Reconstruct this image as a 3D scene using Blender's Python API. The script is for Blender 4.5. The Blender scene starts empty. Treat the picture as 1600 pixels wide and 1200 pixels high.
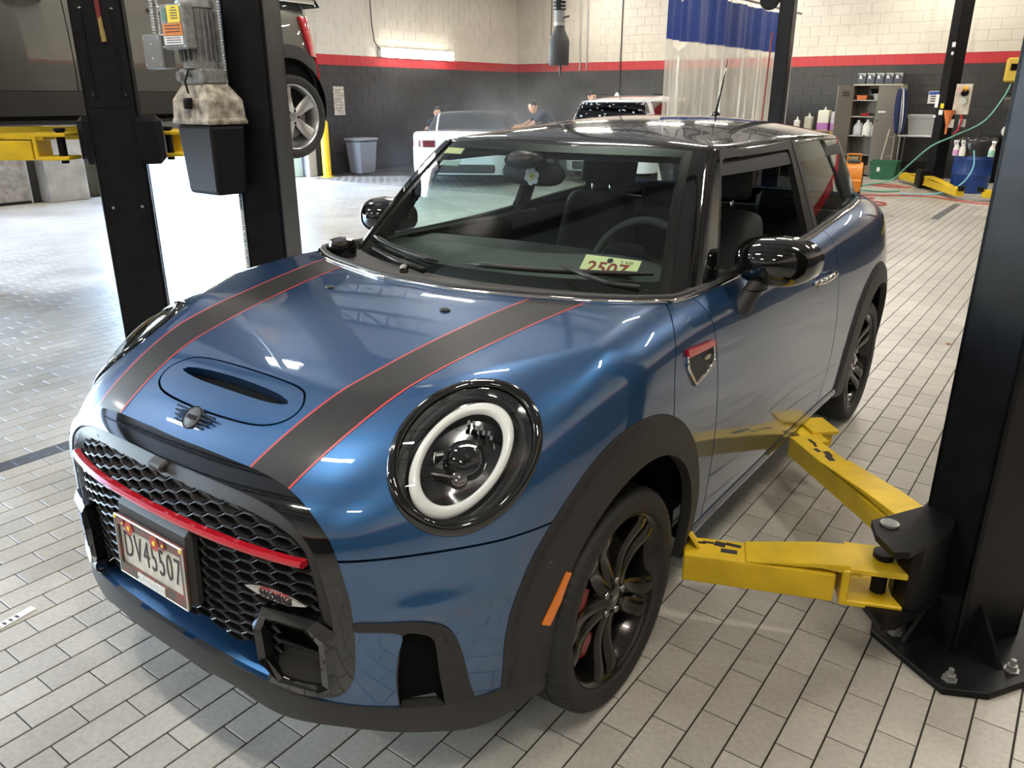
import bpy, bmesh, math, random
import numpy as np
from mathutils import Vector, Matrix
random.seed(7); RNG = np.random.RandomState(7)
SC = bpy.context.scene
COL = SC.collection
PI = math.pi

# ---------------------------------------------------------------- camera
CAM_POS = (1.6418692693380832, -1.603805504098681, 1.5705737032902731)
CAM_YAW, CAM_PITCH, CAM_ROLL, CAM_F = -0.6289019992453833, 0.3499280915218136, 0.0007676763410500582, 1231.0227380798076
def make_camera():
    cd = bpy.data.cameras.new('camera'); co = bpy.data.objects.new('camera', cd); COL.objects.link(co)
    cd.sensor_fit = 'HORIZONTAL'; cd.sensor_width = 36.0; cd.lens = 36.0 * CAM_F / 1600.0
    cd.clip_start = .02; cd.clip_end = 200
    cy, sy = math.cos(CAM_YAW), math.sin(CAM_YAW)
    f = Vector((sy*math.cos(CAM_PITCH), cy*math.cos(CAM_PITCH), -math.sin(CAM_PITCH)))
    r = Vector((cy, -sy, 0)); u = r.cross(f)
    r2 = r*math.cos(CAM_ROLL) + u*math.sin(CAM_ROLL); u2 = -r*math.sin(CAM_ROLL) + u*math.cos(CAM_ROLL)
    m = Matrix((r2, u2, -f)).transposed().to_4x4(); m.translation = CAM_POS
    co.matrix_world = m; SC.camera = co
make_camera()

# ---------------------------------------------------------------- exposure, world
SC.view_settings.view_transform = 'Standard'; SC.view_settings.look = 'None'
SC.view_settings.exposure = 0.0; SC.view_settings.gamma = 1.0; SC.view_settings.use_curve_mapping = False
W = bpy.data.worlds.new('world'); SC.world = W; W.use_nodes = True
wn = W.node_tree.nodes; wl = W.node_tree.links; wn.clear()
wo = wn.new('ShaderNodeOutputWorld'); wb = wn.new('ShaderNodeBackground'); ws = wn.new('ShaderNodeTexSky')
ws.sky_type = 'NISHITA'; ws.sun_disc = False; ws.sun_elevation = math.radians(48); ws.sun_rotation = math.radians(200)
ws.air_density = 1.0; ws.dust_density = .4; ws.ozone_density = 2.0
wb.inputs['Strength'].default_value = 7.0
wl.new(ws.outputs[0], wb.inputs[0]); wl.new(wb.outputs[0], wo.inputs[0])
# ---------------------------------------------------------------- materials
MATS = {}
def mat(name, col, rough=.5, metal=0., coat=0., coat_rough=.03, spec=.5, trans=0., ior=1.45, emis=None, estr=0., alpha=1., sheen=0.,
        noise=None, bump=None, rnoise=None, aniso=0.):
    """principled material; noise=(scale, amount, detail[, colour2]) mottles the colour, bump=(scale, strength, distance)"""
    if name in MATS: return MATS[name]
    m = bpy.data.materials.new(name); m.use_nodes = True; nt = m.node_tree; N = nt.nodes; L = nt.links
    b = N['Principled BSDF']; I = b.inputs
    I['Base Color'].default_value = (*col, 1); I['Roughness'].default_value = rough; I['Metallic'].default_value = metal
    I['Coat Weight'].default_value = coat; I['Coat Roughness'].default_value = coat_rough
    I['Specular IOR Level'].default_value = spec; I['Transmission Weight'].default_value = trans; I['IOR'].default_value = ior
    I['Alpha'].default_value = alpha; I['Anisotropic'].default_value = aniso
    if emis: I['Emission Color'].default_value = (*emis, 1); I['Emission Strength'].default_value = estr
    if noise or bump or rnoise:
        tc = N.new('ShaderNodeTexCoord')
    if noise:
        nz = N.new('ShaderNodeTexNoise'); nz.inputs['Scale'].default_value = noise[0]; nz.inputs['Detail'].default_value = noise[2]
        L.new(tc.outputs['Object'], nz.inputs['Vector'])
        rp = N.new('ShaderNodeValToRGB'); rp.color_ramp.elements[0].position = .35; rp.color_ramp.elements[1].position = .68
        c2 = noise[3] if len(noise) > 3 else tuple(min(1, c*(1+noise[1])) for c in col)
        c1 = tuple(c*(1-noise[1]) for c in col) if len(noise) <= 3 else col
        rp.color_ramp.elements[0].color = (*c1, 1); rp.color_ramp.elements[1].color = (*c2, 1)
        L.new(nz.outputs['Fac'], rp.inputs['Fac']); L.new(rp.outputs['Color'], I['Base Color'])
    if rnoise:
        nr = N.new('ShaderNodeTexNoise'); nr.inputs['Scale'].default_value = rnoise[0]; nr.inputs['Detail'].default_value = 4
        L.new(tc.outputs['Object'], nr.inputs['Vector'])
        mr = N.new('ShaderNodeMapRange'); mr.inputs[3].default_value = rnoise[1]; mr.inputs[4].default_value = rnoise[2]
        L.new(nr.outputs['Fac'], mr.inputs[0]); L.new(mr.outputs[0], I['Roughness'])
    if bump:
        nb = N.new('ShaderNodeTexNoise'); nb.inputs['Scale'].default_value = bump[0]; nb.inputs['Detail'].default_value = 3
        L.new(tc.outputs['Object'], nb.inputs['Vector'])
        bp = N.new('ShaderNodeBump'); bp.inputs['Strength'].default_value = bump[1]; bp.inputs['Distance'].default_value = bump[2] if len(bump) > 2 else .002
        L.new(nb.outputs['Fac'], bp.inputs['Height']); L.new(bp.outputs[0], I['Normal'])
    MATS[name] = m; return m

# ---------------------------------------------------------------- object helpers
def tag(o, label=None, cat=None, group=None, kind=None):
    if label: o['label'] = label
    if cat: o['category'] = cat
    if group: o['group'] = group
    if kind: o['kind'] = kind
    return o
def empty(name, loc=(0, 0, 0), rz=0, label=None, cat=None, group=None, parent=None):
    o = bpy.data.objects.new(name, None); COL.objects.link(o); o.location = loc; o.rotation_euler = (0, 0, rz)
    o.empty_display_size = .1
    if parent: o.parent = parent
    return tag(o, label, cat, group)
def mesh_obj(name, V, F, m, parent=None, smooth=False, normals=None, loc=None, rot=None, auto=None):
    me = bpy.data.meshes.new(name)
    if isinstance(F, np.ndarray): 
        me.from_pydata([tuple(v) for v in V], [], F.tolist())
    else: me.from_pydata([tuple(v) for v in V], [], [tuple(f) for f in F])
    me.update()
    if smooth: me.shade_smooth()
    if auto is not None:
        me.shade_smooth(); me.set_sharp_from_angle(angle=math.radians(auto))
    if normals is not None:
        me.shade_smooth(); me.normals_split_custom_set_from_vertices([tuple(n) for n in normals])
    o = bpy.data.objects.new(name, me); COL.objects.link(o)
    if m is not None: me.materials.append(m)
    if parent is not None: o.parent = parent
    if loc is not None: o.location = loc
    if rot is not None: o.rotation_euler = rot
    return o
class MB:
    """collects simple solids; build() links them as ONE mesh object"""
    def __init__(s): s.V = []; s.F = []
    def add(s, V, F):
        k = len(s.V); s.V += [tuple(v) for v in V]; s.F += [tuple(i+k for i in f) for f in F]; return s
    def box(s, c, d, rz=0, rx=0, ry=0, bev=0):
        hx, hy, hz = d[0]/2, d[1]/2, d[2]/2
        R = Matrix.Rotation(rz, 3, 'Z') @ Matrix.Rotation(ry, 3, 'Y') @ Matrix.Rotation(rx, 3, 'X')
        if bev <= 0:
            P = [(-hx,-hy,-hz),(hx,-hy,-hz),(hx,hy,-hz),(-hx,hy,-hz),(-hx,-hy,hz),(hx,-hy,hz),(hx,hy,hz),(-hx,hy,hz)]
            F = [(0,3,2,1),(4,5,6,7),(0,1,5,4),(1,2,6,5),(2,3,7,6),(3,0,4,7)]
        else:
            b = min(bev, hx*.98, hy*.98, hz*.98); P = []
            for sx in (-1,1):
                for sy in (-1,1):
                    for sz in (-1,1):
                        P += [(sx*hx,sy*(hy-b),sz*(hz-b)),(sx*(hx-b),sy*hy,sz*(hz-b)),(sx*(hx-b),sy*(hy-b),sz*hz)]
            ix = lambda a,b_,c_,k: ((a>0)*4+(b_>0)*2+(c_>0))*3+k
            F = []
            for a in (-1,1):
                F.append([ix(a,-1,-1,0),ix(a,1,-1,0),ix(a,1,1,0),ix(a,-1,1,0)][::a])
                F.append([ix(-1,a,-1,1),ix(-1,a,1,1),ix(1,a,1,1),ix(1,a,-1,1)][::a])
                F.append([ix(-1,-1,a,2),ix(1,-1,a,2),ix(1,1,a,2),ix(-1,1,a,2)][::a])
            for a in (-1,1):
                for b_ in (-1,1):
                    q = a*b_
                    F.append([ix(a,b_,-1,0),ix(a,b_,-1,1),ix(a,b_,1,1),ix(a,b_,1,0)][::q])
                    F.append([ix(a,-1,b_,0),ix(a,1,b_,0),ix(a,1,b_,2),ix(a,-1,b_,2)][::q])
                    F.append([ix(-1,a,b_,1),ix(-1,a,b_,2),ix(1,a,b_,2),ix(1,a,b_,1)][::q])
            for a in (-1,1):
                for b_ in (-1,1):
                    for c_ in (-1,1): F.append([ix(a,b_,c_,0),ix(a,b_,c_,1),ix(a,b_,c_,2)][::a*b_*c_])
        return s.add([tuple(R @ Vector(p) + Vector(c)) for p in P], F)
    def tube(s, pts, r, n=8, caps=True, closed=False):
        pts = [Vector(p) for p in pts]; m = len(pts); rr = r if isinstance(r, (list, tuple)) else [r]*m
        V = []; F = []; prev = None
        for i, p in enumerate(pts):
            if closed: t = pts[(i+1) % m]-pts[i-1]
            else: t = pts[min(i+1, m-1)]-pts[max(i-1, 0)]
            t.normalize()
            if prev is None:
                a = Vector((0,0,1)) if abs(t.z) < .9 else Vector((1,0,0)); e = t.cross(a).normalized()
            else: e = (prev - t*prev.dot(t)).normalized()
            prev = e; g = t.cross(e)
            for k in range(n):
                th = 2*PI*k/n; V.append(tuple(p + (e*math.cos(th)+g*math.sin(th))*rr[i]))
        for i in range(m if closed else m-1):
            for k in range(n):
                a = i*n+k; b = i*n+(k+1) % n; c = ((i+1) % m)*n; F.append((a, b, c+(k+1) % n, c+k))
        if caps and not closed: F.append(tuple(range(n))[::-1]); F.append(tuple((m-1)*n+k for k in range(n)))
        return s.add(V, F)
    def lathe(s, prof, n=24, axis='z', c=(0,0,0), closed=False):
        V = []; F = []; m = len(prof)
        for (r, h) in prof:
            for k in range(n):
                th = 2*PI*k/n; a, b = r*math.cos(th), r*math.sin(th)
                V.append({'z': (c[0]+a, c[1]+b, c[2]+h), 'x': (c[0]+h, c[1]+a, c[2]+b), 'y': (c[0]+b, c[1]+h, c[2]+a)}[axis])
        for i in range(m if closed else m-1):
            for k in range(n): F.append((i*n+k, i*n+(k+1) % n, ((i+1) % m)*n+(k+1) % n, ((i+1) % m)*n+k))
        if not closed:
            if prof[0][0] > 1e-6: F.append(tuple(range(n))[::-1])
            if prof[-1][0] > 1e-6: F.append(tuple((m-1)*n+k for k in range(n)))
        return s.add(V, F)
    def prism(s, poly, h0, h1, axis='z', M=None):
        n = len(poly); V = []
        for h in (h0, h1):
            for (a, b) in poly: V.append({'z': (a, b, h), 'x': (h, a, b), 'y': (a, h, b)}[axis])
        if M is not None: V = [tuple(M @ Vector(v)) for v in V]
        F = [tuple(range(n))[::-1], tuple(range(n, 2*n))] + [(i, (i+1) % n, n+(i+1) % n, n+i) for i in range(n)]
        return s.add(V, F)
    def grid(s, P, flip=False):
        P = np.asarray(P); a, b = P.shape[:2]
        V = P.reshape(-1, 3); F = []
        for i in range(a-1):
            for j in range(b-1):
                f = (i*b+j, i*b+j+1, (i+1)*b+j+1, (i+1)*b+j); F.append(f[::-1] if flip else f)
        return s.add(V, F)
    def loft(s, rings, caps=True):
        n = len(rings[0]); V = [p for r in rings for p in r]; F = []
        for i in range(len(rings)-1):
            for k in range(n): F.append((i*n+k, i*n+(k+1) % n, (i+1)*n+(k+1) % n, (i+1)*n+k))
        if caps: F.append(tuple(range(n))[::-1]); F.append(tuple((len(rings)-1)*n+k for k in range(n)))
        return s.add(V, F)
    def xf(s, M):
        s.V = [tuple(M @ Vector(v)) for v in s.V]; return s
    def build(s, name, m, parent=None, smooth=False, auto=None, loc=None, rot=None, fixn=True, sub=0, bevel=0):
        me = bpy.data.meshes.new(name); me.from_pydata(s.V, [], s.F); me.update()
        if fixn:
            bm = bmesh.new(); bm.from_mesh(me); bmesh.ops.remove_doubles(bm, verts=bm.verts, dist=1e-6)
            bmesh.ops.recalc_face_normals(bm, faces=bm.faces); bm.to_mesh(me); bm.free()
        if smooth: me.shade_smooth()
        if auto is not None: me.shade_smooth(); me.set_sharp_from_angle(angle=math.radians(auto))
        o = bpy.data.objects.new(name, me); COL.objects.link(o)
        if m is not None: me.materials.append(m)
        if parent is not None: o.parent = parent
        if loc is not None: o.location = loc
        if rot is not None: o.rotation_euler = rot
        if bevel:
            md = o.modifiers.new('bevel', 'BEVEL'); md.width = bevel; md.segments = 2; md.limit_method = 'ANGLE'
        if sub:
            md = o.modifiers.new('sub', 'SUBSURF'); md.levels = sub; md.render_levels = sub
        return o
def text_mesh(name, body, size, m, parent, M, extrude=.0006, spacing=1.0, xscale=1.0, align='CENTER', bold=0.0):
    cu = bpy.data.curves.new(name, 'FONT'); cu.body = body; cu.size = size; cu.extrude = extrude; cu.align_x = align; cu.align_y = 'CENTER'
    cu.space_character = spacing; cu.offset = bold; cu.resolution_u = 3
    t = bpy.data.objects.new(name, cu); COL.objects.link(t)
    dg = bpy.context.evaluated_depsgraph_get(); dg.update()
    me = bpy.data.meshes.new_from_object(t.evaluated_get(dg)); bpy.data.objects.remove(t)
    me.materials.clear(); me.materials.append(m)
    me.transform(M @ Matrix.Diagonal((xscale, 1, 1, 1)))
    o = bpy.data.objects.new(name, me); COL.objects.link(o)
    if parent is not None: o.parent = parent
    return o
def frame(o, ex, ey):
    """4x4 matrix with origin o and x axis ex, y axis ey"""
    ex = Vector(ex).normalized(); ez = ex.cross(Vector(ey)).normalized(); ey = ez.cross(ex)
    m = Matrix((ex, ey, ez)).transposed().to_4x4(); m.translation = o; return m
def copy_tree(o, parent=None):
    c = o.copy(); COL.objects.link(c); c.parent = parent
    for ch in o.children: copy_tree(ch, c)
    return c
# ---------------------------------------------------------------- room
XL, XR, YF, YB, ZC = -11.9, 6.0, -9.0, 17.25, 5.2
def wall_paint(name):
    """cream block wall, red band one course high, black below; soot and grime by noise"""
    m = mat(name, (.5, .5, .5), .6); N = m.node_tree.nodes; L = m.node_tree.links; b = N['Principled BSDF']
    g = N.new('ShaderNodeNewGeometry'); sp = N.new('ShaderNodeSeparateXYZ'); L.new(g.outputs['Position'], sp.inputs[0])
    def step(v):
        a = N.new('ShaderNodeMath'); a.operation = 'GREATER_THAN'; a.inputs[1].default_value = v; L.new(sp.outputs['Z'], a.inputs[0]); return a
    def mix(f, c1, c2):
        x = N.new('ShaderNodeMix'); x.data_type = 'RGBA'; L.new(f, x.inputs[0])
        for i, c in ((6, c1), (7, c2)):
            if isinstance(c, tuple): x.inputs[i].default_value = (*c, 1)
            else: L.new(c, x.inputs[i])
        return x.outputs[2]
    s1, s2 = step(2.19), step(2.395)
    nz = N.new('ShaderNodeTexNoise'); nz.inputs['Scale'].default_value = .9; nz.inputs['Detail'].default_value = 7; nz.inputs['Roughness'].default_value = .65; L.new(g.outputs['Position'], nz.inputs['Vector'])
    n2 = N.new('ShaderNodeTexNoise'); n2.inputs['Scale'].default_value = 9; n2.inputs['Detail'].default_value = 5
    mp = N.new('ShaderNodeMapping'); mp.inputs['Scale'].default_value = (1, 1, .12); L.new(g.outputs['Position'], mp.inputs[0]); L.new(mp.outputs[0], n2.inputs['Vector'])
    def ramp(src, p0, p1):
        r = N.new('ShaderNodeMapRange'); r.inputs[1].default_value = p0; r.inputs[2].default_value = p1; L.new(src, r.inputs[0]); return r.outputs[0]
    cream = mix(ramp(nz.outputs['Fac'], .4, .75), (.62, .575, .49), (.50, .46, .385)); cream = mix(ramp(n2.outputs['Fac'], .58, .85), cream, (.40, .36, .29))
    blk = mix(ramp(nz.outputs['Fac'], .35, .7), (.024, .023, .024), (.042, .039, .036))
    low = mix(s1.outputs[0], blk, (.42, .025, .03)); L.new(mix(s2.outputs[0], low, cream), b.inputs['Base Color'])
    bp = N.new('ShaderNodeBump'); bp.inputs['Strength'].default_value = .25; bp.inputs['Distance'].default_value = .004
    n3 = N.new('ShaderNodeTexNoise'); n3.inputs['Scale'].default_value = 60; n3.inputs['Detail'].default_value = 3; L.new(g.outputs['Position'], n3.inputs['Vector'])
    L.new(n3.outputs['Fac'], bp.inputs['Height']); L.new(bp.outputs[0], b.inputs['Normal'])
    b.inputs['Roughness'].default_value = .55
    return m
def floor_paint():
    m = mat('ceramic_paver', (.5, .48, .44), .35); N = m.node_tree.nodes; L = m.node_tree.links; b = N['Principled BSDF']
    g = N.new('ShaderNodeNewGeometry')
    wn_ = N.new('ShaderNodeTexWhiteNoise'); at = N.new('ShaderNodeAttribute'); at.attribute_name = 'tint'; oi = N.new('ShaderNodeObjectInfo')
    ad = N.new('ShaderNodeMath'); ad.operation = 'ADD'; L.new(at.outputs['Fac'], ad.inputs[0]); L.new(oi.outputs['Random'], ad.inputs[1])
    fr = N.new('ShaderNodeMath'); fr.operation = 'FRACT'; L.new(ad.outputs[0], fr.inputs[0])
    nz = N.new('ShaderNodeTexNoise'); nz.inputs['Scale'].default_value = 1.1; nz.inputs['Detail'].default_value = 8; nz.inputs['Roughness'].default_value = .62; L.new(g.outputs['Position'], nz.inputs['Vector'])
    n2 = N.new('ShaderNodeTexNoise'); n2.inputs['Scale'].default_value = 70; n2.inputs['Detail'].default_value = 6; L.new(g.outputs['Position'], n2.inputs['Vector'])
    r1 = N.new('ShaderNodeValToRGB'); r1.color_ramp.elements[0].color = (.34, .315, .272, 1); r1.color_ramp.elements[1].color = (.53, .50, .44, 1); r1.color_ramp.elements[0].position = .3; r1.color_ramp.elements[1].position = .72
    L.new(nz.outputs['Fac'], r1.inputs[0])
    mr = N.new('ShaderNodeMapRange'); mr.inputs[3].default_value = .90; mr.inputs[4].default_value = 1.07; L.new(fr.outputs[0], mr.inputs[0])
    m2 = N.new('ShaderNodeMapRange'); m2.inputs[1].default_value = .3; m2.inputs[2].default_value = .7; m2.inputs[3].default_value = .86; m2.inputs[4].default_value = 1.06; L.new(n2.outputs['Fac'], m2.inputs[0])
    mu = N.new('ShaderNodeMath'); mu.operation = 'MULTIPLY'; L.new(mr.outputs[0], mu.inputs[0]); L.new(m2.outputs[0], mu.inputs[1])
    vm = N.new('ShaderNodeVectorMath'); vm.operation = 'SCALE'; L.new(r1.outputs[0], vm.inputs[0]); L.new(mu.outputs[0], vm.inputs['Scale'])
    L.new(vm.outputs[0], b.inputs['Base Color'])
    rr = N.new('ShaderNodeMapRange'); rr.inputs[1].default_value = .3; rr.inputs[2].default_value = .75; rr.inputs[3].default_value = .26; rr.inputs[4].default_value = .44; L.new(nz.outputs['Fac'], rr.inputs[0]); L.new(rr.outputs[0], b.inputs['Roughness'])
    bp = N.new('ShaderNodeBump'); bp.inputs['Strength'].default_value = .12; bp.inputs['Distance'].default_value = .001; L.new(n2.outputs['Fac'], bp.inputs['Height']); L.new(bp.outputs[0], b.inputs['Normal'])
    return m
M_WALL = wall_paint('block_wall_paint'); M_FLOOR = floor_paint()
M_FLOORDARK = mat('dark_blue_grey_paver', (.09, .095, .11), .35, noise=(25, .2, 4))
M_GROUT = mat('dark_grout', (.022, .019, .016), .9)
M_CEIL = mat('painted_deck', (.50, .48, .45), .7)
M_STEEL = mat('dark_roof_steel', (.02, .02, .02), .6)
M_BLACKPOST = mat('black_powdercoat', (.007, .007, .008), .42, spec=.22, noise=(14, .3, 5), rnoise=(8, .3, .5))
M_YELLOW = mat('yellow_lift_paint', (.72, .48, .015), .42, noise=(9, .12, 6), rnoise=(12, .3, .6))
M_GREASE = mat('black_grease', (.02, .018, .014), .45)
M_GREYMETAL = mat('grey_metal', (.30, .30, .29), .4, .6)
M_CONC = mat('concrete', (.33, .32, .30), .8, noise=(4, .2, 6))
M_LAMP = mat('lamp_tube', (1, 1, 1), .4, emis=(1.0, .98, .94), estr=9)
M_GALV = mat('galvanised_conduit', (.45, .45, .44), .35, .9)

# tiles -----------------------------------------------------------
PX, PY, X0, Y0 = .1002, .2018, 1.052, .292
def make_floor():
    fl = mesh_obj('floor', [(XL-.22, YF-.2, -.003), (XR+.2, YF-.2, -.003), (XR+.2, YB+.2, -.003), (XL-.22, YB+.2, -.003)], [(0, 1, 2, 3)], M_GROUT); tag(fl, kind='structure')
    hw, hl, b, d = (PX-.0048)/2, (PY-.0036)/2, .0015, .004
    TV = [(-hw, -hl, -d), (hw, -hl, -d), (hw, hl, -d), (-hw, hl, -d), (-hw, -hl, -.0012), (hw, -hl, -.0012), (hw, hl, -.0012), (-hw, hl, -.0012), (-hw+b, -hl+b, 0), (hw-b, -hl+b, 0), (hw-b, hl-b, 0), (-hw+b, hl-b, 0)]
    TF = [(0, 1, 5, 4), (1, 2, 6, 5), (2, 3, 7, 6), (3, 0, 4, 7), (4, 5, 9, 8), (5, 6, 10, 9), (6, 7, 11, 10), (7, 4, 8, 11), (8, 9, 10, 11)]
    cen = []
    for i in range(int((XL-X0)/PX)+1, int((XR-X0)/PX)):
        off = 0 if i % 2 == 0 else PY/2
        js = np.arange(int((YF-Y0)/PY)+1, int((YB-Y0)/PY)-1); cen.append(np.stack([np.full(len(js), X0+(i+.5)*PX), Y0+(js+.5)*PY+off, np.full(len(js), i)], 1))
    cen = np.concatenate(cen)
    cy, sy = math.cos(CAM_YAW), math.sin(CAM_YAW)
    rel = cen[:, :2]-np.array(CAM_POS[:2]); fwd = rel@np.array([sy, cy]); rt = rel@np.array([cy, -sy])
    dep = fwd*math.cos(CAM_PITCH)+CAM_POS[2]*math.sin(CAM_PITCH); upv = fwd*math.sin(CAM_PITCH)-CAM_POS[2]*math.cos(CAM_PITCH)
    px = 800+CAM_F*rt/np.maximum(dep, .01); py = 600-CAM_F*upv/np.maximum(dep, .01)
    vis = (dep > .2) & (px > -30) & (px < 1630) & (py < 1230)
    near = (np.hypot(rel[:, 0], rel[:, 1]) < 11.5) | vis & (fwd < 17)
    # not hidden by the car body or tyres footprint
    under = (np.abs(cen[:, 0]) < .78) & (cen[:, 1] > -.55) & (cen[:, 1] < 2.9)
    order = np.argsort(np.where(vis & ~under, dep, 1e9))
    single = np.zeros(len(cen), bool); single[order[:300]] = True
    dark = ((cen[:, 2] == -32) & (cen[:, 1] > -.62) & (cen[:, 1] < .06)) | ((cen[:, 2] == -12) & (cen[:, 1] > 10.6) & (cen[:, 1] < 12.7))
    me = bpy.data.meshes.new('tile'); me.from_pydata(TV, [], TF); me.update(); me.materials.append(M_FLOOR)
    med = bpy.data.meshes.new('tile'); med.from_pydata(TV, [], TF); med.update(); med.materials.append(M_FLOORDARK)
    for (x, y, i) in cen[single & ~dark]:
        o = bpy.data.objects.new('tile', me); COL.objects.link(o); o.parent = fl; o.location = (x, y, 0)
    for (x, y, i) in cen[dark]:
        o = bpy.data.objects.new('dark_tile', med); COL.objects.link(o); o.parent = fl; o.location = (x, y, 0)
    rest = cen[~single & ~dark & near]; n = len(rest)
    V = (np.array(TV)[None]+np.stack([rest[:, 0], rest[:, 1], rest[:, 0]*0], 1)[:, None]).reshape(-1, 3)
    F = (np.array(TF)[None]+(np.arange(n)*12)[:, None, None]).reshape(-1, 4)
    so = mesh_obj('tile_field', V, F, M_FLOOR, fl); so['kind'] = 'stuff'
    at = so.data.attributes.new('tint', 'FLOAT', 'FACE'); at.data.foreach_set('value', np.repeat(RNG.rand(n), 9).astype(np.float32))
    far = cen[~single & ~dark & ~near]
    # far pavers hidden from the photograph: plain slab with the same surface
    V = []; F = []
    for (x0, x1, y0, y1) in ((XL, XR, YF, YB),):
        V += [(x0, y0, -.0025), (x1, y0, -.0025), (x1, y1, -.0025), (x0, y1, -.0025)]
    # expansion joint strip across the floor behind the car
    return fl
FLOOR = make_floor()
M_FARFLOOR = M_FLOOR
# walls -----------------------------------------------------------
CH, BL = .2, .4
def block_wall(name, origin, along, normal, length, height, holes=(), vis=None, nsingle=300):
    """wall backing with proud blocks; local u along, v up"""
    o = Vector(origin); a = Vector(along); nr = Vector(normal); th = .20
    m = MB(); segs = []
    us = sorted(set([0, length]+[h for H in holes for h in H[:2]])); 
    for u0, u1 in zip(us[:-1], us[1:]):
        z0 = 0
        for H in holes:
            if H[0] <= u0 and u1 <= H[1]: z0 = H[2]
        if u0 == 0: u0 = -.22
        if u1 == length: u1 = length+.22
        c = o+a*((u0+u1)/2)-nr*(th/2+.006)+Vector((0, 0, (z0+height)/2))
        m.box(c, (abs(a.x)*(u1-u0)+abs(nr.x)*th, abs(a.y)*(u1-u0)+abs(nr.y)*th, height-z0))
    w = m.build(name, M_WALL); tag(w, kind='structure')
    cells = []
    nr_ = int(math.ceil(height/CH)); 
    for r in range(nr_):
        z = .19-CH+r*CH; off = 0 if r % 2 else BL/2
        for k in range(-1, int(length/BL)+1):
            u0 = max(0, k*BL+off); u1 = min(length, k*BL+off+BL); z0 = max(0, z); z1 = min(height, z+CH)
            if u1-u0 < .05 or z1-z0 < .03: continue
            pieces = [(u0, u1)]
            for H in holes:
                if z0 < H[2]-.01:
                    q = []
                    for p in pieces:
                        if p[1] <= H[0] or p[0] >= H[1]: q.append(p); continue
                        if p[0] < H[0]-.03: q.append((p[0], H[0]))
                        if p[1] > H[1]+.03: q.append((H[1], p[1]))
                    pieces = q
            for p in pieces: cells.append((p[0], p[1], z0, z1))
    def blockmesh(u0, u1, z0, z1):
        g = .0025; q = MB()
        wu, wz = (u1-u0)-2*g, (z1-z0)-2*g
        q.box((0, 0, 0), (abs(a.x)*wu+abs(nr.x)*.014, abs(a.y)*wu+abs(nr.y)*.014, wz), bev=.0018); return q
    def ctr(c): return o+a*((c[0]+c[1])/2)+Vector((0, 0, (c[2]+c[3])/2))-nr*.007
    if vis: cells.sort(key=lambda c: vis(c))
    cache = {}; rest = MB()
    for i, c in enumerate(cells):
        full = abs((c[1]-c[0])-BL) < 1e-6 and abs((c[3]-c[2])-CH) < 1e-6
        if vis and i < nsingle and full:
            if 'm' not in cache:
                b = blockmesh(*c).build('block', M_WALL, w); cache['m'] = b.data; b.location = ctr(c)
            else:
                b = bpy.data.objects.new('block', cache['m']); COL.objects.link(b); b.parent = w; b.location = ctr(c)
        else:
            q = blockmesh(*c); k = Matrix.Translation(ctr(c)); q.xf(k); rest.add(q.V, q.F)
    if rest.V: s = rest.build('block_field', M_WALL, w, fixn=False); s['kind'] = 'stuff'
    return w
def px_of(p):
    cy, sy = math.cos(CAM_YAW), math.sin(CAM_YAW); d = Vector(p)-Vector(CAM_POS)
    f = Vector((sy*math.cos(CAM_PITCH), cy*math.cos(CAM_PITCH), -math.sin(CAM_PITCH))); r = Vector((cy, -sy, 0)); u = r.cross(f)
    z = d.dot(f); return (800+CAM_F*d.dot(r)/z, 600-CAM_F*d.dot(u)/z, z) if z > .1 else (-9e3, -9e3, z)
def vis_back(c):
    p = px_of((XL+(c[0]+c[1])/2, YB, (c[2]+c[3])/2)); ok = -10 < p[0] < 1610 and p[1] > -15 and not (650 < p[0] < 1300 and p[1] > 185) and c[2] > .8
    return (0 if ok and (p[0] < 1020 or p[0] > 1235) else 1 if ok else 2, p[2])
def vis_left(c):
    p = px_of((XL, YF+(c[0]+c[1])/2, (c[2]+c[3])/2)); ok = 500 < p[0] < 830 and -15 < p[1]
    return (0 if ok else 2, p[2])
DOOR1 = (5.35, 9.15); ADDED_DOOR = (-6.0, 1.2); DOORH = {1: 2.8, 2: 4.2}  # second bay is out of view, added and sized for daylight on the floor
WB = block_wall('wall_back', (XL, YB, 0), (1, 0, 0), (0, -1, 0), XR-XL, ZC, vis=vis_back)
WL = block_wall('wall_left', (XL, YF, 0), (0, 1, 0), (1, 0, 0), YB-YF, ZC, holes=((DOOR1[0]-YF, DOOR1[1]-YF, 2.8), (ADDED_DOOR[0]-YF, ADDED_DOOR[1]-YF, 4.2)), vis=vis_left)
def plain_wall(name, c, d):
    w = MB().box(c, d).build(name, M_WALL); tag(w, kind='structure'); return w
plain_wall('wall_right', (XR+.1, (YF+YB)/2, ZC/2), (.2, YB-YF, ZC))
plain_wall('wall_front', ((XL+XR)/2, YF-.1, ZC/2), (XR-XL, .2, ZC))
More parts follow.
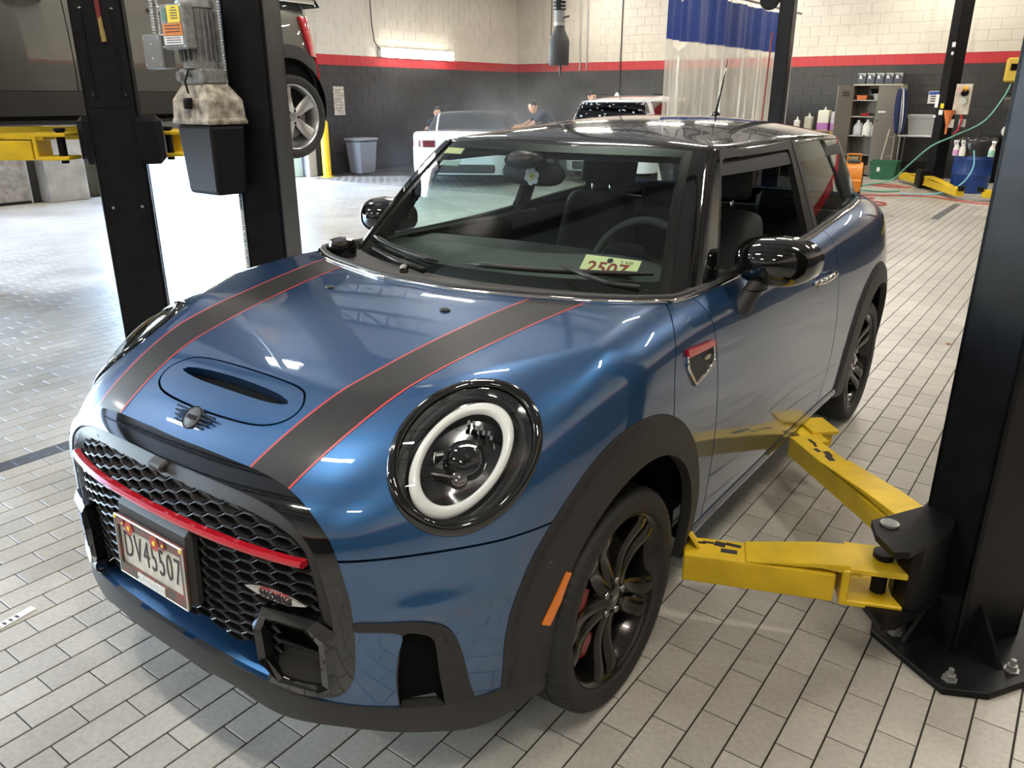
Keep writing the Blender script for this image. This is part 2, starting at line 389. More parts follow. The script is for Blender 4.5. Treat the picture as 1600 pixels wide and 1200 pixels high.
# ceiling deck with joists and fixtures
ce = mesh_obj('ceiling', [(XL-.2, YF-.2, ZC), (XL-.2, YB+.2, ZC), (XR+.2, YB+.2, ZC), (XR+.2, YF-.2, ZC)], [(0, 1, 2, 3)], M_CEIL); tag(ce, kind='structure')
md = ce.modifiers.new('s', 'SOLIDIFY'); md.thickness = .1
jm = None
for k, y in enumerate(np.arange(YF+1, YB, 1.8)):
    if jm is None:
        m = MB(); m.box((0, 0, 0), (XR-XL, .10, .05)); m.box((0, 0, -.55), (XR-XL, .10, .05))
        for i in range(30):
            x = XL+(i+.5)*(XR-XL)/30-(XL+XR)/2; m.tube([(x-.29, 0, -.55), (x, 0, 0), (x+.29, 0, -.55)], .02, 5)
        jo = m.build('joist', M_STEEL, ce); jm = jo.data
    else:
        jo = bpy.data.objects.new('joist', jm); COL.objects.link(jo); jo.parent = ce
    jo.location = ((XL+XR)/2, y, ZC-.12)
# strip lights over the bays: housing, diffuser and its own light
LIGHTS = []
def strip_light(x, y, z, rz=0, L=1.05, power=72, label=None, col=(1, .93, .82)):
    e = empty('strip_light', (x, y, z), rz, label, 'ceiling light', 'strip lights under the ceiling')
    MB().box((0, 0, .03), (L, .14, .05), bev=.01).build('light_housing', M_GREYMETAL, e)
    for s in (-.035, .035):
        MB().tube([(-L/2+.03, s, -.01), (L/2-.03, s, -.01)], .014, 8).build('light_tube', M_LAMP, e)
    ld = bpy.data.lights.new('strip_lamp', 'AREA'); ld.shape = 'RECTANGLE'; ld.size = L-.1; ld.size_y = .075; ld.energy = power; ld.color = col
    lo = bpy.data.objects.new('strip_lamp', ld); COL.objects.link(lo); lo.parent = e; lo.location = (0, 0, -.03)
    return e
n = 0
for y in (-5.0, -1.4, 2.2, 5.8, 9.4, 13.0, 16.0):
    for x in (-9.0, -5.2, -1.4, 2.4):
        n += 1
        strip_light(x, y, 4.45, 0, label='twin-tube strip light under the ceiling, %s row, %s in it' % ({-5.0: 'frontmost', -1.4: 'second', 2.2: 'third', 5.8: 'fourth', 9.4: 'fifth', 13.0: 'sixth', 16.0: 'hindmost'}[y], {-9.0: 'leftmost', -5.2: 'second from left', -1.4: 'third from left', 2.4: 'rightmost'}[x]))
import numpy as np
def spl(xs,ys):
    xs=np.array(xs,float);ys=np.array(ys,float);n=len(xs);h=np.diff(xs)
    A=np.zeros((n,n));b=np.zeros(n);A[0,0]=A[-1,-1]=1
    for i in range(1,n-1):
        A[i,i-1]=h[i-1];A[i,i]=2*(h[i-1]+h[i]);A[i,i+1]=h[i];b[i]=6*((ys[i+1]-ys[i])/h[i]-(ys[i]-ys[i-1])/h[i-1])
    M=np.linalg.solve(A,b)
    def f(x):
        x=np.asarray(x,float);xc=np.clip(x,xs[0],xs[-1]);i=np.clip(np.searchsorted(xs,xc)-1,0,n-2)
        a=xs[i+1]-xc;c=xc-xs[i];H=h[i]
        y=M[i]*a**3/(6*H)+M[i+1]*c**3/(6*H)+(ys[i]/H-M[i]*H/6)*a+(ys[i+1]/H-M[i+1]*H/6)*c
        s0=(ys[1]-ys[0])/h[0]-h[0]*(2*M[0]+M[1])/6; s1=(ys[-1]-ys[-2])/h[-1]+h[-1]*(2*M[-1]+M[-2])/6
        return y+np.where(x<xs[0],(x-xs[0])*s0,0)+np.where(x>xs[-1],(x-xs[-1])*s1,0)
    return f
# ---- lower body
Wp=spl([-.9,-.5,-.3,-.1,.15,.5,1.0,1.6,2.1,2.5,2.8,3.1],[.70,.79,.828,.846,.852,.843,.842,.845,.858,.862,.835,.76])
Ws=spl([.1,.2,.3,.45,.6,.72,.82,.92,1.0,1.06,1.12,1.2],[.06,.04,.022,.006,0,.003,.012,.03,.055,.085,.12,.17])
Fp=spl([0,.25,.40,.50,.58,.66,.74,.80,.86],[-.790,-.777,-.750,-.715,-.655,-.562,-.445,-.325,-.15])
Fl=spl([.1,.2,.3,.45,.58,.68,.74,.80,.86,.92,1.0],[.055,.02,-.002,-.012,-.008,.002,.025,.075,.15,.235,.36])
Hc=spl([-.9,-.75,-.6,-.45,-.25,0,.25,.6,1.0,1.4,1.9,2.3,2.8,3.1],[.80,.850,.895,.930,.972,1.010,1.034,1.04,1.045,1.06,1.098,1.12,1.11,1.08])
def rnd(a,b,k):
    return np.where((a>-k)&(b>-k),np.sqrt(np.maximum(a+k,0)**2+np.maximum(b+k,0)**2)-k,np.maximum(a,b))
def body(P):
    x=np.abs(P[...,0]);y=P[...,1];z=P[...,2]
    s=x-(Wp(y)-Ws(z))
    sl=(Fp(x+.01)-Fp(x-.01))/.02
    fr=(Fp(x)+Fl(z)-y)/np.sqrt(1+sl**2)
    g=rnd(s,fr,.06)
    t=z-(Hc(y)-.03*x**2)
    rr=y-(3.08-.45*np.maximum(x-.35,0)**2-.22*np.maximum(z-.75,0))
    g=rnd(g,rr,.12)
    g=rnd(g,t,.095)
    g = g-.013*np.exp(-((z-.548)/.034)**2-((x-.675)/.075)**2)*(y < -.2)
    return g-.034*np.exp(-((x-.685)**2+(y+.335)**2+(z-.87)**2)/(2*.12**2))
# ---------------------------------------------------------------- implicit surface meshing and trimming
def nets(fn, lo, hi, h):
    """naive surface nets: a clean triangle mesh of fn=0, vertices pulled onto the surface, with exact normals"""
    ax = [np.arange(lo[i], hi[i]+h, h) for i in range(3)]
    S = np.empty([len(a) for a in ax], np.float32)
    Y, Z = np.meshgrid(ax[1], ax[2], indexing='ij')
    for i, x in enumerate(ax[0]):
        S[i] = fn(np.stack([np.full_like(Y, x), Y, Z], -1))
    n0, n1, n2 = S.shape
    sg = S < 0
    cnt = np.zeros((n0-1, n1-1, n2-1), np.int8)
    for a in (0, 1):
        for b in (0, 1):
            for c in (0, 1): cnt += sg[a:n0-1+a, b:n1-1+b, c:n2-1+c]
    act = (cnt > 0) & (cnt < 8); idx = -np.ones(act.shape, np.int64); ii = np.argwhere(act); idx[act] = np.arange(len(ii))
    P = np.array(lo) + (ii+.5)*h
    for _ in range(6):
        g, v = grad(fn, P); st = np.clip(v/np.maximum((g*g).sum(-1), .05), -h, h); P = P - g*st[:, None]
    F = []
    for d in range(3):
        a, b = [k for k in range(3) if k != d]
        s0 = [slice(1, -1)]*3; s1 = [slice(1, -1)]*3; s0[d] = slice(0, -1); s1[d] = slice(1, None)
        A = sg[tuple(s0)]; B = sg[tuple(s1)]
        for flag, M in ((0, A & ~B), (1, ~A & B)):
            e = np.argwhere(M)
            if len(e) == 0: continue
            base = e.copy(); base[:, a] += 1; base[:, b] += 1     # grid corner index of the edge start
            def cell(da, db):
                q = base.copy(); q[:, a] += da; q[:, b] += db; return idx[q[:, 0], q[:, 1], q[:, 2]]
            q = np.stack([cell(-1, -1), cell(0, -1), cell(0, 0), cell(-1, 0)], 1)
            if (flag == 1) != (d == 1): q = q[:, ::-1]
            F.append(q)
    F = np.concatenate(F); F = F[(F >= 0).all(1)]
    T = np.concatenate([F[:, [0, 1, 2]], F[:, [0, 2, 3]]])
    g, v = grad(fn, P); N = g/np.linalg.norm(g, axis=1)[:, None]
    fn_ = np.cross(P[T[:, 1]]-P[T[:, 0]], P[T[:, 2]]-P[T[:, 0]]); bad = (fn_*N[T[:, 0]]).sum(1) < 0
    T[bad] = T[bad][:, ::-1]
    return P, N, T
def grad(fn, P, e=1e-4):
    v = fn(P); g = np.empty_like(P)
    for k in range(3):
        d = np.zeros(3); d[k] = e; g[:, k] = (fn(P+d)-fn(P-d))/(2*e)
    return g, v
class Sheet:
    """triangle sheet with normals that can be cut by scalar fields"""
    def __init__(s, V, N, T): s.V, s.N, s.T = V, N, T
    def cut(s, val, sign=1):
        """keep the part where sign*val > 0; val: array per vertex or function of points"""
        if callable(val): val = val(s.V)
        val = np.asarray(val, float)*sign; val = np.where(np.abs(val) < 1e-7, 1e-7, val)
        T = s.T; inn = val[T] > 0; c = inn.sum(1)
        keep = T[c == 3]; V, N = s.V, s.N; nv = len(V); out = [keep]; ek = []; 
        parts = []
        for k in (1, 2):
            Tk = T[c == k]; ik = inn[c == k]
            if len(Tk) == 0: continue
            odd = np.argmax(ik if k == 1 else ~ik, axis=1); r = np.arange(len(Tk))
            a, b, d = Tk[r, odd], Tk[r, (odd+1) % 3], Tk[r, (odd+2) % 3]
            parts.append((k, a, b, d))
        if parts:
            E = np.concatenate([np.concatenate([np.stack([a, b], 1), np.stack([a, d], 1)]) for k, a, b, d in parts])
            Es = np.sort(E, 1); uq, inv = np.unique(Es, axis=0, return_inverse=True); inv = inv.ravel()
            t = val[uq[:, 0]]/(val[uq[:, 0]]-val[uq[:, 1]])
            nV = V[uq[:, 0]]+(V[uq[:, 1]]-V[uq[:, 0]])*t[:, None]; nN = N[uq[:, 0]]+(N[uq[:, 1]]-N[uq[:, 0]])*t[:, None]
            nN /= np.linalg.norm(nN, axis=1)[:, None]
            o = 0
            for k, a, b, d in parts:
                n = len(a); ab = nv+inv[o:o+n]; ad = nv+inv[o+n:o+2*n]; o += 2*n
                if k == 1: out.append(np.stack([a, ab, ad], 1))
                else: out += [np.stack([ab, b, d], 1), np.stack([ab, d, ad], 1)]
            V = np.concatenate([V, nV]); N = np.concatenate([N, nN])
        T2 = np.concatenate(out); us, inv = np.unique(T2, return_inverse=True)
        return Sheet(V[us], N[us], inv.reshape(-1, 3))
    def off(s, d):
        """move along the normals by d (number or array)"""
        d = np.asarray(d, float); return Sheet(s.V+s.N*(d[:, None] if d.ndim else d), s.N, s.T)
    def skirt(s, depth, dirs=None):
        T = s.T; E = np.concatenate([T[:, [0, 1]], T[:, [1, 2]], T[:, [2, 0]]]); key = np.sort(E, 1)
        uq, first, cnt = np.unique(key, axis=0, return_index=True, return_counts=True)
        B = E[first[cnt == 1]]
        if len(B) == 0: return s
        a, b = s.V[B[:, 0]], s.V[B[:, 1]]; dn = -s.N if dirs is None else dirs
        a2 = a+dn[B[:, 0]]*depth; b2 = b+dn[B[:, 1]]*depth
        fnrm = np.cross(b-a, -s.N[B[:, 0]]); ln = np.linalg.norm(fnrm, axis=1); ok = ln > 1e-9; fnrm[ok] /= ln[ok][:, None]; fnrm[~ok] = s.N[B[~ok, 0]]
        # average edge normals between neighbouring boundary edges
        acc = np.zeros_like(s.V); np.add.at(acc, B[:, 0], -fnrm); np.add.at(acc, B[:, 1], -fnrm)
        ln = np.linalg.norm(acc, axis=1); acc[ln > 1e-9] /= ln[ln > 1e-9][:, None]
        k = len(s.V); n = len(B)
        V = np.concatenate([s.V, a, b, b2, a2]); N = np.concatenate([s.N, acc[B[:, 0]], acc[B[:, 1]], acc[B[:, 1]], acc[B[:, 0]]])
        i = np.arange(n); A, Bq, Cq, D = k+i, k+n+i, k+2*n+i, k+3*n+i
        T = np.concatenate([T, np.stack([Bq, A, D], 1), np.stack([Bq, D, Cq], 1)])
        return Sheet(V, N, T)
    def obj(s, name, m, parent, depth=.008):
        q = s.skirt(depth) if depth else s
        return mesh_obj(name, q.V, q.T, m, parent, normals=q.N)
def smooth_poly(pts, n=6, closed=False):
    """Catmull-Rom refinement of a 2-D polyline"""
    P = np.array(pts, float); out = []; m = len(P)
    rng = range(m) if closed else range(m-1)
    for i in rng:
        p0 = P[(i-1) % m] if (closed or i > 0) else P[i]*2-P[i+1]
        p1 = P[i]; p2 = P[(i+1) % m]; p3 = P[(i+2) % m] if (closed or i+2 < m) else p2*2-p1
        for k in range(n):
            t = k/n; out.append(.5*((2*p1)+(-p0+p2)*t+(2*p0-5*p1+4*p2-p3)*t*t+(-p0+3*p1-3*p2+p3)*t**3))
    if not closed: out.append(P[-1])
    return np.array(out)
def sdpoly(a, b, poly):
    """signed distance (negative inside) of 2-D points to a closed polygon"""
    q = np.stack([a, b], -1); d = np.full(len(q), 1e9); w = np.zeros(len(q), bool); n = len(poly)
    for i in range(n):
        p0 = poly[i]; p1 = poly[(i+1) % n]; e = p1-p0; v = q-p0
        t = np.clip((v@e)/max(e@e, 1e-12), 0, 1); dd = v-t[:, None]*e; d = np.minimum(d, (dd*dd).sum(1))
        c = ((p0[1] <= q[:, 1]) & (p1[1] > q[:, 1])) | ((p1[1] <= q[:, 1]) & (p0[1] > q[:, 1]))
        if abs(e[1]) > 1e-12:
            xi = p0[0]+(q[:, 1]-p0[1])*e[0]/e[1]; w ^= c & (q[:, 0] < xi)
    return np.where(w, -1, 1)*np.sqrt(d)
def mirror_poly(half): 
    h = np.array(half); return np.concatenate([h, (h*[-1, 1])[::-1]])
def root(fn, A, B):
    """bisection between points A (outside) and B (inside), vectorised"""
    A = np.array(A, float); B = np.array(B, float)
    for _ in range(40):
        M = (A+B)/2; i = fn(M) < 0; B = np.where(i[:, None], M, B); A = np.where(i[:, None], A, M)
    return A
def front_pt(x, z, fn=None):
    x = np.atleast_1d(x).astype(float); z = np.broadcast_to(z, x.shape).astype(float)
    return root(fn or body, np.stack([x, x*0-1.2, z], -1), np.stack([x*.6, x*0+.3, z], -1)) if False else root(fn or body, np.stack([x, x*0-1.2, z], -1), np.stack([x, x*0+.25, z], -1))
def top_pt(x, y):
    x = np.atleast_1d(x).astype(float); y = np.broadcast_to(y, x.shape).astype(float)
    return root(body, np.stack([x, y, x*0+1.4], -1), np.stack([x, y, x*0+.6], -1))
def side_pt(y, z, sg=1):
    y = np.atleast_1d(y).astype(float); z = np.broadcast_to(z, y.shape).astype(float)
    return root(body, np.stack([y*0+1.2*sg, y, z], -1), np.stack([y*0+.3*sg, y, z], -1))
def glass_mat(name, tint, refl=1.0, rough=.0):
    if name in MATS: return MATS[name]
    m = bpy.data.materials.new(name); m.use_nodes = True; N = m.node_tree.nodes; L = m.node_tree.links; N.clear()
    o = N.new('ShaderNodeOutputMaterial'); mx = N.new('ShaderNodeMixShader'); t = N.new('ShaderNodeBsdfTransparent'); g = N.new('ShaderNodeBsdfGlossy')
    fr = N.new('ShaderNodeFresnel'); gm = N.new('ShaderNodeNewGeometry'); ir = N.new('ShaderNodeMapRange'); ir.inputs[3].default_value = 1.5; ir.inputs[4].default_value = 1/1.5
    L.new(gm.outputs['Backfacing'], ir.inputs[0]); L.new(ir.outputs[0], fr.inputs['IOR']); g.inputs['Roughness'].default_value = rough
    t.inputs['Color'].default_value = (*tint, 1); g.inputs['Color'].default_value = (refl, refl, refl, 1)
    L.new(fr.outputs[0], mx.inputs[0]); L.new(t.outputs[0], mx.inputs[1]); L.new(g.outputs[0], mx.inputs[2]); L.new(mx.outputs[0], o.inputs[0])
    MATS[name] = m; return m

# ---------------------------------------------------------------- car materials
def paint(name, base, flake):
    m = mat(name, base, rough=.36, metal=.68, coat=1.0, coat_rough=.015); m.node_tree.nodes['Principled BSDF'].inputs['Coat IOR'].default_value = 1.8
    N = m.node_tree.nodes; L = m.node_tree.links; b = N['Principled BSDF']
    lw = N.new('ShaderNodeLayerWeight'); lw.inputs[0].default_value = .35
    rp = N.new('ShaderNodeValToRGB'); rp.color_ramp.elements[0].color = (*flake, 1); rp.color_ramp.elements[1].color = (*base, 1)
    rp.color_ramp.elements[0].position = .05; rp.color_ramp.elements[1].position = .75
    L.new(lw.outputs['Facing'], rp.inputs[0]); L.new(rp.outputs[0], b.inputs['Base Color'])
    return m
M_BLUE = paint('blue_metallic_paint', (.010, .045, .125), (.024, .105, .26))
M_GLOSSBLK = mat('piano_black', (.004, .004, .004), rough=.08, coat=1, coat_rough=.02)
M_ROOF = mat('black_roof_paint', (.012, .011, .011), rough=.12, coat=1, coat_rough=.02)
M_TRIM = mat('grey_black_plastic', (.028, .027, .027), rough=.55, bump=(900, .15, .0004))
M_LIP = mat('grey_lip_plastic', (.036, .035, .035), rough=.5)
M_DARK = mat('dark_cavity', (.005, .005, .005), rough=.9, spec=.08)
M_GRILLE = mat('grille_plastic', (.010, .010, .011), rough=.42, spec=.4)
M_STRIPE = mat('black_vinyl_stripe', (.009, .009, .009), rough=.45, spec=.35, coat=.2, coat_rough=.12, noise=(60, .25, 6))
M_RED = mat('red_gloss', (.42, .008, .018), rough=.2, coat=1)
M_REDLINE = mat('red_pinstripe', (.45, .05, .05), rough=.35)
M_CHROME = mat('chrome', (.75, .74, .72), rough=.07, metal=1)
M_DARKCHROME = mat('dark_chrome', (.30, .28, .26), rough=.12, metal=1)
M_TYRE = mat('tyre_rubber', (.018, .018, .018), rough=.62, bump=(400, .1, .0005))
M_RIM = mat('black_alloy', (.022, .020, .017), rough=.2, metal=.6, coat=.5)
M_RIMSILVER = mat('silver_alloy', (.55, .55, .55), rough=.28, metal=.9)
M_DISC = mat('brake_disc_steel', (.25, .24, .23), rough=.35, metal=1)
M_CALIPER = mat('red_caliper', (.22, .004, .008), rough=.3, coat=.6)
M_WS = glass_mat('windscreen_glass', (.70, .80, .76), .95)
M_LENS = glass_mat('lamp_lens', (.93, .95, .96), 1.0)
M_TINT = glass_mat('dark_tinted_glass', (.06, .065, .07), 1.0)
M_SIDEGL = glass_mat('side_glass', (.72, .84, .82), 1.0)
M_DRL = mat('frosted_light_guide', (.88, .88, .84), rough=.25, coat=.6, emis=(1, 1, .95), estr=.0)
M_AMBER = mat('amber_marker', (.85, .22, .01), rough=.25, coat=.8, bump=(500, .4, .001))
M_SEAT = mat('charcoal_seat_fabric', (.035, .036, .036), rough=.75)
M_DASH = mat('dark_dash_plastic', (.055, .06, .057), rough=.6)
M_ORANGE = mat('orange_piping', (.3, .03, .01), rough=.5)
M_PLATE = mat('cream_plate', (.60, .58, .50), rough=.35, noise=(30, .12, 3))
M_INK = mat('dark_ink', (.03, .02, .025), rough=.5)
M_YTAG = mat('pale_yellow_card', (.80, .78, .42), rough=.55)
M_MAROON = mat('maroon_print', (.30, .03, .02), rough=.5)
M_WHITE = mat('white_plastic', (.80, .80, .78), rough=.45)
M_SILVER = mat('silver_emblem', (.62, .60, .58), rough=.2, metal=1)

# ---------------------------------------------------------------- greenhouse and roof surfaces
Yc = spl([.95, 1.02, 1.2, 1.41, 1.5], [.235, .335, .60, .925, 1.075])
Ksp = spl([.95, 1.02, 1.2, 1.41, 1.5], [.56, .52, .36, .16, .12])
Sp = spl([.4, .7, .97, 1.3, 1.7, 2.2, 2.6, 3.0], [.05, .018, .012, .002, 0, .012, .045, .12])
def house(P):
    x = np.abs(P[..., 0]); y = P[..., 1]; z = P[..., 2]
    ws = (Yc(z)+Ksp(z)*x**2-y)*.56
    sd = (x-(.742-(z-1.03)*.385-.10*np.maximum(z-1.2, 0)**2-Sp(y)))*.93
    rr = (y-(2.98-(z-1.03)*.62-.25*x**2))*.8
    return rnd(rnd(ws, sd, .03), rr, .08)
Tc = spl([.85, .93, 1.1, 1.35, 1.7, 2.1, 2.5, 2.8, 3.0], [1.385, 1.416, 1.452, 1.480, 1.494, 1.487, 1.455, 1.412, 1.375])
Te = spl([.85, .95, 1.2, 1.7, 2.3, 2.8, 3.0], [1.385, 1.404, 1.408, 1.408, 1.402, 1.375, 1.355])
Xr = spl([.85, .95, 1.2, 1.7, 2.2, 2.6, 2.85], [.545, .562, .585, .598, .592, .56, .50])
def roofz(x, y):
    return Tc(y)-(Tc(y)-Te(y))*np.clip(np.abs(x)/Xr(y), 0, 1.1)**2.5

FOOT = smooth_poly([(0, .150), (.173, .157), (.404, .218), (.546, .272), (.66, .345), (.705, .40), (.726, .475), (.733, .65), (.738, 1.0), (.743, 1.6), (.738, 2.1), (.722, 2.45), (.66, 2.80)], 6)
FOOT[0] = (0, .150)
FOOTP = mirror_poly(FOOT)
def foot(V): return sdpoly(np.abs(V[:, 0]), V[:, 1], np.concatenate([FOOT, [[-.3, 2.9], [-.3, .1490]]]))
GP = np.array([(-.3, .813), (0, .813), (.131, .813), (.285, .808), (.389, .794), (.46, .768), (.515, .722), (.542, .66), (.560, .56), (.561, .45), (.553, .385), (.525, .342), (.46, .330), (.36, .338), (.25, .349), (.12, .356), (0, .356), (-.3, .356)])
ZL = spl([0, .16, .28, .36, .47, .546, .604, .665, .71, .75, .79], [.302, .295, .286, .259, .263, .256, .232, .205, .190, .197, .220])
ZU = spl([0, .12, .25, .36, .47, .555, .63, .70, .752, .79], [.350, .350, .343, .332, .321, .304, .284, .266, .266, .276])
zl = lambda V: ZL(np.clip(np.abs(V[:, 0]), 0, .79)); zu = lambda V: ZU(np.clip(np.abs(V[:, 0]), 0, .79))
GPS = smooth_poly(GP, 5)
def gsd(V):
    s = sdpoly(np.abs(V[:, 0]), V[:, 2], GPS); return np.where(V[:, 1] < -.3, s, 1.)
VP = smooth_poly([(.563, .532), (.61, .528), (.655, .520), (.690, .488), (.706, .43), (.714, .33), (.716, .25), (.684, .25), (.64, .26), (.618, .270), (.617, .36), (.624, .44), (.630, .490), (.60, .506), (.563, .512)], 4, True)
VO = smooth_poly([(.632, .492), (.655, .486), (.672, .462), (.676, .38), (.676, .26), (.645, .26), (.619, .270), (.619, .36), (.625, .44)], 4, True)
def osd(V):
    s = sdpoly(np.abs(V[:, 0]), V[:, 2], VO); return np.where(V[:, 1] < -.3, s, 1.)
def vsd(V):
    s = sdpoly(np.abs(V[:, 0]), V[:, 2], VP); return np.where(V[:, 1] < -.3, s, 1.)
LC = np.array([.646, -.405, .847]); LN = np.array([.518, -.495, .698]); LN /= np.linalg.norm(LN)
LE1 = np.array([-.691, -.723, 0.]); LE2 = np.array([-.504, .482, .716]); LE1 -= LN*(LE1@LN); LE1 /= np.linalg.norm(LE1); LE2 = np.cross(LE1, LN)*1.0
if LE2[2] < 0: LE2 = -LE2
LA, LB = .197, .152
LM1 = -.66*LE1+.75*LE2; LM2 = .75*LE1+.66*LE2
def lsd(V):
    Q = V*np.array([1, 1, 1.]); Q = np.stack([np.abs(V[:, 0]), V[:, 1], V[:, 2]], 1)-LC
    a, b, c = Q@LM1, Q@LM2, Q@LN; r = np.hypot(a/LA, b/LB)
    d = (r-1)*.17; return np.where((c > -.12) & (V[:, 1] < 0), d, 1.)
ACZ, ARI = .372, (.336, .010)
def arch(V, yc, R0):
    y = V[:, 1]-yc; dz = np.maximum(V[:, 2]-ACZ, 0); R = R0 if np.isscalar(R0) else R0[0]+R0[1]*np.clip(y/.44, -1, 1)
    return np.where(np.abs(V[:, 0]) > .5, np.hypot(y, dz)-R, 1.)
AF = lambda V: arch(V, .03, ARI); AFO = lambda V: arch(V, .03, (.444, -.004))
AR = lambda V: arch(V, 2.495, .345); ARO = lambda V: arch(V, 2.495, (.447, -.004))
Aline = spl([.6, .789, .85, .916, .983, 1.02, 1.06], [.225, .232, .242, .266, .328, .41, .55])
SEAM = .676
GAP = .0028
SCP = smooth_poly([(-.262, -.545), (-.245, -.505), (-.19, -.478), (0, -.472), (.19, -.478), (.245, -.505), (.262, -.545), (.235, -.585), (.16, -.608), (0, -.617), (-.16, -.608), (-.235, -.585)], 6, True)
def ssd(V):
    s = sdpoly(V[:, 0], V[:, 1], SCP); return np.where(V[:, 2] > .8, s, 1.)
SLOT = smooth_poly([(-.215, -.527), (-.16, -.514), (0, -.508), (.16, -.514), (.215, -.527), (.16, -.533), (0, -.535), (-.16, -.533)], 5, True)

def build_car():
    car = empty('hatchback_car', (0, 0, 0), label='blue metallic three-door hatchback with black roof and bonnet stripes on the lift', cat='car')
    V, N, T = nets(body, (-.93, -.92, .12), (.93, 3.2, 1.2), .0125)
    B = Sheet(V, N, T).cut(lambda V: V[:, 2]-.18)
    # recess in front of the bonnet scoop slot
    up = B.cut(lambda V: V[:, 2]-SEAM-GAP)
    # ---- bonnet (clamshell)
    fr = up.cut(lambda V: Aline(V[:, 2])-GAP-V[:, 1]).cut(foot).cut(gsd).cut(lambda V: AFO(V)-.001).cut(lsd)
    hood = fr.cut(lambda V: ssd(V)-GAP)
    ho = hood.obj('bonnet', M_BLUE, car, .012)
    sc = fr.cut(lambda V: -ssd(V)-GAP)
    k = np.clip((sc.V[:, 1]+.612)/.075, 0, 1); dip = k*k*(3-2*k)*np.clip(1-(np.abs(sc.V[:, 0])/.225)**4, 0, 1)
    dip = np.where(sc.V[:, 1] < -.520, dip, 0)*.013
    sc = sc.cut(lambda V: np.where(V[:, 2] > .8, sdpoly(V[:, 0], V[:, 1], SLOT), 1))
    k = np.clip((sc.V[:, 1]+.612)/.075, 0, 1); dip = k*k*(3-2*k)*np.clip(1-(np.abs(sc.V[:, 0])/.225)**4, 0, 1)
    sc.V[:, 2] -= np.where(sc.V[:, 1] < -.522, dip, 0)*.014
    sco = sc.obj('scoop', M_BLUE, ho, .03)
    sl = fr.cut(lambda V: np.where(V[:, 2] > .8, -sdpoly(V[:, 0], V[:, 1], SLOT), -1)+.004); sl.off(-.028).obj('scoop_mesh', M_DARK, ho, 0)
    # stripes follow the bonnet
    tt = spl([-.70, -.49, -.30, -.05, .25, .4], [0, .27, .47, .70, 1, 1.12])
    xin = lambda y: .262+.13*tt(y)**.9 if np.isscalar(y) else .260+.132*np.clip(tt(y), 0, 2)**.85
    xout = lambda y: .383+.155*np.clip(tt(y), 0, 2)**.85
    for sg in (1, -1):
        hs = fr.cut(lambda V: V[:, 0]*sg-.1).cut(lambda V: V[:, 2]-.70).cut(lambda V: foot(V)-.012)
        st = hs.cut(lambda V: V[:, 0]*sg-xin(V[:, 1])-.004).cut(lambda V: xout(V[:, 1])-.004-V[:, 0]*sg).off(.0009)
        st.obj('bonnet_stripe', M_STRIPE, ho, 0)
        for f in (xin, xout):
            l = hs.cut(lambda V: V[:, 0]*sg-f(V[:, 1])+.0032).cut(lambda V: f(V[:, 1])+.0032-V[:, 0]*sg).off(.0009)
            l.obj('red_pinstripe', M_REDLINE, ho, 0)
    # ---- front bumper
    lo = B.cut(lambda V: SEAM-GAP-V[:, 2]).cut(lambda V: -.05-V[:, 1]).cut(gsd).cut(lambda V: AFO(V)).cut(vsd).cut(lambda V: V[:, 2]-zu(V))
    bu = lo.obj('front_bumper', M_BLUE, car, .012)
    # lip
    lp = B.cut(lambda V: zu(V)+.006-V[:, 2]).cut(lambda V: V[:, 2]-zl(V)).cut(lambda V: -.05-V[:, 1]).cut(AF)
    lip = lp.off(.004+.010*np.clip((zu(lp.V)+.006-lp.V[:, 2])/.03, 0, 1)**.7); lip.obj('front_lip', M_LIP, car, .03)
    # side vents
    vt = B.cut(lambda V: V[:, 2]-zu(V)).cut(lambda V: -vsd(V)).cut(lambda V: -.05-V[:, 1])
    for sg in (1, -1):
        vs_ = vt.cut(lambda V: V[:, 0]*sg)
        vf = vs_.cut(osd).off(.004).obj('bumper_vent_frame', M_TRIM, car, .02)
        vi = vs_.cut(lambda V: -osd(V)); sdv = -osd(vi.V)
        vi.off(-np.clip(sdv*5, 0, .06)).obj('bumper_vent', M_DARK, vf, 0)
    # ---- grille: gloss surround, matte inner frame
    gr = B.cut(lambda V: -gsd(V))
    a = gr.cut(lambda V: gsd(V)+.036); sd = -gsd(a.V); bulge = .009*np.sin(np.clip(sd/.036, 0, 1)*PI)**.7+.001
    keep = lambda V: np.maximum(V[:, 2]-.45, np.abs(V[:, 0])-.37)
    gs = Sheet(a.V, a.N, a.T).off(bulge).cut(keep).obj('grille_surround', M_GLOSSBLK, car, .03)
    b = gr.cut(lambda V: -gsd(V)-.034).cut(lambda V: gsd(V)+.085); sd = -gsd(b.V)
    b.off(-.004-.040*np.clip((sd-.05)/.03, 0, 1)).cut(keep).obj('grille_frame', M_TRIM, car, .0)
    xs = np.linspace(-.40, .40, 41); zz = ZU(np.abs(xs)); P0 = front_pt(xs, zz); m = MB()
    m.grid(np.array([P0+[0, .002, .003], P0+[0, .014, .008], P0+[0, .07, .020], P0+[0, .12, .03]])); m.build('lower_grille_ledge', M_BLUE, car, smooth=True)
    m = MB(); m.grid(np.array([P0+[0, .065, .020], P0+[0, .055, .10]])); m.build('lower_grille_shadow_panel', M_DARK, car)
    # honeycomb
    hexgrille(car)
    # ---- side panels (both sides)
    side = B.cut(lambda V: V[:, 1]-Aline(V[:, 2])-GAP).cut(foot).cut(lambda V: AFO(V)).cut(lambda V: ARO(V))
    low = lambda V: V[:, 2]-.305
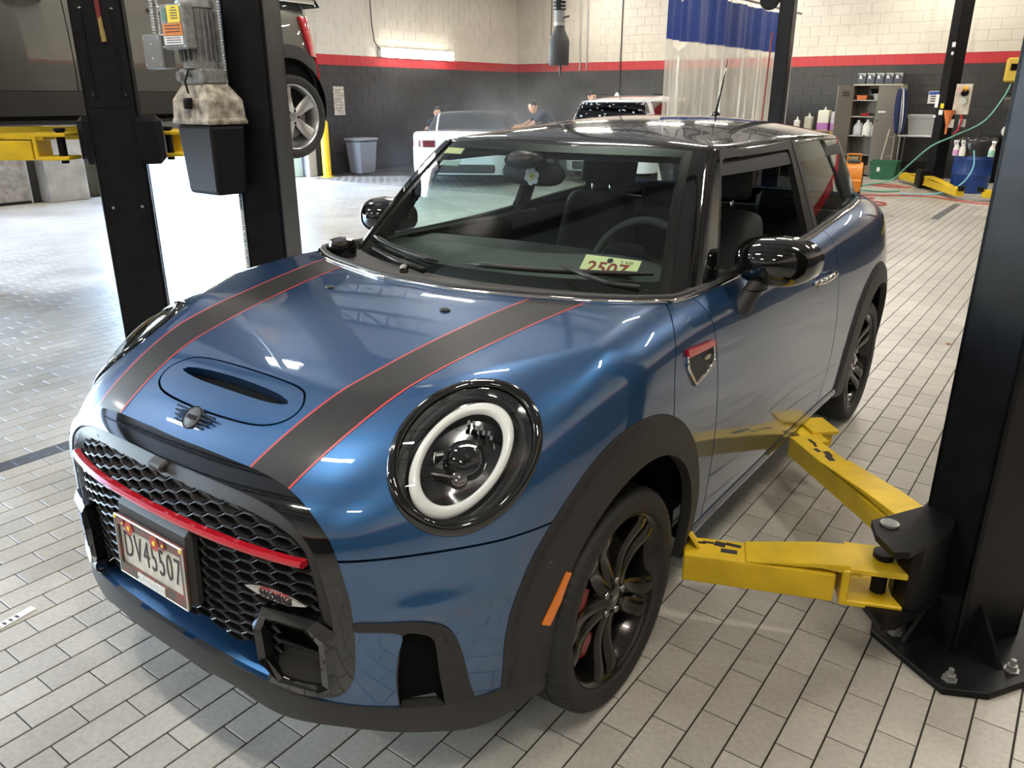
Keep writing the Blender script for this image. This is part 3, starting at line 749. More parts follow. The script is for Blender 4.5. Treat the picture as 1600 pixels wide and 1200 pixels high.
    for sg in (1, -1):
        s = side.cut(lambda V: V[:, 0]*sg-.05)
        sc_ = s.cut(lambda V: .552-GAP-V[:, 1]).cut(low); sc_.obj('scuttle_panel', M_BLUE, car, .012)
        dr = s.cut(lambda V: V[:, 1]-.552-GAP).cut(lambda V: 1.835-GAP-.05*np.clip((.6-V[:, 2])/.3, 0, 1)**2-V[:, 1]).cut(low)
        d = dr.obj('door', M_BLUE, car, .012)
        qt = s.cut(lambda V: V[:, 1]-(1.835+GAP-.05*np.clip((.6-V[:, 2])/.3, 0, 1)**2)).cut(lambda V: V[:, 2]-.305); qt.obj('rear_quarter', M_BLUE, car, .012)
        sk = s.cut(lambda V: .305-2*GAP-V[:, 2]).cut(lambda V: V[:, 2]-.262).cut(lambda V: 2.7-V[:, 1]); sk.off(.012*np.sin(np.clip((.301-sk.V[:, 2])/.04, 0, 1)*PI)).obj('sill', M_BLUE, car, .01)
        sb = s.cut(lambda V: .262-V[:, 2]).cut(lambda V: V[:, 2]-.246).cut(lambda V: 2.7-V[:, 1]); sb.off(-.012).obj('sill_trim', M_TRIM, car, .05)
        door_handle(d, sg); scuttle_badge(car, sg)
        # arch trims
        for fi, fo, nm in ((AF, AFO, 'front'), (AR, ARO, 'rear')):
            t = B.cut(lambda V: V[:, 0]*sg-.4).cut(fi).cut(lambda V: -fo(V)).cut(lambda V: V[:, 2]-np.where(V[:, 1] < 0, zu(V), .25))
            u = fi(t.V); w = u-fo(t.V); q = np.clip(u/np.maximum(w, .01), 0, 1)
            tr = t.off(.002+.012*np.sin(np.clip(q*1.0, 0, 1)*PI*.5+PI*.5)+.006*(q < .85))
            trim = tr.obj('wheel_arch_trim', M_TRIM, car, .03)
            yc = .03 if nm == 'front' else 2.495
            # liner
            m = MB(); prof = []
            for x0, x1 in ((.42, .80),):
                ring = []; th = np.linspace(-.42, PI+.42, 40)
                P = np.array([[(sg*x, yc+.352*math.cos(t), ACZ+.352*math.sin(t)) for t in th] for x in (x0, x1)]); m.grid(P)
                c = [(sg*x0, yc+.352*math.cos(t), ACZ+.352*math.sin(t)) for t in th]; m.add(c, [tuple(range(len(c)))])
            m.build('wheel_well', M_DARK, car)
            if nm == 'front':
                # amber marker and sensor on the trim
                am = tr.cut(lambda V: .0125-np.abs((V[:, 1]+.297)*.866-(V[:, 2]-.482)*.5)).cut(lambda V: .066-np.abs((V[:, 1]+.297)*.5+(V[:, 2]-.482)*.866))
                am.off(.004).obj('side_marker', M_AMBER, trim, .006)
                sp = side_pt([-.313], [.576], sg)[0]
                MB().lathe([(0, .006), (.010, .006), (.0125, .003), (.0135, -.01)], 16, 'x').xf(Matrix.Translation(Vector(sp)+Vector((sg*.012, 0, 0))) @ Matrix.Rotation(-sg*.5, 4, 'Z') @ Matrix.Diagonal((sg, 1, 1, 1))).build('parking_sensor', M_TRIM, trim, auto=30)
        headlamp(car, sg)
    # inner liner so panel gaps read dark
    li = B.cut(foot).cut(lambda V: AF(V)-.01).cut(lambda V: AR(V)-.01).cut(lambda V: V[:, 2]-.30).cut(lambda V: lsd(V)-.005).cut(lambda V: gsd(V)-.004).cut(lambda V: np.where(V[:,2]>.8, ssd(V)-.001, 1))
    li.off(-.016).obj('inner_shell', M_DARK, car, 0)
    m = MB(); m.box((0, 1.2, .275), (1.40, 3.1, .03)); m.box((0, -.45, .275), (.8, .3, .03)); m.build('underbody', M_DARK, car)
    m = MB(); pts = [front_pt([x], .55)[0]+np.array([0, .12, 0]) for x in np.linspace(-.5, .5, 11)]
    m.grid(np.array([[(p[0], p[1], z) for p in pts] for z in (.36, .8)])); m.build('grille_backing', M_DARK, car)
    # cowl panel under the windscreen
    cw = B.cut(lambda V: -foot(V)).cut(lambda V: 1.0-V[:, 1]).cut(lambda V: V[:, 2]-.9)
    cw.off(-.022*np.clip(-foot(cw.V)/.02, 0, 1)).obj('cowl_panel', M_TRIM, car, 0)
    # bright waist strip
    P = top_pt(FOOT[:, 0], FOOT[:, 1]); P = P[P[:, 1] < 2.6]
    full = np.concatenate([(P*[-1, 1, 1])[::-1], P[1:]]); full[:, 2] += .004
    m = MB(); m.tube([tuple(p) for p in full], .0085, 8); m.build('chrome_waist_strip', M_CHROME, car, smooth=True)
    m = MB(); q = full.copy(); q[:, 2] += .008; q[:, 0] *= .985; q[:, 1] += .008; m.tube([tuple(p) for p in q], .010, 8); m.build('waist_seal', M_TRIM, car, smooth=True)
    greenhouse(car); front_details(car); interior(car); mirrors(car); wheels(car); wipers(car)
    return car

def hexgrille(car):
    m = MB(); dx, dz = .070, .0265                      # cell pitch: wide flat hexagons
    xs = []; r = 0; z = .345
    hexs = [(-.5, 0), (-.22, .5), (.22, .5), (.5, 0), (.22, -.5), (-.22, -.5)]
    cells = []
    row = 0
    while z < .80:
        for k in range(-14, 15):
            x = k*dx*1.44 + (dx*.72 if row % 2 else 0)
            cells.append((x, z))
        z += dz*.5*1.0; row += 1
    C = np.array(cells); ok = (sdpoly(np.abs(C[:, 0]), C[:, 1], GPS) < -.062) & ~((np.abs(C[:, 0]) > .355) & (C[:, 1] < .525))
    C = C[ok]
    def ring(c, s, dep):
        out = []
        P = np.array([(c[0]+h[0]*dx*s, c[1]+h[1]*dz*s*1.0) for h in hexs]); Y = front_pt(P[:, 0], P[:, 1])[:, 1]
        return [(P[i][0], Y[i]+dep, P[i][1]) for i in range(6)]
    # front honeycomb plane: bars between neighbouring funnels
    allP = []; 
    for c in C:
        o = [(c[0]+h[0]*dx, c[1]+h[1]*dz) for h in hexs]; i_ = [(c[0]+h[0]*dx*.82, c[1]+h[1]*dz*.74) for h in hexs]; d_ = [(c[0]+h[0]*dx*.70, c[1]+h[1]*dz*.55) for h in hexs]
        allP += o+i_+d_
    allP = np.array(allP); Y = front_pt(allP[:, 0], allP[:, 1])[:, 1]
    n = len(C)
    for i in range(n):
        b = i*18; v = []
        for j in range(18):
            dep = (.026, .022, .044)[j//6]; v.append((allP[b+j, 0], Y[b+j]+dep, allP[b+j, 1]))
        f = []
        for j in range(6):
            k = (j+1) % 6; f.append((j, k, 6+k, 6+j)); f.append((6+j, 6+k, 12+k, 12+j))
        f.append(tuple(range(12, 18)))
        m.add(v, f)
    o = m.build('honeycomb_grille', M_GRILLE, car, fixn=False)
    # red bar
    xs = np.linspace(-.468, .468, 41); zz = .668-.008*(np.abs(xs)/.468)**2
    Pm = front_pt(xs, zz); m = MB(); rings = []
    for p in Pm:
        rings.append([(p[0], p[1]+a, p[2]+b) for a, b in ((.02, -.0075), (.004, -.008), (-.002, -.003), (-.002, .003), (.004, .008), (.02, .0075))])
    m.loft(rings); m.build('red_grille_bar', M_RED, car, auto=40)
def door_handle(door, sg):
    P = side_pt([1.50, 1.54, 1.62, 1.70, 1.745], [.892, .897, .900, .899, .894], sg)
    off = [.004, .030, .036, .030, .004]
    m = MB(); m.tube([(p[0]+sg*o, p[1], p[2]) for p, o in zip(P, off)], [.010, .013, .013, .013, .010], 10)
    m.build('door_handle', M_CHROME, door, smooth=True)
    c = side_pt([1.60], [.872], sg)[0]
    MB().lathe([(0, -.003), (.02, -.001), (.03, .003), (.031, 0)], 20, 'x', (0, 0, 0)).xf(Matrix.Translation(Vector(c)) @ Matrix.Diagonal((sg, 1.4, 1, 1))).build('handle_recess', M_DARKCHROME, door, smooth=True)
def scuttle_badge(car, sg):
    """side grille trim: chrome-edged shield with a red bar and black mesh"""
    outl = [(.335, .905), (.525, .895), (.520, .845), (.47, .828), (.372, .815), (.330, .872)]
    o = np.array(outl); P = side_pt(o[:, 0], o[:, 1], sg); cen = P.mean(0)
    m = MB(); m.tube([(p[0]+sg*.004, p[1], p[2]) for p in P], .006, 6, closed=True)
    fr = m.build('side_badge', M_CHROME, car, smooth=True)
    m = MB(); m.add([(p[0]+sg*.002, *p[1:]) for p in P], [tuple(range(len(P)))]); m.build('badge_mesh', M_GRILLE, fr)
    r = np.array([(.333, .922), (.528, .905), (.525, .888), (.333, .900)]); Q = side_pt(r[:, 0], r[:, 1], sg)
    m = MB(); m.loft([[(p[0]+sg*.001, *p[1:]) for p in Q], [(p[0]+sg*.010, *p[1:]) for p in Q]]); m.build('badge_red_bar', M_RED, fr)
    q = side_pt([.47], [.868], sg)[0]
    m = MB(); m.lathe([(0, .002), (.02, .001), (.026, -.002)], 16, 'x').xf(Matrix.Translation(Vector(q)+Vector((sg*.006, 0, 0))) @ Matrix.Diagonal((sg, 1, .35, 1))); m.build('badge_emblem', M_SILVER, fr, smooth=True)

def headlamp(car, sg):
    mir = np.array([sg, 1, 1.])
    n = 72; th = np.linspace(0, 2*PI, n, endpoint=False)
    def pl(rho, h, c=(0, 0), a=LA, b=LB):
        base = LC+LE1*c[0]+LE2*c[1]
        return base+np.outer(rho*a*np.cos(th), LM1)+np.outer(rho*b*np.sin(th), LM2)+np.outer(np.broadcast_to(h, n), LN)
    P1 = pl(1.0, 0); hb = (root(body, P1+LN*.15, P1-LN*.12)-P1)@LN     # body height over the lamp plane at the rim
    dome = lambda rho: hb*rho**2+.034*(1-rho**2)
    L = empty('headlamp', parent=car)
    def rings(rs, nm, m, smooth=True, cap=False):
        b = MB(); R = []
        for rho, h in rs: R.append((pl(rho, h)*mir).tolist())
        b.loft(R, caps=False)
        if cap: k = (len(R)-1)*n; b.F.append(tuple(range(k, k+n)))
        return b.build(nm, m, L, smooth=smooth)
    rings([(1.0, hb-.012), (1.0, hb+.001), (.985, dome(.985)+.006), (.93, dome(.93)+.009), (.88, dome(.88)+.006), (.865, dome(.865)-.004), (.85, dome(.85)-.03)], 'headlamp_bezel', M_GLOSSBLK)
    rings([(.862, dome(.862)), (.75, dome(.75)+.004), (.6, dome(.6)+.007), (.45, dome(.45)+.009), (.3, dome(.3)+.010), (.15, dome(.15)+.0105), (.02, dome(.0)+.0105)], 'headlamp_lens', M_LENS, cap=True)
    rings([(.865, dome(.865)-.012), (.80, dome(.8)-.022), (.70, dome(.7)-.035), (.5, -.02), (.1, -.03), (.02, -.03)], 'lamp_bowl', M_GLOSSBLK, cap=True)
    # light guide ring
    b = MB(); R = []
    for s, h in ((1.0, -.004), (1.0, .006), (.96, .010), (.88, .010), (.82, .006), (.79, -.004)):
        pts = pl(1.0, 0, (.010, -.015), .147*s, .0905*s); Q = pts-LC; rho = np.hypot(Q@LM1/LA, Q@LM2/LB)
        hh = np.interp(th, th, hb)*rho**2+.034*(1-rho**2)-.008
        R.append(((pts+np.outer(hh+h-.009, LN))*mir).tolist())
    b.loft(R, caps=False); b.build('daytime_light_ring', M_DRL, L, smooth=True)
    # outer ribbed ring between guide and bezel
    b = MB(); R = []
    for s, h in ((1.35, -.016), (1.12, -.02), (1.10, -.03)):
        pts = pl(1.0, 0, (.008, -.011), .147*s, .0905*s); Q = pts-LC; rho = np.hypot(Q@LM1/LA, Q@LM2/LB)
        R.append(((pts+np.outer(hb*rho**2+.034*(1-rho**2)-.006+h, LN))*mir).tolist())
    b.loft(R, caps=False); b.build('lamp_inner_ring', M_GRILLE, L, smooth=True)
    # projector and reflector
    def place(a, b_, h): return (LC+LM1*a+LM2*b_+LN*h)*mir
    nn = Vector(LN*mir)
    def ball(a, b_, h, r, nm, m, fl=.55):
        q = MB(); q.lathe([(r*math.sin(t), r*fl*math.cos(t)) for t in np.linspace(0.001, PI*.5, 8)], 24)
        q.xf(Matrix.Translation(Vector(place(a, b_, h))) @ nn.to_track_quat('Z', 'Y').to_matrix().to_4x4()); return q.build(nm, m, L, smooth=True)
    ball(-.01, -.008, -.020, .046, 'projector_lens', M_GLOSSBLK, .7)
    ball(-.055, -.022, -.012, .02, 'indicator_reflector', M_DARKCHROME)
    q = MB()
    for i in range(7):
        c = place(.055+.006*(i % 2), -.03+.010*i, -.004); q.box(c, (.006, .012, .022), rz=.6*sg, rx=.5)
    q.build('reflector_fins', M_CHROME, L)
    q = MB(); q.box(place(-.05, .035, -.004), (.022, .012, .05), rz=.9*sg, rx=.4, bev=.003); q.build('reflector_block', M_CHROME, L)
    q = MB(); q.box(place(-.075, .01, -.008), (.05, .006, .018), rz=.3*sg, rx=.6, bev=.002); q.build('reflector_plate', M_DARKCHROME, L)

def greenhouse(car):
    V, N, T = nets(house, (-.85, .1, .95), (.85, 3.1, 1.5), .0125)
    G = Sheet(V, N, T).cut(lambda V: roofz(V[:, 0], V[:, 1])-.006-V[:, 2]).cut(lambda V: body(V)+.03)
    xg = lambda V: (.662-(V[:, 2]-1.02)*.36)-np.abs(V[:, 0])            # windscreen glass edge
    front = lambda V: -house_side(V)
    ws = G.cut(lambda V: xg(V)).cut(lambda V: 1.3-V[:, 1])
    ws.cut(lambda V: xg(V)-.026).obj('windscreen', M_WS, car, 0)
    # black printed border on the inner face
    bd = lambda V: np.minimum(np.minimum(xg(V)-.034, 1.384-V[:, 2]), V[:, 1]-(.37+.5*V[:, 0]**2))
    ws.cut(lambda V: -bd(V)).off(-.003).obj('windscreen_border', mat('satin_black_border', (.006, .006, .006), .38, spec=.3), car, 0)
    yw = lambda V: V[:, 1]-(.745+(V[:, 2]-1.04)*.79)                    # front edge of the door window
    rest = G.cut(lambda V: -xg(V))
    for sg in (1, -1): rest.cut(lambda V: V[:, 0]*sg).cut(lambda V: -yw(V)).cut(lambda V: 1.3-V[:, 1]).off(.003).obj('a_pillar', M_GLOSSBLK, car, .02)
    # back glass region
    for sg in (1, -1):
        s = rest.cut(lambda V: V[:, 0]*sg-.05)
        top = lambda V: 1.383-V[:, 2]
        fr1 = s.cut(lambda V: yw(V)).cut(lambda V: 1.755-V[:, 1])
        # door window frame: everything that is not the opening
        op = lambda V: np.minimum(np.minimum(yw(V)-.022, 1.672-(V[:, 2]-1.05)*-.10-V[:, 1]), np.minimum(1.375-V[:, 2], V[:, 2]-1.02))
        rr = .03
        def opr(V):
            a = np.stack([yw(V)*.78-.018, 1.665+(V[:, 2]-1.05)*.12-V[:, 1], 1.378-V[:, 2], V[:, 2]-1.0], 1); d = np.maximum(rr-a, 0)
            return np.where((a > 0).all(1), rr-np.sqrt((d*d).sum(1)), -.01+np.minimum(a.min(1), 0))
        fr1.cut(lambda V: -opr(V)).obj('door_window_frame', M_GRILLE, car, .025)
        if sg < 0: fr1.cut(opr).off(-.006).obj('door_window', M_SIDEGL, car, 0)
        q = s.cut(lambda V: V[:, 1]-1.757)
        q.obj('quarter_window', M_SIDEGL, car, .0)
        q.cut(lambda V: 1.80-V[:, 1]).off(.002).obj('quarter_seal', M_TRIM, car, .01)
        q.cut(lambda V: V[:, 1]-2.30+.35*(V[:, 2]-1.1)).off(-.006).obj('quarter_border', M_GLOSSBLK, car, 0)
    rg = G.cut(lambda V: V[:, 1]-2.2).cut(lambda V: .5-np.abs(V[:, 0])); rg.off(-.004).obj('rear_window', M_TINT, car, 0)
    # ---- roof
    vs = np.concatenate([np.linspace(0, .12, 7)[:-1], np.linspace(.12, .9, 34), np.linspace(.9, 1, 7)[1:]])
    us = np.concatenate([np.linspace(-1, -.8, 9)[:-1], np.linspace(-.8, .8, 33), np.linspace(.8, 1, 9)[1:]])
    P = []
    for v in vs:
        row = []
        for u in us:
            x0 = u*.58; y0 = .915+.19*x0**2; y1 = 2.83-.42*x0**2
            y = y0+(y1-y0)*v; x = u*Xr(y); z = roofz(x, y)
            e = max(0, (abs(u)-.955)/.045); z -= .014*e**2
            fe = max(0, 1-v/.022); z -= .012*fe**2
            row.append((x, y, float(z)))
        P.append(row)
    P = np.array(P); m = MB(); m.grid(P)
    V = P.reshape(-1, 3)
    o = mesh_obj('roof', m.V, m.F, M_ROOF, car, smooth=True)
    md = o.modifiers.new('solid', 'SOLIDIFY'); md.thickness = .028; md.offset = -1
    md = o.modifiers.new('bev', 'BEVEL'); md.width = .007; md.segments = 3; md.limit_method = 'ANGLE'; md.angle_limit = math.radians(50)
    # headliner
    Q = P.copy(); Q[..., 2] -= .045; m = MB(); m.grid(Q*[.97, 1, 1], True); m.build('headliner', M_DASH, car, smooth=True, fixn=False)
    # bright gutter edge along header and sides
    e = []
    for u in np.linspace(-1, 1, 41):
        x0 = u*.58; y = .912+.19*x0**2; e.append((u*Xr(y), y, float(roofz(u*Xr(y), y))-.028))
    MB().tube(e, .006, 8).build('header_trim', M_DARKCHROME, car, smooth=True)
    # antenna
    z0 = float(roofz(0, 2.40)); a = empty('roof_antenna', parent=car)
    MB().lathe([(.035, 0), (.032, .012), (.02, .026), (.010, .034), (.0, .036)], 16, 'z', (0, 2.40, z0)).build('antenna_base', M_GLOSSBLK, a, smooth=True)
    MB().tube([(0, 2.40, z0+.03), (.0, 2.455, z0+.16), (.0, 2.50, z0+.285)], [.006, .004, .003], 8).build('antenna_rod', M_GLOSSBLK, a, smooth=True)
    # toll tags and stickers on the glass
    def on_ws(x, z, off=-.006):
        p = root(house, np.array([[x, -.3, z]]), np.array([[x, 1.6, z]]))[0]; g, _ = grad(house, p[None]); n_ = g[0]/np.linalg.norm(g[0]); return Vector(p+n_*off), Vector(n_)
    p, nrm = on_ws(-.47, 1.372); M = frame(p, (1, 0, .0), (0, .8, .55)); MB().box((0, 0, 0), (.085, .035, .003)).xf(M).build('windscreen_toll_tag', M_YTAG, car)
    p, nrm = on_ws(-.44, 1.33); M = frame(p, (1, 0, .0), (0, .8, .55)); MB().box((0, 0, 0), (.09, .03, .002)).xf(M).build('windscreen_sticker', mat('pale_sticker', (.35, .45, .45), .5), car)

def house_side(V): return V[:, 0]*0

def mirrors(car):
    for sg in (1, -1):
        e = empty('wing_mirror', parent=car)
        rings = []
        cx, cy, cz = .850, .865, 1.080
        for t in np.linspace(0, 1, 15):
            # along y from rounded front cap to flat glass side
            y = -.085+.15*t; k = math.sqrt(max(0, 1-(1-min(1, t*1.35+.02))**2.2)); k = max(k, .06)
            ring = []
            for q in np.linspace(0, 2*PI, 28, endpoint=False):
                c, s = math.cos(q), math.sin(q)
                x = .130*math.copysign(abs(c)**.8, c)*k; z = .078*math.copysign(abs(s)**.82, s)*k
                if c < 0: z *= 1+.0*c
                ring.append((sg*(cx+x+.01*t), cy+y+.05*(x/.13)**2*.6, cz+z-.016*x/.13*(0)))
            rings.append(ring)
        MB().loft(rings).build('mirror_shell', M_GLOSSBLK, e, auto=50)
        ring = [(p[0], p[1]+.001, p[2]) for p in rings[-1]]
        m = MB(); c = np.mean(ring, 0); m.add([tuple(c+(np.array(p)-c)*.9) for p in ring], [tuple(range(28))]); m.build('mirror_glass', M_CHROME, e)
        m = MB(); m.loft([[(sg*(.795+.030*math.cos(q)-.0), .80+.050*math.sin(q), .935-.012*math.cos(q)) for q in np.linspace(0, 2*PI, 18, endpoint=False)],
                          [(sg*(.812+.032*math.cos(q)), .825+.048*math.sin(q), .985) for q in np.linspace(0, 2*PI, 18, endpoint=False)],
                          [(sg*(.838+.034*math.cos(q)), .85+.045*math.sin(q), 1.035) for q in np.linspace(0, 2*PI, 18, endpoint=False)]])
        m.build('mirror_stalk', M_TRIM, e, auto=50)
        MB().tube([(sg*(.8225+.034*math.cos(q)), .8345+.049*math.sin(q), 1.0) for q in np.linspace(0, 2*PI, 24, endpoint=False)], .0018, 5, closed=True).build('stalk_seam', M_DARK, e)

def wheel_mesh(style='black'):
    """returns list of (name, MB, material, auto) with the axle along +x (outer face at +x)"""
    out = []
    R, w = .311, .1025
    prof = [(.236, -.095), (.262, -.100), (.285, -.1025), (.298, -.096), (.306, -.085), (.309, -.07)]
    for gx in (-.045, -.015, .015, .045): prof += [(.3105, gx-.006), (.3045, gx-.004), (.3045, gx+.004), (.3105, gx+.006)]
    prof += [(.309, .07), (.306, .085), (.298, .096), (.285, .1025), (.262, .100), (.248, .096), (.242, .088), (.236, .086)]
    n = 216; V = []; F = []; m_ = len(prof)
    for (r, h) in prof:
        for k in range(n):
            rr = r
            if r > .297 and abs(h) > .05 and k % 3 == 0: rr = r-.0035
            elif r > .308 and k % 3 == 0: rr = r-.0015
            t = 2*PI*k/n; V.append((h, rr*math.cos(t), rr*math.sin(t)))
    for i in range(m_-1):
        for k in range(n): F.append((i*n+k, i*n+(k+1) % n, (i+1)*n+(k+1) % n, (i+1)*n+k))
    b = MB(); b.add(V, F); out.append(('tyre', b, M_TYRE, 35))
    b = MB(); b.lathe([(.200, -.09), (.205, .02), (.217, .06), (.226, .075), (.232, .086), (.238, .089), (.2405, .084), (.238, .07), (.225, .055), (.215, -.09)], 72, 'x'); out.append(('rim_barrel', b, M_RIM, 35))
    return out
def spokes_black():
    b = MB()
    for k in range(5):
        a0 = 2*PI*k/5+PI/2+.10
        for s in (-1, 1):
            rings = []
            for t in np.linspace(0, 1, 9):
                r = .045+.182*t; ang = a0+s*(.30-.20*t+.15*max(0, t-.6)); wd = .022-.003*math.sin(t*PI)+.006*t
                xf = .070-.030*math.sin(min(1, t*1.15)*PI)*.5+.012*t; c, sn = math.cos(ang), math.sin(ang)
                def P(u, d): return (xf-d, r*c-u*sn, r*sn+u*c)
                rings.append([P(-wd, .006), P(-wd*.55, 0), P(wd*.55, 0), P(wd, .006), P(wd*.8, .038), P(-wd*.8, .038)])
            b.loft(rings)
    b.lathe([(0, .071), (.030, .071), (.036, .068), (.055, .066), (.066, .055), (.070, .02)], 40, 'x')
    return b
def spokes_silver():
    b = MB()
    for k in range(5):
        a0 = 2*PI*k/5+PI/2; rings = []
        for t in np.linspace(0, 1, 7):
            r = .04+.178*t; wd = .030+.022*t; xf = .072-.012*math.sin(t*PI); c, sn = math.cos(a0), math.sin(a0)
            def P(u, d): return (xf-d, r*c-u*sn, r*sn+u*c)
            rings.append([P(-wd, .004), P(-wd*.7, 0), P(wd*.7, 0), P(wd, .004), P(wd*.8, .04), P(-wd*.8, .04)])
        b.loft(rings)
    b.lathe([(.028, .06), (.034, .071), (.060, .069), (.072, .05), (.075, .02)], 40, 'x'); return b
def lug_holes(b=None):
    b = MB()
    for k in range(5):
        a = 2*PI*k/5+PI/2+PI/5; b.lathe([(0, .0735), (.009, .0735), (.011, .07), (.011, .05)], 10, 'x', (0, .048*math.cos(a), .048*math.sin(a)))
    return b
def wheels(car):
    first = None
    for (x, y, sg, rot) in ((.742, 0, 1, .35), (.742, 2.495, 1, .1), (-.742, 0, -1, .2), (-.742, 2.495, -1, .6)):
        e = empty('wheel', (x, y, .311), parent=car); e.rotation_euler = (0, 0, 0 if sg > 0 else PI)
        if first is None:
            for nm, b, m, au in wheel_mesh(): b.build(nm, m, e, auto=au)
            spokes_black().build('spokes', M_RIM, e, auto=40)
            lug_holes().build('wheel_bolts', M_DARKCHROME, e, auto=40)['kind'] = 'stuff'
            MB().lathe([(0, .0755), (.022, .0750), (.026, .071)], 24, 'x').build('centre_cap', M_GLOSSBLK, e, auto=40)
            q = MB(); q.lathe([(0, .0765), (.010, .0760), (.012, .0745)], 20, 'x').xf(Matrix.Diagonal((1, 1, .7, 1))); q.build('cap_emblem', M_SILVER, e, smooth=True)
            MB().lathe([(.06, -.005), (.165, -.005), (.165, .018), (.06, .018)], 48, 'x').build('brake_disc', M_DISC, e, auto=30)
            q = MB(); rings = []
            for t in np.linspace(PI*.80, PI*1.28, 11):
                rings.append([(xx, r*math.cos(t), r*math.sin(t)) for xx, r in ((-.03, .105), (.045, .105), (.05, .12), (.05, .165), (.04, .182), (-.03, .182))])
            q.loft(rings); q.build('brake_caliper', M_CALIPER, e, auto=40)
            first = e
        else:
            for ch in first.children:
                c = ch.copy(); COL.objects.link(c); c.parent = e
        for ch in e.children:
            if ch.name.split('.')[0] in ('spokes', 'wheel_bolts'): ch.rotation_euler = (rot, 0, 0)

def wipers(car):
    for (pts, bl, nm) in (((( .62, .43, 1.045), (.52, .40, 1.055), (.36, .42, 1.085)), ((.62-.02, .46, 1.06), (.02, .375, 1.055)), 'wiper'), (((-.08, .275, 1.04), (-.22, .29, 1.055), (-.38, .345, 1.07)), ((-.10, .345, 1.048), (-.58, .49, 1.062)), 'wiper')):
        e = empty(nm, parent=car)
        MB().tube(pts, [.012, .009, .006], 8).build('wiper_arm', M_GRILLE, e, smooth=True)
        a, b = Vector(bl[0]), Vector(bl[1]); mid = (a+b)/2+Vector((0, -.02, .012))
        pp = [a.lerp(b, t) for t in np.linspace(0, 1, 9)]
        q = []
        for p in pp:
            s = root(house, np.array([[p.x, p.y-.4, p.z]]), np.array([[p.x, p.y+.5, p.z]]))[0]; q.append((s[0], s[1]-.012, s[2]+.004))
        MB().tube(q, [.004]+[.009]*7+[.004], 8).build('wiper_blade', M_GRILLE, e, smooth=True)
    # washer nozzles on the bonnet
    for x in (-.235, .235):
        p = top_pt([x], [.012])[0]
        m = MB(); m.lathe([(.016, 0), (.013, .005), (.006, .008), (0, .009)], 14).xf(Matrix.Translation(Vector(p)) @ Matrix.Diagonal((1.2, .75, 1, 1))); m.build('washer_nozzle', M_TRIM, car, smooth=True)
    p = top_pt([-.13], [.20])[0]
    MB().lathe([(.0, .02), (.012, .017), (.015, .005), (.015, -.01)], 14, 'z', (-.155, .262, 1.035)).build('wiper_pivot_cap', M_DARKCHROME, car, smooth=True)
    MB().lathe([(.05, -.01), (.052, .03), (.046, .055), (.02, .062), (0, .062)], 18, 'z', (-.60, .40, 1.015)).build('bonnet_hinge_cover', M_GLOSSBLK, car, auto=40)
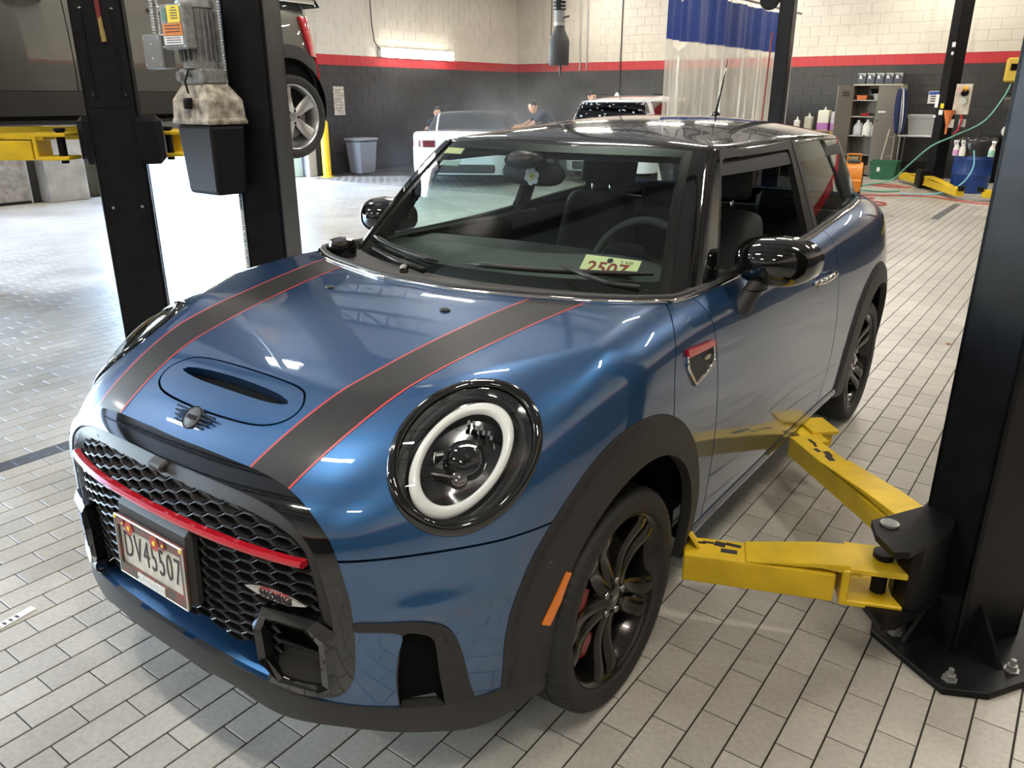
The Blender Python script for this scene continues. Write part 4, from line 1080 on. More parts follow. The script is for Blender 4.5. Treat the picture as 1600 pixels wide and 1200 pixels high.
def front_details(car):
    # ---- number plate on its black plinth
    pl = empty('number_plate', (.004, -.800, .538), parent=car); pl.rotation_euler = (math.radians(-2.5), 0, 0); pl.scale = (.90, 1, .96)
    MB().box((0, .022, .018), (.335, .036, .205), bev=.012).build('plate_plinth', M_TRIM, pl)
    MB().box((0, 0, 0), (.303, .004, .152), bev=.0015).build('plate', M_PLATE, pl)
    fm = mat('floral_frame_print', (.055, .07, .05), .35, noise=(30, .5, 3, (.22, .05, .04)))
    m = MB(); o = [(-.158, -.082), (.158, -.082), (.158, .082), (-.158, .082)]; i_ = [(-.146, -.052), (.146, -.052), (.146, .058), (-.146, .058)]
    for yy, dy in ((-.006, 0),):
        V = [(a, -.008, b) for a, b in o]+[(a, -.008, b) for a, b in i_]+[(a, .002, b) for a, b in o]+[(a, .002, b) for a, b in i_]
        F = [(k, (k+1) % 4, 4+(k+1) % 4, 4+k) for k in range(4)]+[(k, 8+k, 8+(k+1) % 4, (k+1) % 4) for k in range(4)]+[(4+k, 4+(k+1) % 4, 12+(k+1) % 4, 12+k) for k in range(4)]
        m.add(V, F)
    fr = m.build('plate_frame', fm, pl)
    MB().tube([(a, -.007, b) for a, b in ((-.158, -.082), (.158, -.082), (.158, .082), (-.158, .082))], .0025, 6, closed=True).build('frame_edge', M_WHITE, fr)
    mr = mat('flower_red', (.45, .05, .03), .4); my = mat('flower_yellow', (.85, .65, .05), .4); mp = mat('flower_maroon', (.22, .02, .03), .4)
    for (x, z, s) in ((-.085, .062, .021), (.035, .060, .022), (.075, .066, .014), (-.115, .068, .011)):
        m = MB()
        for k in range(6):
            a = k*PI/3; m.lathe([(0, 0), (.42*s, .0006), (.45*s, 0)], 10, 'y', (x+.55*s*math.cos(a), -.0095-.0004*(k % 2), z+.55*s*math.sin(a)))
        m.build('frame_flower', mr if s > .02 else mp, fr)
        MB().lathe([(0, -.001), (.3*s, -.0005), (.32*s, .001)], 10, 'y', (x, -.0108, z)).build('flower_centre', my, fr)
    for (x, z) in ((-.153, .077), (.153, .077)): MB().lathe([(0, -.002), (.006, -.001), (.007, .001)], 10, 'y', (x, -.009, z)).build('frame_bolt_cap', my, fr)
    m = MB()
    for k in range(12):
        for j in range(2): m.box((-.062+k*.0108, -.0095, -.0605-j*.0125), (.0078, .003, .0098))
    m.build('frame_lettering_blocks', M_WHITE, fr)
    M = Matrix.Translation((0, -.0026, .002)) @ Matrix.Rotation(PI/2, 4, 'X')
    text_mesh('plate_characters', 'DV45507', .106, M_INK, pl, M, .0008, 1.18, .575, bold=-.0010)
    # ---- works emblem, to the viewer's right of the plate
    c = front_pt([.405], .578)[0]; t = front_pt([.44], .575)[0]-front_pt([.37], .581)[0]
    e = empty('works_emblem', parent=car)
    M = frame(Vector(c)+Vector((0, .004, 0)), t, (0, 0, 1))
    pts = []; nn = 24
    for k in range(nn):
        u = -1+2*k/(nn-1); pts.append((u*.080, .0155*(1-u*u)**.9*.95))
    outl = pts+[(a, -b) for a, b in pts[::-1][1:-1]]
    m = MB(); m.prism(outl, -.002, .004).xf(M).build('emblem_plate', M_SILVER, e)
    m = MB(); m.prism([(a*.88, b*.62+.001) for a, b in outl], .0042, .0052).xf(M).build('emblem_field', M_SILVER, e)
    text_mesh('emblem_small_text', 'JOHN COOPER', .0115, M_RED, e, M @ Matrix.Translation((-.0, .0105, .0062)), .0005, 1.0, .95)
    text_mesh('emblem_large_text', 'WORKS', .022, M_INK, e, M @ Matrix.Translation((.002, -.0045, .0068)), .0010, 1.05, 1.0, bold=.0009)
    # ---- winged badge on the bonnet nose
    p = np.array(root(body, np.array([[0, -1., .845]]), np.array([[0, .0, .845]])))[0]; g, _ = grad(body, p[None]); nrm = Vector(g[0]).normalized()
    M = frame(Vector(p)+nrm*.002, (1, 0, 0), Vector((0, .7, .7))); e = empty('bonnet_badge', parent=car)
    if (M.to_3x3() @ Vector((0, 0, 1))).dot(nrm) < 0: M = M @ Matrix.Diagonal((1, 1, -1, 1))
    mb = mat('dark_badge', (.045, .042, .040), .55)
    q = MB(); q.lathe([(.030, -.002), (.030, .004), (.027, .0055), (0, .0055)], 32).xf(M); q.build('badge_disc', mb, e, auto=40)
    q = MB(); q.tube([(.0285*math.cos(a), .0285*math.sin(a), .0055) for a in np.linspace(0, 2*PI, 32, endpoint=False)], .0016, 6, closed=True).xf(M); q.build('badge_ring', M_GLOSSBLK, e)
    text_mesh('badge_text', 'MINI', .017, M_GLOSSBLK, e, M @ Matrix.Translation((0, 0, .0062)), .0006, 1.15, .95)
    q = MB()
    for s in (-1, 1):
        for k, (zz, ln) in enumerate(((.016, .050), (.0055, .046), (-.005, .040), (-.0155, .030))):
            q.box((s*(.026+ln/2), zz, .003), (ln, .0042, .005))
    q.xf(M); q.build('badge_wings', M_GLOSSBLK, e)['kind'] = 'stuff'
    # ---- grille top rail tab, corner pods
    q = front_pt([0], .762)[0]; MB().box((0, q[1]+.006, .765), (.055, .03, .022), rx=.35, bev=.005).build('grille_tab', M_TRIM, car)
    for s in (-1, 1):
        e = empty('fog_pod', parent=car)
        out = [(.372, .545), (.50, .538), (.538, .505), (.538, .36), (.515, .345), (.398, .352), (.345, .40), (.342, .49)]
        inn = [(.378, .512), (.472, .508), (.500, .475), (.498, .372), (.478, .362), (.405, .368), (.368, .41), (.365, .485)]
        O = np.array(out); I_ = np.array(inn); PO = front_pt(O[:, 0], O[:, 1]); PI_ = front_pt(I_[:, 0], I_[:, 1]); n = len(out)
        sh = np.array([s, 1, 1.])
        rings = [(PO+[0, .035, 0])*sh, (PO+[0, -.004, 0])*sh, ((PO*.45+PI_*.55)+[0, -.014, 0])*sh, (PI_+[0, -.004, 0])*sh, ((PI_+[0, .07, 0])-[0, 0, 0])*sh]
        MB().loft([r.tolist() for r in rings], caps=False).build('pod_frame', M_GLOSSBLK, e)
        m = MB(); m.add(((PI_+[0, .069, 0])*sh).tolist(), [tuple(range(n))]); m.build('pod_back', M_DARK, e)
        m = MB(); a = front_pt([.37], .43)[0]+[0, .03, 0]; b = front_pt([.495], .43)[0]+[0, .03, 0]
        m.tube([(a[0]*s, a[1], a[2]+.01), (b[0]*s, b[1], b[2]-.005)], .006, 6); m.build('pod_vane', M_GRILLE, e)
        if s > 0: MB().box((.385*s, a[1]-.0, .372), (.02, .02, .03), ry=.5, bev=.003).build('pod_clip', M_CHROME, e)
    # parking sensor in vent corner
    for s in (-1, 1):
        p = front_pt([.682], .458)[0]; MB().lathe([(0, -.005), (.010, -.004), (.0125, 0), (.0125, .01)], 14, 'y').xf(Matrix.Translation((p[0]*s, p[1]-.004, p[2])) @ Matrix.Rotation(.8*s, 4, 'Z')).build('bumper_sensor', M_TRIM, car, auto=40)
    # seam shadow line between bonnet and bumper
    # ---- pale card lying on the dash behind the windscreen
    M = frame(Vector((.435, .585, 1.068)), (1, .12, -.02), (0, .72, .52)) @ Matrix.Scale(1.15, 4); cd = empty('dash_card', parent=car)
    MB().box((0, 0, 0), (.165, .055, .0015)).xf(M).build('card', M_YTAG, cd)
    text_mesh('card_number', '2507', .058, M_MAROON, cd, M @ Matrix.Translation((-.005, -.017, .0012)), .0003, 1.05, 1.0, bold=.0012)
    MB().lathe([(0, .0012), (.009, .0012), (.009, 0)], 16).xf(M @ Matrix.Translation((-.005, .014, .0008))).build('card_hole', M_INK, cd)
    text_mesh('card_small_text', 'S  6/26', .013, M_INK, cd, M @ Matrix.Translation((.045, .014, .0012)), .0002)

def seat(parent, x, y):
    s = empty('front_seat', parent=parent)
    def pad(pts, w, th, nm, mtl=M_SEAT, p=s, taper=1.0):
        rings = []
        n = len(pts)
        for i, (yy, zz) in enumerate(pts):
            t = Vector((0, pts[min(i+1, n-1)][0]-pts[max(i-1, 0)][0], pts[min(i+1, n-1)][1]-pts[max(i-1, 0)][1])).normalized(); nr = Vector((0, -t.z, t.y))
            ww = w*(1-(1-taper)*i/(n-1)); r = []
            e = .55 if i in (0, n-1) else 1
            for (a, b) in ((-1, -.3), (-.9, .6), (-.62, 1), (-.5, .6), (.5, .6), (.62, 1), (.9, .6), (1, -.3), (.85, -1), (-.85, -1)):
                q = Vector((0, yy, zz))+nr*(b*th/2*e); r.append((x+a*ww/2*(1 if e == 1 else .9), q.y, q.z))
            rings.append(r)
        MB().loft(rings).build(nm, mtl, p, sub=2, smooth=True)
    pad([(y-.25, .62), (y-.20, .64), (y, .60), (y+.22, .58), (y+.26, .58)], .50, .13, 'seat_cushion')
    pad([(y+.24, .60), (y+.26, .66), (y+.31, .85), (y+.36, 1.03), (y+.38, 1.10), (y+.39, 1.13)], .50, .12, 'backrest', taper=.72)
    pad([(y+.385, 1.165), (y+.39, 1.185), (y+.40, 1.25), (y+.41, 1.31), (y+.41, 1.335)], .27, .11, 'headrest', taper=.8)
    for q in (-.05, .05): MB().tube([(x+q, y+.38, 1.10), (x+q, y+.39, 1.20)], .007, 8).build('headrest_post', M_CHROME, s, smooth=True)

def interior(car):
    it = car
    # roof side rails and rear header inside the cabin
    for s in (-1, 1):
        ys = np.linspace(.96, 2.55, 18); P = []
        for (dx_, z_) in ((-.004, 1.318), (.012, 1.355), (.05, 1.395), (.12, 1.425)):
            P.append([(s*(float(Xr(y))+.022-dx_-.385*(1.40-1.40)), y, min(z_, float(Tc(y))-.04)) for y in ys])
        MB().grid(np.array(P)).build('roof_side_rail', M_SEAT, it, smooth=True)
    MB().box((0, 2.56, 1.33), (1.05, .05, .16), rx=.5).build('rear_header', M_SEAT, it)
    # tub
    MB().box((0, 1.45, .42), (1.40, 2.3, .03)).build('cabin_floor', M_DASH, it)
    MB().box((0, 2.62, .72), (1.35, .05, .62)).build('rear_bulkhead', M_DASH, it)
    for s in (-1, 1):
        m = MB(); pts = [(s*.70, yy, zz) for yy in (.55, 1.2, 2.6) for zz in (.42, .7, 1.03)]
        m.grid(np.array(pts).reshape(3, 3, 3)); m.build('door_card', M_DASH, it)
        MB().box((s*.715, 1.2, 1.018), (.05, 1.25, .02), bev=.006).build('window_ledge', M_TRIM, it)
    # dashboard
    xs = np.linspace(-.66, .66, 23); rows = []
    for (yy, zz) in ((.40, .985), (.55, 1.035), (.70, 1.045), (.80, 1.03), (.84, .98), (.84, .85), (.80, .60)):
        row = []
        for x in xs:
            hump = .030*math.exp(-((x-.36)/.20)**2)*(1 if .5 < yy < .86 else 0)
            row.append((x, yy+.25*x*x*(1 if yy < .6 else .2), zz+hump-.03*abs(x)**2))
        rows.append(row)
    m = MB(); m.grid(np.array(rows)); m.build('dashboard', M_DASH, it, smooth=True, fixn=False)
    for (x, z) in ((0, .92), (.36, 1.04)):
        MB().lathe([(.11, -.01), (.115, .0), (.10, .012), (.0, .012)], 32, 'y', (x, .835, z-.05)).build('dial_pod', M_GLOSSBLK, it, auto=40)
    # steering wheel
    sw = empty('steering_wheel', (.36, .92, .985), parent=it); sw.rotation_euler = (math.radians(-25), 0, 0)
    MB().tube([(.185*math.cos(a), 0, .185*math.sin(a)) for a in np.linspace(0, 2*PI, 40, endpoint=False)], .015, 10, closed=True).build('wheel_rim', M_SEAT, sw, smooth=True)
    m = MB(); m.lathe([(0, -.03), (.05, -.028), (.07, -.01), (.065, .04)], 24, 'y')
    for a in (0, PI, -PI/2): m.tube([(.05*math.cos(a), 0, .05*math.sin(a)), (.18*math.cos(a), 0, .18*math.sin(a))], [.018, .012], 8)
    m.build('wheel_hub', M_DASH, sw, smooth=True)
    m = MB(); m.tube([(.05*math.cos(a)*1.2, -.0, .062*math.sin(a)) for a in np.linspace(PI*.55, PI*1.3, 12)], .003, 6); m.build('hub_trim', M_CHROME, sw)
    seat(it, .36, 1.27); seat(it, -.36, 1.52)
    # rear bench
    m = MB(); m.box((0, 2.50, .80), (1.15, .14, .40), rx=-.25, bev=.05); m.box((0, 2.30, .56), (1.15, .4, .16), bev=.05); m.build('rear_bench', M_SEAT, it)
    for s in (-1, 1): MB().box((s*.33, 2.55, 1.05), (.26, .09, .14), rx=-.2, bev=.035).build('rear_headrest', M_SEAT, it)
    # mirror pod and rear-view mirror with flower sticker
    e = empty('rear_view_mirror', (-.10, -.03, 0), parent=it)
    MB().loft([[(w*math.cos(q), .93+.0+h*.0+.012*math.sin(q)+dy, 1.385+zz+hh*math.sin(q)) for q in np.linspace(0, 2*PI, 16, endpoint=False)] for (w, dy, zz, hh, h) in ((.05, -.06, -.02, .02, 0), (.08, -.05, -.035, .03, 0), (.08, .0, -.035, .03, 0), (.04, .03, -.03, .02, 0))]).build('sensor_pod', M_GRILLE, e, smooth=True)
    rings = []
    for t in np.linspace(-1, 1, 17):
        k = math.sqrt(max(.02, 1-t**4)); rings.append([(.145*t-.0, .955+.022*k*math.cos(q)-.0, 1.298+.046*k*math.sin(q)) for q in np.linspace(0, 2*PI, 16, endpoint=False)])
    MB().loft(rings).build('mirror_housing', M_GRILLE, e, smooth=True)
    MB().tube([(0, .93, 1.36), (0, .955, 1.31)], .012, 8).build('mirror_stem', M_DASH, e)
    fl = empty('flower_sticker', parent=it)
    m = MB(); c = (-.085, .893, 1.29)
    for k in range(6):
        a = k*PI/3+.3; m.lathe([(0, -.001), (.012, -.0005), (.0135, .001)], 12, 'y', (c[0]+.021*math.cos(a), c[1], c[2]+.021*math.sin(a)))
    m.build('petals', mat('pale_lilac_white', (.62, .62, .72), .5), fl)
    MB().lathe([(0, -.002), (.013, -.0015), (.015, .001)], 14, 'y', (c[0], c[1]-.001, c[2])).build('flower_ring', mat('pale_lime', (.65, .66, .30), .5), fl)
    MB().lathe([(0, -.002), (.005, -.0015), (.006, .001)], 12, 'y', (c[0], c[1]-.0025, c[2])).build('flower_heart', mat('orange_heart', (.55, .20, .05), .5), fl)
CAR = build_car()
# ---------------------------------------------------------------- two-post lifts
def post_shape(m, z0, z1, w=.19, d=.26, t=.02):
    """C-section column in its own frame: x across the open front (y=-d/2 side is the flat back)"""
    def bx(x0, x1, y0, y1): m.box(((x0+x1)/2, (y0+y1)/2, (z0+z1)/2), (x1-x0, y1-y0, z1-z0), bev=.004)
    return bx
def parent_keep(o, p):
    o.parent = p; o.matrix_parent_inverse = p.matrix_basis.inverted()
def lift_post(loc, rz, label, height=3.7, base=True, name='lift_post'):
    e = empty(name, (loc[0], loc[1], 0), rz, label, 'lift post')
    W, D, t = .19, .26, .02
    m = MB(); z = height/2
    m.box((0, -D/2+t/2, z), (W, t, height), bev=.005)                      # web
    m.box((W/2-t/2, 0, z), (t, D, height), bev=.005); m.box((-W/2+t/2, 0, z), (t, D, height), bev=.005)
    m.box((-W/2+.035, D/2-t/2, z), (.07, t, height), bev=.005); m.box((W/2-.035, D/2-t/2, z), (.07, t, height), bev=.005)
    m.box((0, .02, z), (W-.05, .10, height-.1))
    m.build('column', M_BLACKPOST, e)
    if base:
        p = [(-.135, -.215), (-.08, -.275), (.195, -.28), (.255, -.175), (.25, .20), (.16, .30), (-.14, .30), (-.16, .22)]
        MB().prism(p, 0, .022).build('base_plate', M_BLACKPOST, e, bevel=.003)
        for (x, y) in ((-.041, -.219), (.172, -.231), (.204, -.032), (-.10, .24), (.15, .25)):
            b = MB(); b.lathe([(.022, .022), (.022, .026), (.015, .026), (.015, .040), (.008, .041), (.008, .058), (0, .059)], 6, 'z', (x, y, 0)); b.build('anchor_bolt', M_GREYMETAL, e)
        for (x, y, a) in ((W/2, -.06, 0), (0, -D/2, -PI/2), (-W/2, .05, PI)):
            g = MB(); g.prism([(0, 0), (.10, 0), (0, .16)], -.006, .006, 'y', Matrix.Translation((x, y, .022)) @ Matrix.Rotation(a, 4, 'Z')); g.build('gusset', M_BLACKPOST, e)
    return e
def arm(post, p0, p1, z0, w0=.14, w1=.10, h=.11, label=None, ext=True, group=None, pad=True):
    """tapered box-section swing arm from pivot p0 to pad p1, with a raised stiffener and a fork"""
    p0 = Vector((*p0, 0)); p1 = Vector((*p1, 0)); d = p1-p0; L = d.length; rz = math.atan2(d.y, d.x)
    e = empty('lift_arm', (p0.x, p0.y, z0), rz, label); parent_keep(e, post)
    def bar(x0, x1, wa, wb, za, zb, ha, hb):
        return [[(x0, -wa/2, za), (x0, wa/2, za), (x0, wa/2, za+ha), (x0, -wa/2, za+ha)], [(x1, -wb/2, zb), (x1, wb/2, zb), (x1, wb/2, zb+hb), (x1, -wb/2, zb+hb)]]
    m = MB(); m.loft(bar(.13, L*.97, w0*.85, w1, 0, 0, h*.8, h*.8)); m.build('arm_tube', M_YELLOW, e, bevel=.006)
    m = MB(); m.loft([[(.06, -w0*.42, h*.80), (.06, w0*.42, h*.80), (.06, w0*.42, h*1.12), (.06, -w0*.42, h*1.12)], [(L*.30, -w0*.42, h*.92), (L*.30, w0*.42, h*.92), (L*.30, w0*.42, h*1.07), (L*.30, -w0*.42, h*1.07)], [(L*.66, -w0*.38, h*.78), (L*.66, w0*.38, h*.78), (L*.66, w0*.38, h*.84), (L*.66, -w0*.38, h*.84)]]); m.build('stiffener', M_YELLOW, e, bevel=.005)
    m = MB(); m.box((.02, 0, h*1.02), (.16, w0, .02), bev=.004); m.box((.02, 0, .01), (.16, w0, .02), bev=.004); m.box((.105, 0, h*.52), (.022, w0*1.02, h*1.0), bev=.004); m.build('fork', M_YELLOW, e)
    m = MB(); m.lathe([(.022, -.02), (.022, h+.02), (.03, h+.02), (.03, h+.035), (0, h+.036)], 14, 'z', (0, 0, 0)); m.build('pivot_pin', M_BLACKPOST, e, auto=40)
    if pad:
        m = MB(); m.lathe([(.045, h*.6), (.05, h*.95), (.055, h), (.055, h+.015), (0, h+.016)], 18, 'z', (L-.02, 0, 0)); m.build('arm_pad', M_BLACKPOST, e, auto=40)
    m = MB()
    for k in range(5):
        u = L*(.9-.05*k)+random.uniform(-.01, .01); m.box((u, random.uniform(-.3, .3)*w1, h*.803), (random.uniform(.02, .05), random.uniform(.01, .03), .0015), rz=random.uniform(-.3, .3))
    g = m.build('grease_streaks', M_GREASE, e); g['kind'] = 'stuff'
    return e
def carriage(post, pts, z0, z1, name='carriage'):
    m = MB(); m.prism(pts, z0, z0+.02); m.prism(pts, z1-.02, z1); 
    c = np.mean(pts, 0); m.prism([tuple(c+np.array([.03 if c[0] > 0 else -.03, .02])+(np.array(p)-c)*.66) for p in pts], z0+.02, z1-.02)
    o = m.build(name, M_BLACKPOST); return o
RZ = math.radians(-34)
# ---- lift under the blue car
PE = lift_post((1.566, .875), RZ, 'near black lift post bolted to the floor at the right edge, beside the blue car')
PB = lift_post((-1.622, .875), -RZ, 'black lift post standing behind the blue bonnet, carrying the power unit')
PA = lift_post((-2.87, .84), RZ, 'black lift post with a flat plate and pocket, under the grey car', base=True)
for (P, s) in ((PE, 1), (PB, -1)):
    pts = [(s*a, b) for a, b in ((1.305, .62), (1.335, .545), (1.395, .475), (1.43, .50), (1.50, .70), (1.50, .98), (1.44, 1.02), (1.41, .80))]
    c = carriage(P, pts if s > 0 else pts[::-1], .175, .425); parent_keep(c, P)
    for (x, y) in ((1.352, .625), (1.435, .925)):
        b = MB().lathe([(.026, .425), (.026, .431), (.018, .433), (0, .433)], 16, 'z', (s*x, y, 0)).build('pivot_cap', M_GREYMETAL); parent_keep(b, P)
arm(PE, (1.352, .625), (.815, .405), .185, .15, .11, .115, pad=False, label= 'yellow lift arm reaching under the blue sill just behind the front wheel')
arm(PE, (1.435, .925), (.84, 1.50), .185, .15, .10, .105, pad=False, label= 'yellow lift arm angled back under the blue sill toward the rear wheel')
arm(PB, (-1.352, .625), (-.815, .405), .185, .15, .11, .115, pad=False, label= 'yellow lift arm on the far side of the blue car, front one')
arm(PB, (-1.435, .925), (-.84, 1.50), .185, .15, .10, .105, pad=False, label= 'yellow lift arm on the far side of the blue car, rear one')
# foot block at the rear pad
m = MB(); m.box((.86, 1.575, .235), (.09, .2, .03), rz=.75); m.box((.875, 1.66, .252), (.12, .15, .02), rz=.75, bev=.004); m.box((.875, 1.66, .215), (.09, .11, .06), rz=.75, bev=.004)
parent_keep(m.build('arm_end_block', M_YELLOW), PE)
# small flap of the front arm end
# ---- details on post A: raised pocket plate, screws, red hose
Ma = Matrix.Translation((-2.87, .84, 0)) @ Matrix.Rotation(RZ, 4, 'Z')
def on_post(M, V): return M @ Vector(V)
q = MB(); q.box((.096, .0, 1.82), (.008, .20, .62), bev=.003); q.xf(Ma); parent_keep(q.build('pocket_plate', M_BLACKPOST), PA)
for yy in (-.075, .075):
    q = MB(); q.tube([(.103, yy, 2.0), (.103, yy, 1.60), (.106, yy*.9, 1.56)], .008, 6); q.xf(Ma); parent_keep(q.build('pocket_rib', M_BLACKPOST), PA)
    for zz in (2.0, 1.58, .98): 
        q = MB(); q.lathe([(.008, 0), (.008, .006), (0, .007)], 8, 'x', (.098, yy, zz)); q.xf(Ma); parent_keep(q.build('screw', M_GALV), PA)
q = MB(); q.tube([(.11, .0, 2.4), (.112, .01, 2.05), (.113, .012, 1.95)], .012, 8); q.xf(Ma); parent_keep(q.build('air_line', mat('dark_red_hose', (.16, .02, .02), .5)), PA)
q = MB(); q.tube([(.113, .012, 1.96), (.113, .015, 1.90)], .012, 8); q.tube([(.113, .015, 1.90), (.113, .018, 1.84)], .014, 8); q.xf(Ma); parent_keep(q.build('air_coupler', mat('brass', (.5, .38, .15), .35, .8), None), PA)
# carriage of lift A high up with arms under the grey car
GX = -4.4
zA = 1.24
pts = [(GX+s_[0], s_[1]) for s_ in ((1.30, .58), (1.335, .50), (1.40, .455), (1.475, .55), (1.53, .72), (1.50, .98), (1.44, 1.02), (1.40, .80))]
c = MB(); c.box((-2.99, .80, zA+.10), (.20, .20, .26), rz=RZ, bev=.03); c.box((-2.75, .95, zA+.10), (.16, .16, .26), rz=RZ, bev=.03); parent_keep(c.build('carriage', M_BLACKPOST), PA)
arm(PA, (-3.03, .60), (-3.95, -.15), zA, .16, .12, .13, 'yellow lift arm raised under the grey car, left of the black post')
arm(PA, (-2.80, 1.10), (-3.75, 1.95), zA, .16, .12, .13, 'yellow lift arm raised under the grey car, right of the black post')
PL = lift_post((GX-1.566, .875), -RZ, 'far black lift post on the other side of the grey car')
arm(PL, (GX-1.352, .625), (GX-.60, -.10), zA, .16, .12, .13, 'yellow lift arm raised under the far side of the grey car, front one')
arm(PL, (GX-1.435, .925), (GX-.65, 1.9), zA, .16, .12, .13, 'yellow lift arm raised under the far side of the grey car, rear one')
# ---- power unit on post B
U = empty('hydraulic_power_unit', (-1.64, .60, 1.15), 0, 'grimy electric lift pump with a label plate and a black tank, on the post', 'lift motor')
U.scale = (.76, .80, .92)
def U_(mb, nm, m, **k): return mb.build(nm, m, U, **k)
M_TANK = mat('black_tank_plastic', (.008, .008, .008), .5, spec=.25)
M_GRIME = mat('grimy_white_plastic', (.55, .50, .40), .45, noise=(16, .5, 8, (.06, .04, .02)))
M_MOTOR = mat('grey_motor_casting', (.27, .27, .26), .45, .4, noise=(30, .25, 4))
m = MB(); m.loft([[(x*s, y*s, z) for x, y in ((-.17, -.10), (.17, -.10), (.17, .12), (-.17, .12))] for z, s in ((0, .86), (.02, .88), (.33, 1.0))]); U_(m, 'oil_tank', M_TANK, bevel=.02)
m = MB(); m.loft([[(x*s, y*s, z) for x, y in ((-.18, -.11), (.18, -.11), (.18, .13), (-.18, .13))] for z, s in ((.33, 1.02), (.345, 1.04), (.36, .99), (.44, .95), (.49, .72), (.51, .62))]); U_(m, 'tank_neck', M_GRIME, bevel=.015)
m = MB(); m.lathe([(.028, .40), (.028, .44), (.02, .45), (0, .45)], 14, 'z', (-.0, -.11, 0)); U_(m, 'filler_cap', M_TANK)
m = MB(); m.box((0, 0, .545), (.22, .16, .07), bev=.01); m.lathe([(0, -.02), (.022, -.02), (.022, .02), (0, .02)], 12, 'y', (-.07, -.09, .545)); m.lathe([(0, -.02), (.012, -.02), (.012, .02), (0, .02)], 10, 'y', (.01, -.09, .555)); U_(m, 'valve_block', M_MOTOR)
m = MB(); m.tube([(.02, -.10, .57), (.025, -.13, .52), (.02, -.115, .47)], .006, 6); U_(m, 'release_lever', M_TANK)
m = MB(); m.lathe([(.095, .58), (.095, .62), (.088, .62), (.088, .84), (.10, .84), (.10, .86), (.085, .885), (0, .89)], 28, 'z'); U_(m, 'motor_body', M_MOTOR, auto=40)
for k in range(22):
    a = 2*PI*k/22; m = MB(); m.box((.098*math.cos(a), .098*math.sin(a), .72), (.024, .004, .22), rz=a)
    o = U_(m, 'cooling_fin', M_MOTOR)
m = MB(); m.box((.005, -.115, .755), (.19, .07, .19), rz=.12, bev=.008); U_(m, 'control_box', M_MOTOR)
lb = Matrix.Translation((.009, -.152, .755)) @ Matrix.Rotation(.12, 4, 'Z')
for (z, h, mt, nm, x, w) in ((.052, .072, mat('label_yellow', (.80, .62, .02), .45), 'label_yellow_panel', .02, .10), (-.012, .05, mat('label_orange', (.70, .22, .02), .45), 'label_orange_panel', 0, .15), (-.058, .036, M_WHITE, 'label_white_panel', 0, .15)):
    m = MB(); m.box((x, 0, z), (w, .002, h)); m.xf(lb); U_(m, nm, mt)
m = MB()
for k in range(5): m.box((.025, -.0015, .078-k*.011), (.055 if k else .03, .001, .004))
for k in range(3): m.box((0, -.0015, .004-k*.013), (.12, .001, .004))
for k in range(3): m.box((0, -.0015, -.047-k*.010), (.12, .001, .003))
m.xf(lb); o = U_(m, 'label_print', M_INK); o['kind'] = 'stuff'
m = MB(); m.box((-.055, -.0, .05), (.035, .002, .05)); m.xf(lb); U_(m, 'start_switch_plate', mat('dull_green', (.10, .20, .13), .5))
for (x, z) in ((-.085, .085), (.085, .085), (-.085, -.085), (.085, -.085)):
    m = MB(); m.lathe([(.006, -.004), (0, -.005)], 8, 'y', (x, 0, z)); m.xf(lb); U_(m, 'box_screw', M_GALV)
J = empty('junction_box', (-1.955, .60, 1.76), .1, 'square grey junction box with flexible conduit left of the lift pump', 'junction box')
MB().box((0, 0, 0), (.13, .07, .145), bev=.006).build('box', M_GREYMETAL, J)
for (x, z) in ((-.05, .055), (.05, .055), (-.05, -.055), (.05, -.055), (0, .03), (0, -.03)): MB().lathe([(.006, -.037), (0, -.039)], 8, 'y', (x, 0, z)).build('screw', M_GALV, J)
def flex(pts, r, name, parent, m, pitch=.012):
    P = [Vector(p) for p in pts]; out = []; rr = []
    L = sum((b-a).length for a, b in zip(P[:-1], P[1:])); n = int(L/pitch)*2; k = 0
    for i in range(n+1):
        s = L*i/n; j = 0
        while j < len(P)-2 and s > (P[j+1]-P[j]).length: s -= (P[j+1]-P[j]).length; j += 1
        out.append(P[j].lerp(P[j+1], min(1, s/(P[j+1]-P[j]).length))); rr.append(r*(1.12 if i % 2 else .9))
    return MB().tube(out, rr, 8).build(name, m, parent)
flex([(0, 0, .07), (.005, 0, .3), (.02, .0, .6)], .018, 'flexible_conduit', J, M_GALV)
# post B: lock cover, cable and conduit down the side
Mb = Matrix.Translation((-1.622, .875, 0)) @ Matrix.Rotation(-RZ, 4, 'Z')
o = flex([(-.105, -.10, 2.3), (-.107, -.10, 1.2), (-.11, -.10, .35)], .011, 'flexible_conduit', None, M_GALV); o.data.transform(Mb); parent_keep(o, PB)
q = MB(); q.tube([(-.10, -.02, 1.35), (-.103, .0, 1.2), (-.10, .05, .9), (-.10, .06, .5)], .009, 6); q.xf(Mb); parent_keep(q.build('hydraulic_hose', M_TANK), PB)
q = MB(); q.box((.03, .135, .55), (.09, .012, .75), bev=.003); q.xf(Mb); parent_keep(q.build('cable_cover', mat('worn_grey_cover', (.10, .095, .09), .5)), PB)
